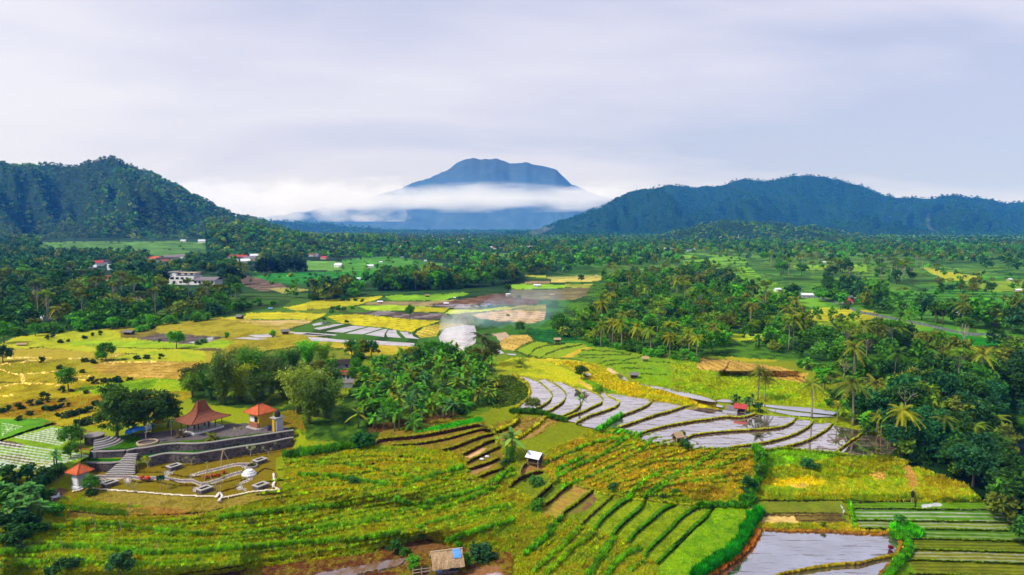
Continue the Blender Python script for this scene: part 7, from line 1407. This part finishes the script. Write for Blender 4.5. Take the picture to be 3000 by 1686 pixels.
house('field_house', 'white-roofed hut in the bright green strip beyond the brown fields', at('9', 955, 172), R(-15), 4.6, 2.4, 2.0, 1.2, 'greywall', 'tin', 'hut', wins=2)
house('field_house', 'small pale hut on the far grey-brown field', at('9', 1140, 292), R(0), 2.6, 1.8, 1.6, .9, 'greywall', 'thatch', 'hut', wins=0, door=False)
for c, x, y, w, m_, lab in (('8',1735,395,3.4,'tin','pale sheet shelter on the ploughed brown field'),('8',1840,325,1.8,'white','tiny white shelter at the edge of the ploughed brown field'),('8',2260,410,2.6,'paletarp','blue tarpaulin shelter at the end of the ploughed brown field'),('7',1670,205,2.6,'paletarp','small blue tarpaulin shelter in front of the dark wood')):
    field_hut('field_shelter', lab, at(c, x, y), R(RS.uniform(-20, 20)), w * .6, w * .45, .3, 1.3, .6, m_, wall=False, cat='shelter')
# ---- houses
house('farm_house', 'house with a large dark brown tile roof in the middle grove', at('8', 420, 1190) + Vector((0, 1, 0)), R(14), 5.0, 2.6, 2.2, 1.9, 'greywall', 'darktile', s=.52)
house('farm_house', 'small house with a pinkish red sheet roof in the banana grove', at('8', 465, 1330) + Vector((0, 1, 0)), R(6), 2.1, 1.8, 1.9, 1.1, 'white', 'redtile', wins=1, s=.66)
house('farm_house', 'low second dark roof beside the large dark brown roof', at('8', 250, 1230), R(30), 2.2, 1.7, 1.8, 1.1, 'white', 'darktile', wins=1)
house('farm_house', 'pale low wall house corner beneath the bamboo by the red roof', at('8', 470, 1420), R(10), 1.7, 1.2, 1.2, .5, 'white', 'greytile', wins=0, door=False)
house('farm_house', 'small grey-roofed house glimpsed between bamboo and kiosk', at('7', 1680, 1180), R(30), 1.8, 1.4, 1.7, .9, 'white', 'greytile', wins=1)
# white villa
vp = at('T', 830, 480); vl = thing('villa', 'white two-storey villa with terraces and a low grey-roofed wing', 'villa', vp + Vector((0, 4, 0)), R(-8)); vl.scale = (1.15, 1, .68)
MB().box(-13, 2, -4, 5, -2, 7.5).build('wall', M['white'], vl, bevel=.05); MB().box(-14, -9, -3.4, 5, 7.5, 11).build('upper_storey', M['white'], vl); MB().box(-9, 1.5, -2.5, 4.5, 8.6, 10.4).build('upper_storey', M['white'], vl)
MB().box(2, 15, -5, 4, -2, 4.2).build('wing', M['white'], vl); b = MB(); gable_roof(b, 7.2, 5.4, 4.1, 6.6); b.build('wing_roof', M['greytile'], vl, loc=(8.8, -.5, 0)); MB().box(-9.5, 2.3, -3, 5, 10.4, 10.8).build('roof', M['palewood'], vl); MB().box(-14.4, -8.6, -3.8, 5.4, 11, 11.5).build('roof', M['cap'], vl)
for x in (-11, -8, -5, -2): MB().box(x - .9, x + .9, -4.06, -3.9, 4.4, 6.4).build('window', M['dark'], vl)
for x in (-12.5, -7.5, -3.5, 0): MB().box(x - .9, x + .9, (-3.46 if x < -9 else -2.56), -2.3 if x > -9 else -3.3, 8.8, 10.2).build('window', M['dark'], vl)
for x in (3.5, 6, 8.5, 11, 13.5): MB().box(x - .7, x + .7, -5.06, -4.9, 1.0, 3.2).build('window', M['dark'], vl)
for x in (-10, -6, -2): MB().box(x - .8, x + .8, -4.06, -3.9, .8, 2.8).build('window', M['dark'], vl)
MB().box(-11, 16, -9, -7.2, -3, 1.0).build('garden_wall', M['white'], vl)
RO = ['redtile', 'oldtile', 'darktile', 'tile', 'tin', 'greytile']
def village(c, items, lab, group, sc=1.0):
    for n_, (x, y, r, w, l2) in enumerate(items):
        house('village_house', lab + l2, at(c, x, y), R(RS.uniform(-35, 35)), 4.2 * sc * w, 3.2 * sc * w, 3.0 * sc, 2.4 * sc, ['white', 'greywall', 'palewood'][n_ % 3], RO[r], group=group, wins=2)
village('A', [(690,915,0,1.3,'a red roof, left of the rounded dark trees'),(740,905,2,1.2,'a dark roof just behind the red one'),(660,950,4,.7,'pale blue roof at the near side'),(780,945,4,.5,'tiny white gable at the right end')], 'village house by the villa with ', 'houses left of the villa', 2.0)
village('A', [(1095,880,3,1.9,'a long bright orange roof'),(1160,890,2,1.9,'a dark plum roof right of the orange roof'),(1215,870,5,2.0,'a grey roof right of the plum roof'),(1285,865,5,1.6,'a grey roof at the right end'),(1170,905,1,1.0,'a brown roof in front of the plum roof'),(970,895,5,.9,'a small grey roof among trees')], 'village house behind the villa with ', 'houses behind the villa', 2.0)
village('A', [(1650,865,1,1.6,'a rusty roof at the left end'),(1710,870,0,1.6,'a dark red roof in the middle'),(1770,880,5,1.7,'a wide grey roof in front'),(1720,900,4,1.6,'white walls at the near side'),(1800,860,4,1.4,'a pale roof at the right end'),(1670,885,2,1.2,'a plum roof on the left near side')], 'village house left of the black-green trees with ', 'houses by the black-green trees', 2.0)
village('A', [(765,1040,1,1.25,'a steep brown roof in the dark wood in front')], 'village house standing alone with ', 'house in the wood', 2.2)
village('A', [(320,1300,4,1.3,'a pale sheet roof at the foot of the tall trees')], 'low house standing alone with ', 'house under the tall trees', 1.0)
for x, y, w, lab in ((1430,755,1.7,'white barn on the green slope below the wooded hill'),(1497,768,1.4,'smaller white barn right of the first on the green slope'),(1297,748,1.2,'distant pale barn left of the two white barns')): house('barn', lab, at('A', x, y), R(8), 7 * w, 4 * w, 4.5 * w, 2.5 * w, 'white', 'tin', 'barn', wins=2)
village('A', [(2205,850,1,1.6,'a brown roof at the left'),(2240,850,5,1.3,'a grey roof in the middle'),(2295,870,0,1.3,'a pinkish roof at the right'),(2395,925,4,1.2,'a white roof by the field')], 'distant house beyond the black-green trees with ', 'houses on the far fields', 1.5)
rs_ = np.random.RandomState(77)
for k in range(34):
    x = rs_.uniform(250, 860); y = rs_.uniform(700, 800) if x > 350 else rs_.uniform(760, 820); house('village_house', 'tiny pale house in the far village on the valley floor left of the volcano axis', at('B', x, y), rs_.uniform(-.6, .6), 8.5, 6, 5.5, 3.5, ['white', 'greywall', 'palewood'][k % 3], ['greytile', 'oldtile', 'tin', 'darktile'][k % 4], group='far village roofs', wins=2)
for k in range(16):
    x = 1020 + k * 22 + rs_.uniform(-8, 8); house('village_house', 'tiny white house in the row of houses along the valley road', at('B', x, rs_.uniform(778, 800)), rs_.uniform(-.5, .5), 6.5, 4.5, 4.5, 3, 'white', ['tin', 'oldtile', 'tin', 'tile'][k % 4], group='far row of houses', wins=1)
wb = at('B', 805, 765); house('warehouse', 'bright white roofed hall in the far village', wb, R(-30), 24, 9, 8, 5, 'white', 'tin', 'hall', wins=4)
wb = at('B', 205, 930); house('village_house', 'white house with a pale roof alone in the far green field', wb, R(10), 6, 4, 4, 2.6, 'white', 'tin', wins=2)
for x, y, lab in ((430,860,'tiny white field hut at the upper far field'),(595,885,'tiny pale field hut in the middle of the far field'),(120,1015,'tiny white field hut at the near side of the far field'),(280,895,'dark little hut in the far green field'),(870,910,'white speck of a hut on the right far field')): house('field_house', lab, at('B', x, y), R(10), 3.4, 2.4, 2.2, 1.4, 'white', 'tin', 'hut', wins=1, door=False)
for k in range(12):
    x = 2230 + k * 24 + rs_.uniform(-9, 9); house('village_house', 'small pale house in the hamlet at the head of the green terraces', at('B', x, rs_.uniform(792, 815)), rs_.uniform(-.5, .5), 5.5, 4, 4, 2.4, 'white', ['tin', 'oldtile', 'greytile'][k % 3], group='hamlet above the terraces', wins=1)
for k in range(7):
    x = 1540 + k * 26; house('village_house', 'low pale house at the foot of the blue ridge near the thin smoke', at('C', x, rs_.uniform(806, 822)), rs_.uniform(-.4, .4), 5.5, 4, 3.6, 2.2, 'palewood', ['oldtile', 'tin', 'tile'][k % 3], group='hamlet under the ridge', wins=1)
sh = at('C', 880, 1148); house('long_shed', 'long shed with a bright pale sheet roof beside the road', sh + Vector((0, 5, 0)), R(-4), 10.5, 4.5, 3.4, 1.9, 'greywall', 'tin', 'shed', wins=5)
village('C', [(1150,1172,5,1.3,'a grey roof'),(1195,1165,4,1.4,'a pale flat roof'),(1170,1185,0,1.0,'a dark red roof in front'),(1190,1140,2,1.2,'a dark roof at the back')], 'roadside house beside the bend with ', 'roadside houses', 1.15)
house('grey_house', 'unfinished grey house with a tower room on the green terrace', at('C', 1200, 1015) + Vector((0, 3, 0)), R(-6), 7.5, 4, 3.2, 1.2, 'white', 'greytile', wins=3); house('tower_room', 'tall white end room attached to the unfinished grey house', at('C', 1232, 1010) + Vector((0, 1, 0)), R(-6), 1.9, 1.9, 5.8, .8, 'white', 'oldtile', 'house', wins=1, door=False)
for x, y, w, lab in ((670,1095,1.4,'pale-roofed hut on the green terraces above the long shed'),(435,1065,1.1,'small tan hut on the left of the green terraces'),(490,1035,.9,'tiny brown hut at the top of the green terraces'),(600,1165,1.3,'brown thatched hut below the green terraces'),(1930,1260,1.0,'white-roofed hut beside the road on the right slope'),(2310,1022,1.3,'white-roofed hut at the far right field'),(1555,1205,1.0,'tan hut on the edge of the dark green terraces'),(1145,925,1.1,'white hut on the upper green field'),(1000,895,1.2,'pale hut in trees on the upper green field'),(900,838,1.6,'white roof glimpsed in the far woodland'),(740,785,1.8,'brown roof glimpsed in the far woodland'),(2370,1100,1.3,'rusty-roofed hut at the far right edge')): house('field_house', lab, at('C', x, y), R(RS.uniform(-20, 20)), 2.6 * w, 1.9 * w, 1.8 * w, 1.1 * w, ['palewood', 'white', 'greywall'][int(x) % 3], ['tin', 'thatch', 'tin', 'oldtile'][int(x) % 4] if 'white' not in lab else 'tin', 'hut', wins=1, door=False)
tp = hr2.pos(np.array([2165.]), np.array([.35]))[0]; tw_ = thing('lattice_mast', 'thin pale lattice mast on the forested foothill', 'mast', tp, 0, None, .38)
for a in range(4): MB().tube([(3 * math.cos(a * 1.571), 3 * math.sin(a * 1.571), -3), (.5 * math.cos(a * 1.571), .5 * math.sin(a * 1.571), 42)], [.5, .35], 4).build('leg', M['white'], tw_)
for z in (8, 16, 24, 32, 40): r_ = 3 - 2.5 * z / 42; MB().rings([[(r_ * w * math.cos(a * 1.571), r_ * w * math.sin(a * 1.571), z + h_) for a in range(4)] for w, h_ in ((1.1, 0), (1.1, .7), (.8, .7), (.8, 0))], cap=False).build('brace', M['white'], tw_)
# ---- stakes and small figures in the fields
for x, y, lab in ((545,1240,'left'),(815,1000,'x'),(955,1225,'x'),(1363,1270,'x'),(830,1080,'x'),(1140,905,'x'),(1415,885,'x'),(1060,1070,'x')):
    o = thing('field_stake', 'pale bamboo stake with a wisp of straw standing in the rice', 'stake', at('L', x, y), RS.uniform(0, 6), 'stakes in the rice'); MB().tube([(0, 0, -.4), (.05, 0, .8), (.12, .03, 1.55)], [.05, .045, .03], 6).build('pole', M['palewood'], o); MB().tube([(.06, .01, .9), (.16, .05, 1.25), (.2, .08, 1.5)], [.03, .11, .02], 5).build('straw_wisp', M['thatch'], o)
o = thing('scarecrow', 'dark scarecrow on a forked stick at the edge of the nursery beds', 'scarecrow', at('6', 2440, 540)); MB().tube([(-.25, 0, -.2), (0, 0, 1.2)], [.05, .05], 6).tube([(.25, 0, -.2), (0, 0, 1.2)], [.05, .05], 6).build('leg', M['palewood'], o); MB().rings([[(w * math.cos(a), w * .7 * math.sin(a), z) for a in np.linspace(0, 6.283, 10, endpoint=False)] for w, z in ((.2, .9), (.3, 1.3), (.27, 1.8), (.1, 2.0))]).build('coat', M['black'], o); MB().tube([(-.55, 0, 1.65), (.55, 0, 1.7)], [.07, .07], 6).build('arms', M['black'], o); MB().rings([[(w * math.cos(a), w * math.sin(a), z) for a in np.linspace(0, 6.283, 10, endpoint=False)] for w, z in ((.08, 2.0), (.15, 2.12), (.14, 2.27), (.05, 2.36))]).build('head', M['palewood'], o)
for c, x, y, lab in (('4',1540,548,'white sack lying on the brown terrace'),('4',1605,515,'second white sack on the brown terrace above the first')): o = thing('sack', lab, 'sack', at(c, x, y)); MB().rings([[(x_, w * math.cos(a), .2 + w * .7 * math.sin(a)) for a in np.linspace(0, 6.283, 9, endpoint=False)] for x_, w in ((-.4, .05), (-.32, .22), (0, .27), (.3, .2), (.42, .04))]).build('bag', M['white'], o); MB().tube([(.42, 0, .2), (.5, 0, .25)], [.06, .09], 6).build('tied_end', M['palewood'], o)
# ---- smoke of the burning stubble
sp = at('8', 1880, 900); S_ = lambda c, x, y, z: tuple(at(c, x, y) + Vector((0, 0, z)))
smoke('smoke_plume', [S_('8', 1900, 900, .3), S_('8', 1850, 840, 1.5), S_('8', 1800, 790, 3.0), S_('8', 1900, 760, 4.6), S_('8', 2080, 740, 6.2), S_('8', 2260, 730, 7.5)], [.8, 3.2, 4.6, 5.0, 4.4, 3.2], .085, (.96, .97, 1.0), 'white smoke billowing over the pond behind the shaggy palm', .22, 3.0)
smoke('smoke_drift', [S_('8', 2150, 760, 5), S_('9', 330, 720, 6), S_('9', 600, 700, 7), S_('9', 900, 690, 8), S_('9', 1250, 640, 9)], [2.5, 5.5, 6.5, 7.5, 5], .055, (.42, .70, 1.0), 'thin blue smoke drifting low from the burning field towards the wood', .12, 2.6, ('X', 1.3, .3))
f0 = hr.pos(np.array([1565.]), np.array([.02]))[0]; smoke('smoke_wisp', [f0 + np.array(v) for v in ((-60, -150, 0), (-20, -150, 12), (30, -150, 26), (80, -150, 40))], [8, 12, 15, 7], .010, (1, 1, 1), 'small white smoke wisp at the foot of the blue ridge beside the volcano', .05, 3.5)
f0 = hr.pos(np.array([2660.]), np.array([.0]))[0]; smoke('smoke_wisp', [f0 + np.array(v) for v in ((10, -220, 0), (-10, -220, 18), (-38, -220, 34), (-48, -220, 60), (-46, -220, 95))], [3, 6, 8, 9, 5], .009, (1, 1, 1), 'thin rising smoke streak in front of the right end of the blue ridge', .06, 3.5)
# ------------------------------------------------------------------ grass and rice that nobody could count
def grass(name, label, n, ymin, ymax, seed, nb=8):
    rs = np.random.RandomState(seed); Gm = np.where((SY > ymin) & (SY < ymax), G, 0); jj, ii = np.nonzero(Gm > 0.02)
    w = (Gm[jj, ii] > .45) * .8 + .5; w = w / w.sum(); k = rs.choice(len(jj), n, p=w); j, i = jj[k], ii[k]; j2 = np.minimum(j + 1, NY - 1); i2 = np.minimum(i + 1, NX - 1)
    f = rs.rand(n, 1); g = rs.rand(n, 1); P = POS[j, i] * (1 - f) * (1 - g) + POS[j, i2] * f * (1 - g) + POS[j2, i] * (1 - f) * g + POS[j2, i2] * f * g
    h = Gm[j, i] * rs.uniform(.6, 1.35, n) * np.clip(.55 + P[:, 1] / 220, .8, 1.8); d = P[:, 1]
    az = rs.uniform(0, 6.28, (n, nb)); lean = rs.uniform(.15, .75, (n, nb)); L = h[:, None] * rs.uniform(.7, 1.2, (n, nb)); wd = (.04 + .11 * h)[:, None] * rs.uniform(.7, 1.3, (n, nb)) * (d / 100)[:, None] ** .5
    dx, dy = np.cos(az), np.sin(az); sp = (.10 + .22 * h)[:, None] * rs.rand(n, nb); a2 = rs.uniform(0, 6.28, (n, nb)); bx = P[:, 0:1] + np.cos(a2) * sp; by = P[:, 1:2] + np.sin(a2) * sp; bz = np.repeat(P[:, 2:3] - .06, nb, 1)
    A = np.stack([bx - dy * wd, by + dx * wd, bz], -1); B = np.stack([bx + dy * wd, by - dx * wd, bz], -1); T = np.stack([bx + dx * L * lean, by + dy * L * lean, bz + L * np.sqrt(np.maximum(1 - lean ** 2, .2))], -1)
    V = np.stack([A, B, T], 2).reshape(-1, 3); F = np.arange(len(V)).reshape(-1, 3)
    c = 1.75 * np.array([1.04, 1., 1.]) * CL[j, i] * np.exp(rs.normal(size=(n, 1)) * .22); yl = rs.rand(n, 1) ** 3; c = c * (1 + yl * np.array([.12, .10, 0])[None]); c = np.repeat(c, nb * 3, 0)
    return tag(ob(name, mesh_np(name, V, F, [M['grass']], c)), label, 'grass', kind='stuff')
grass('rice_and_grass', 'tall golden-green rice and grass over the near fields and bunds', 230000, 1060, 1790, 7)
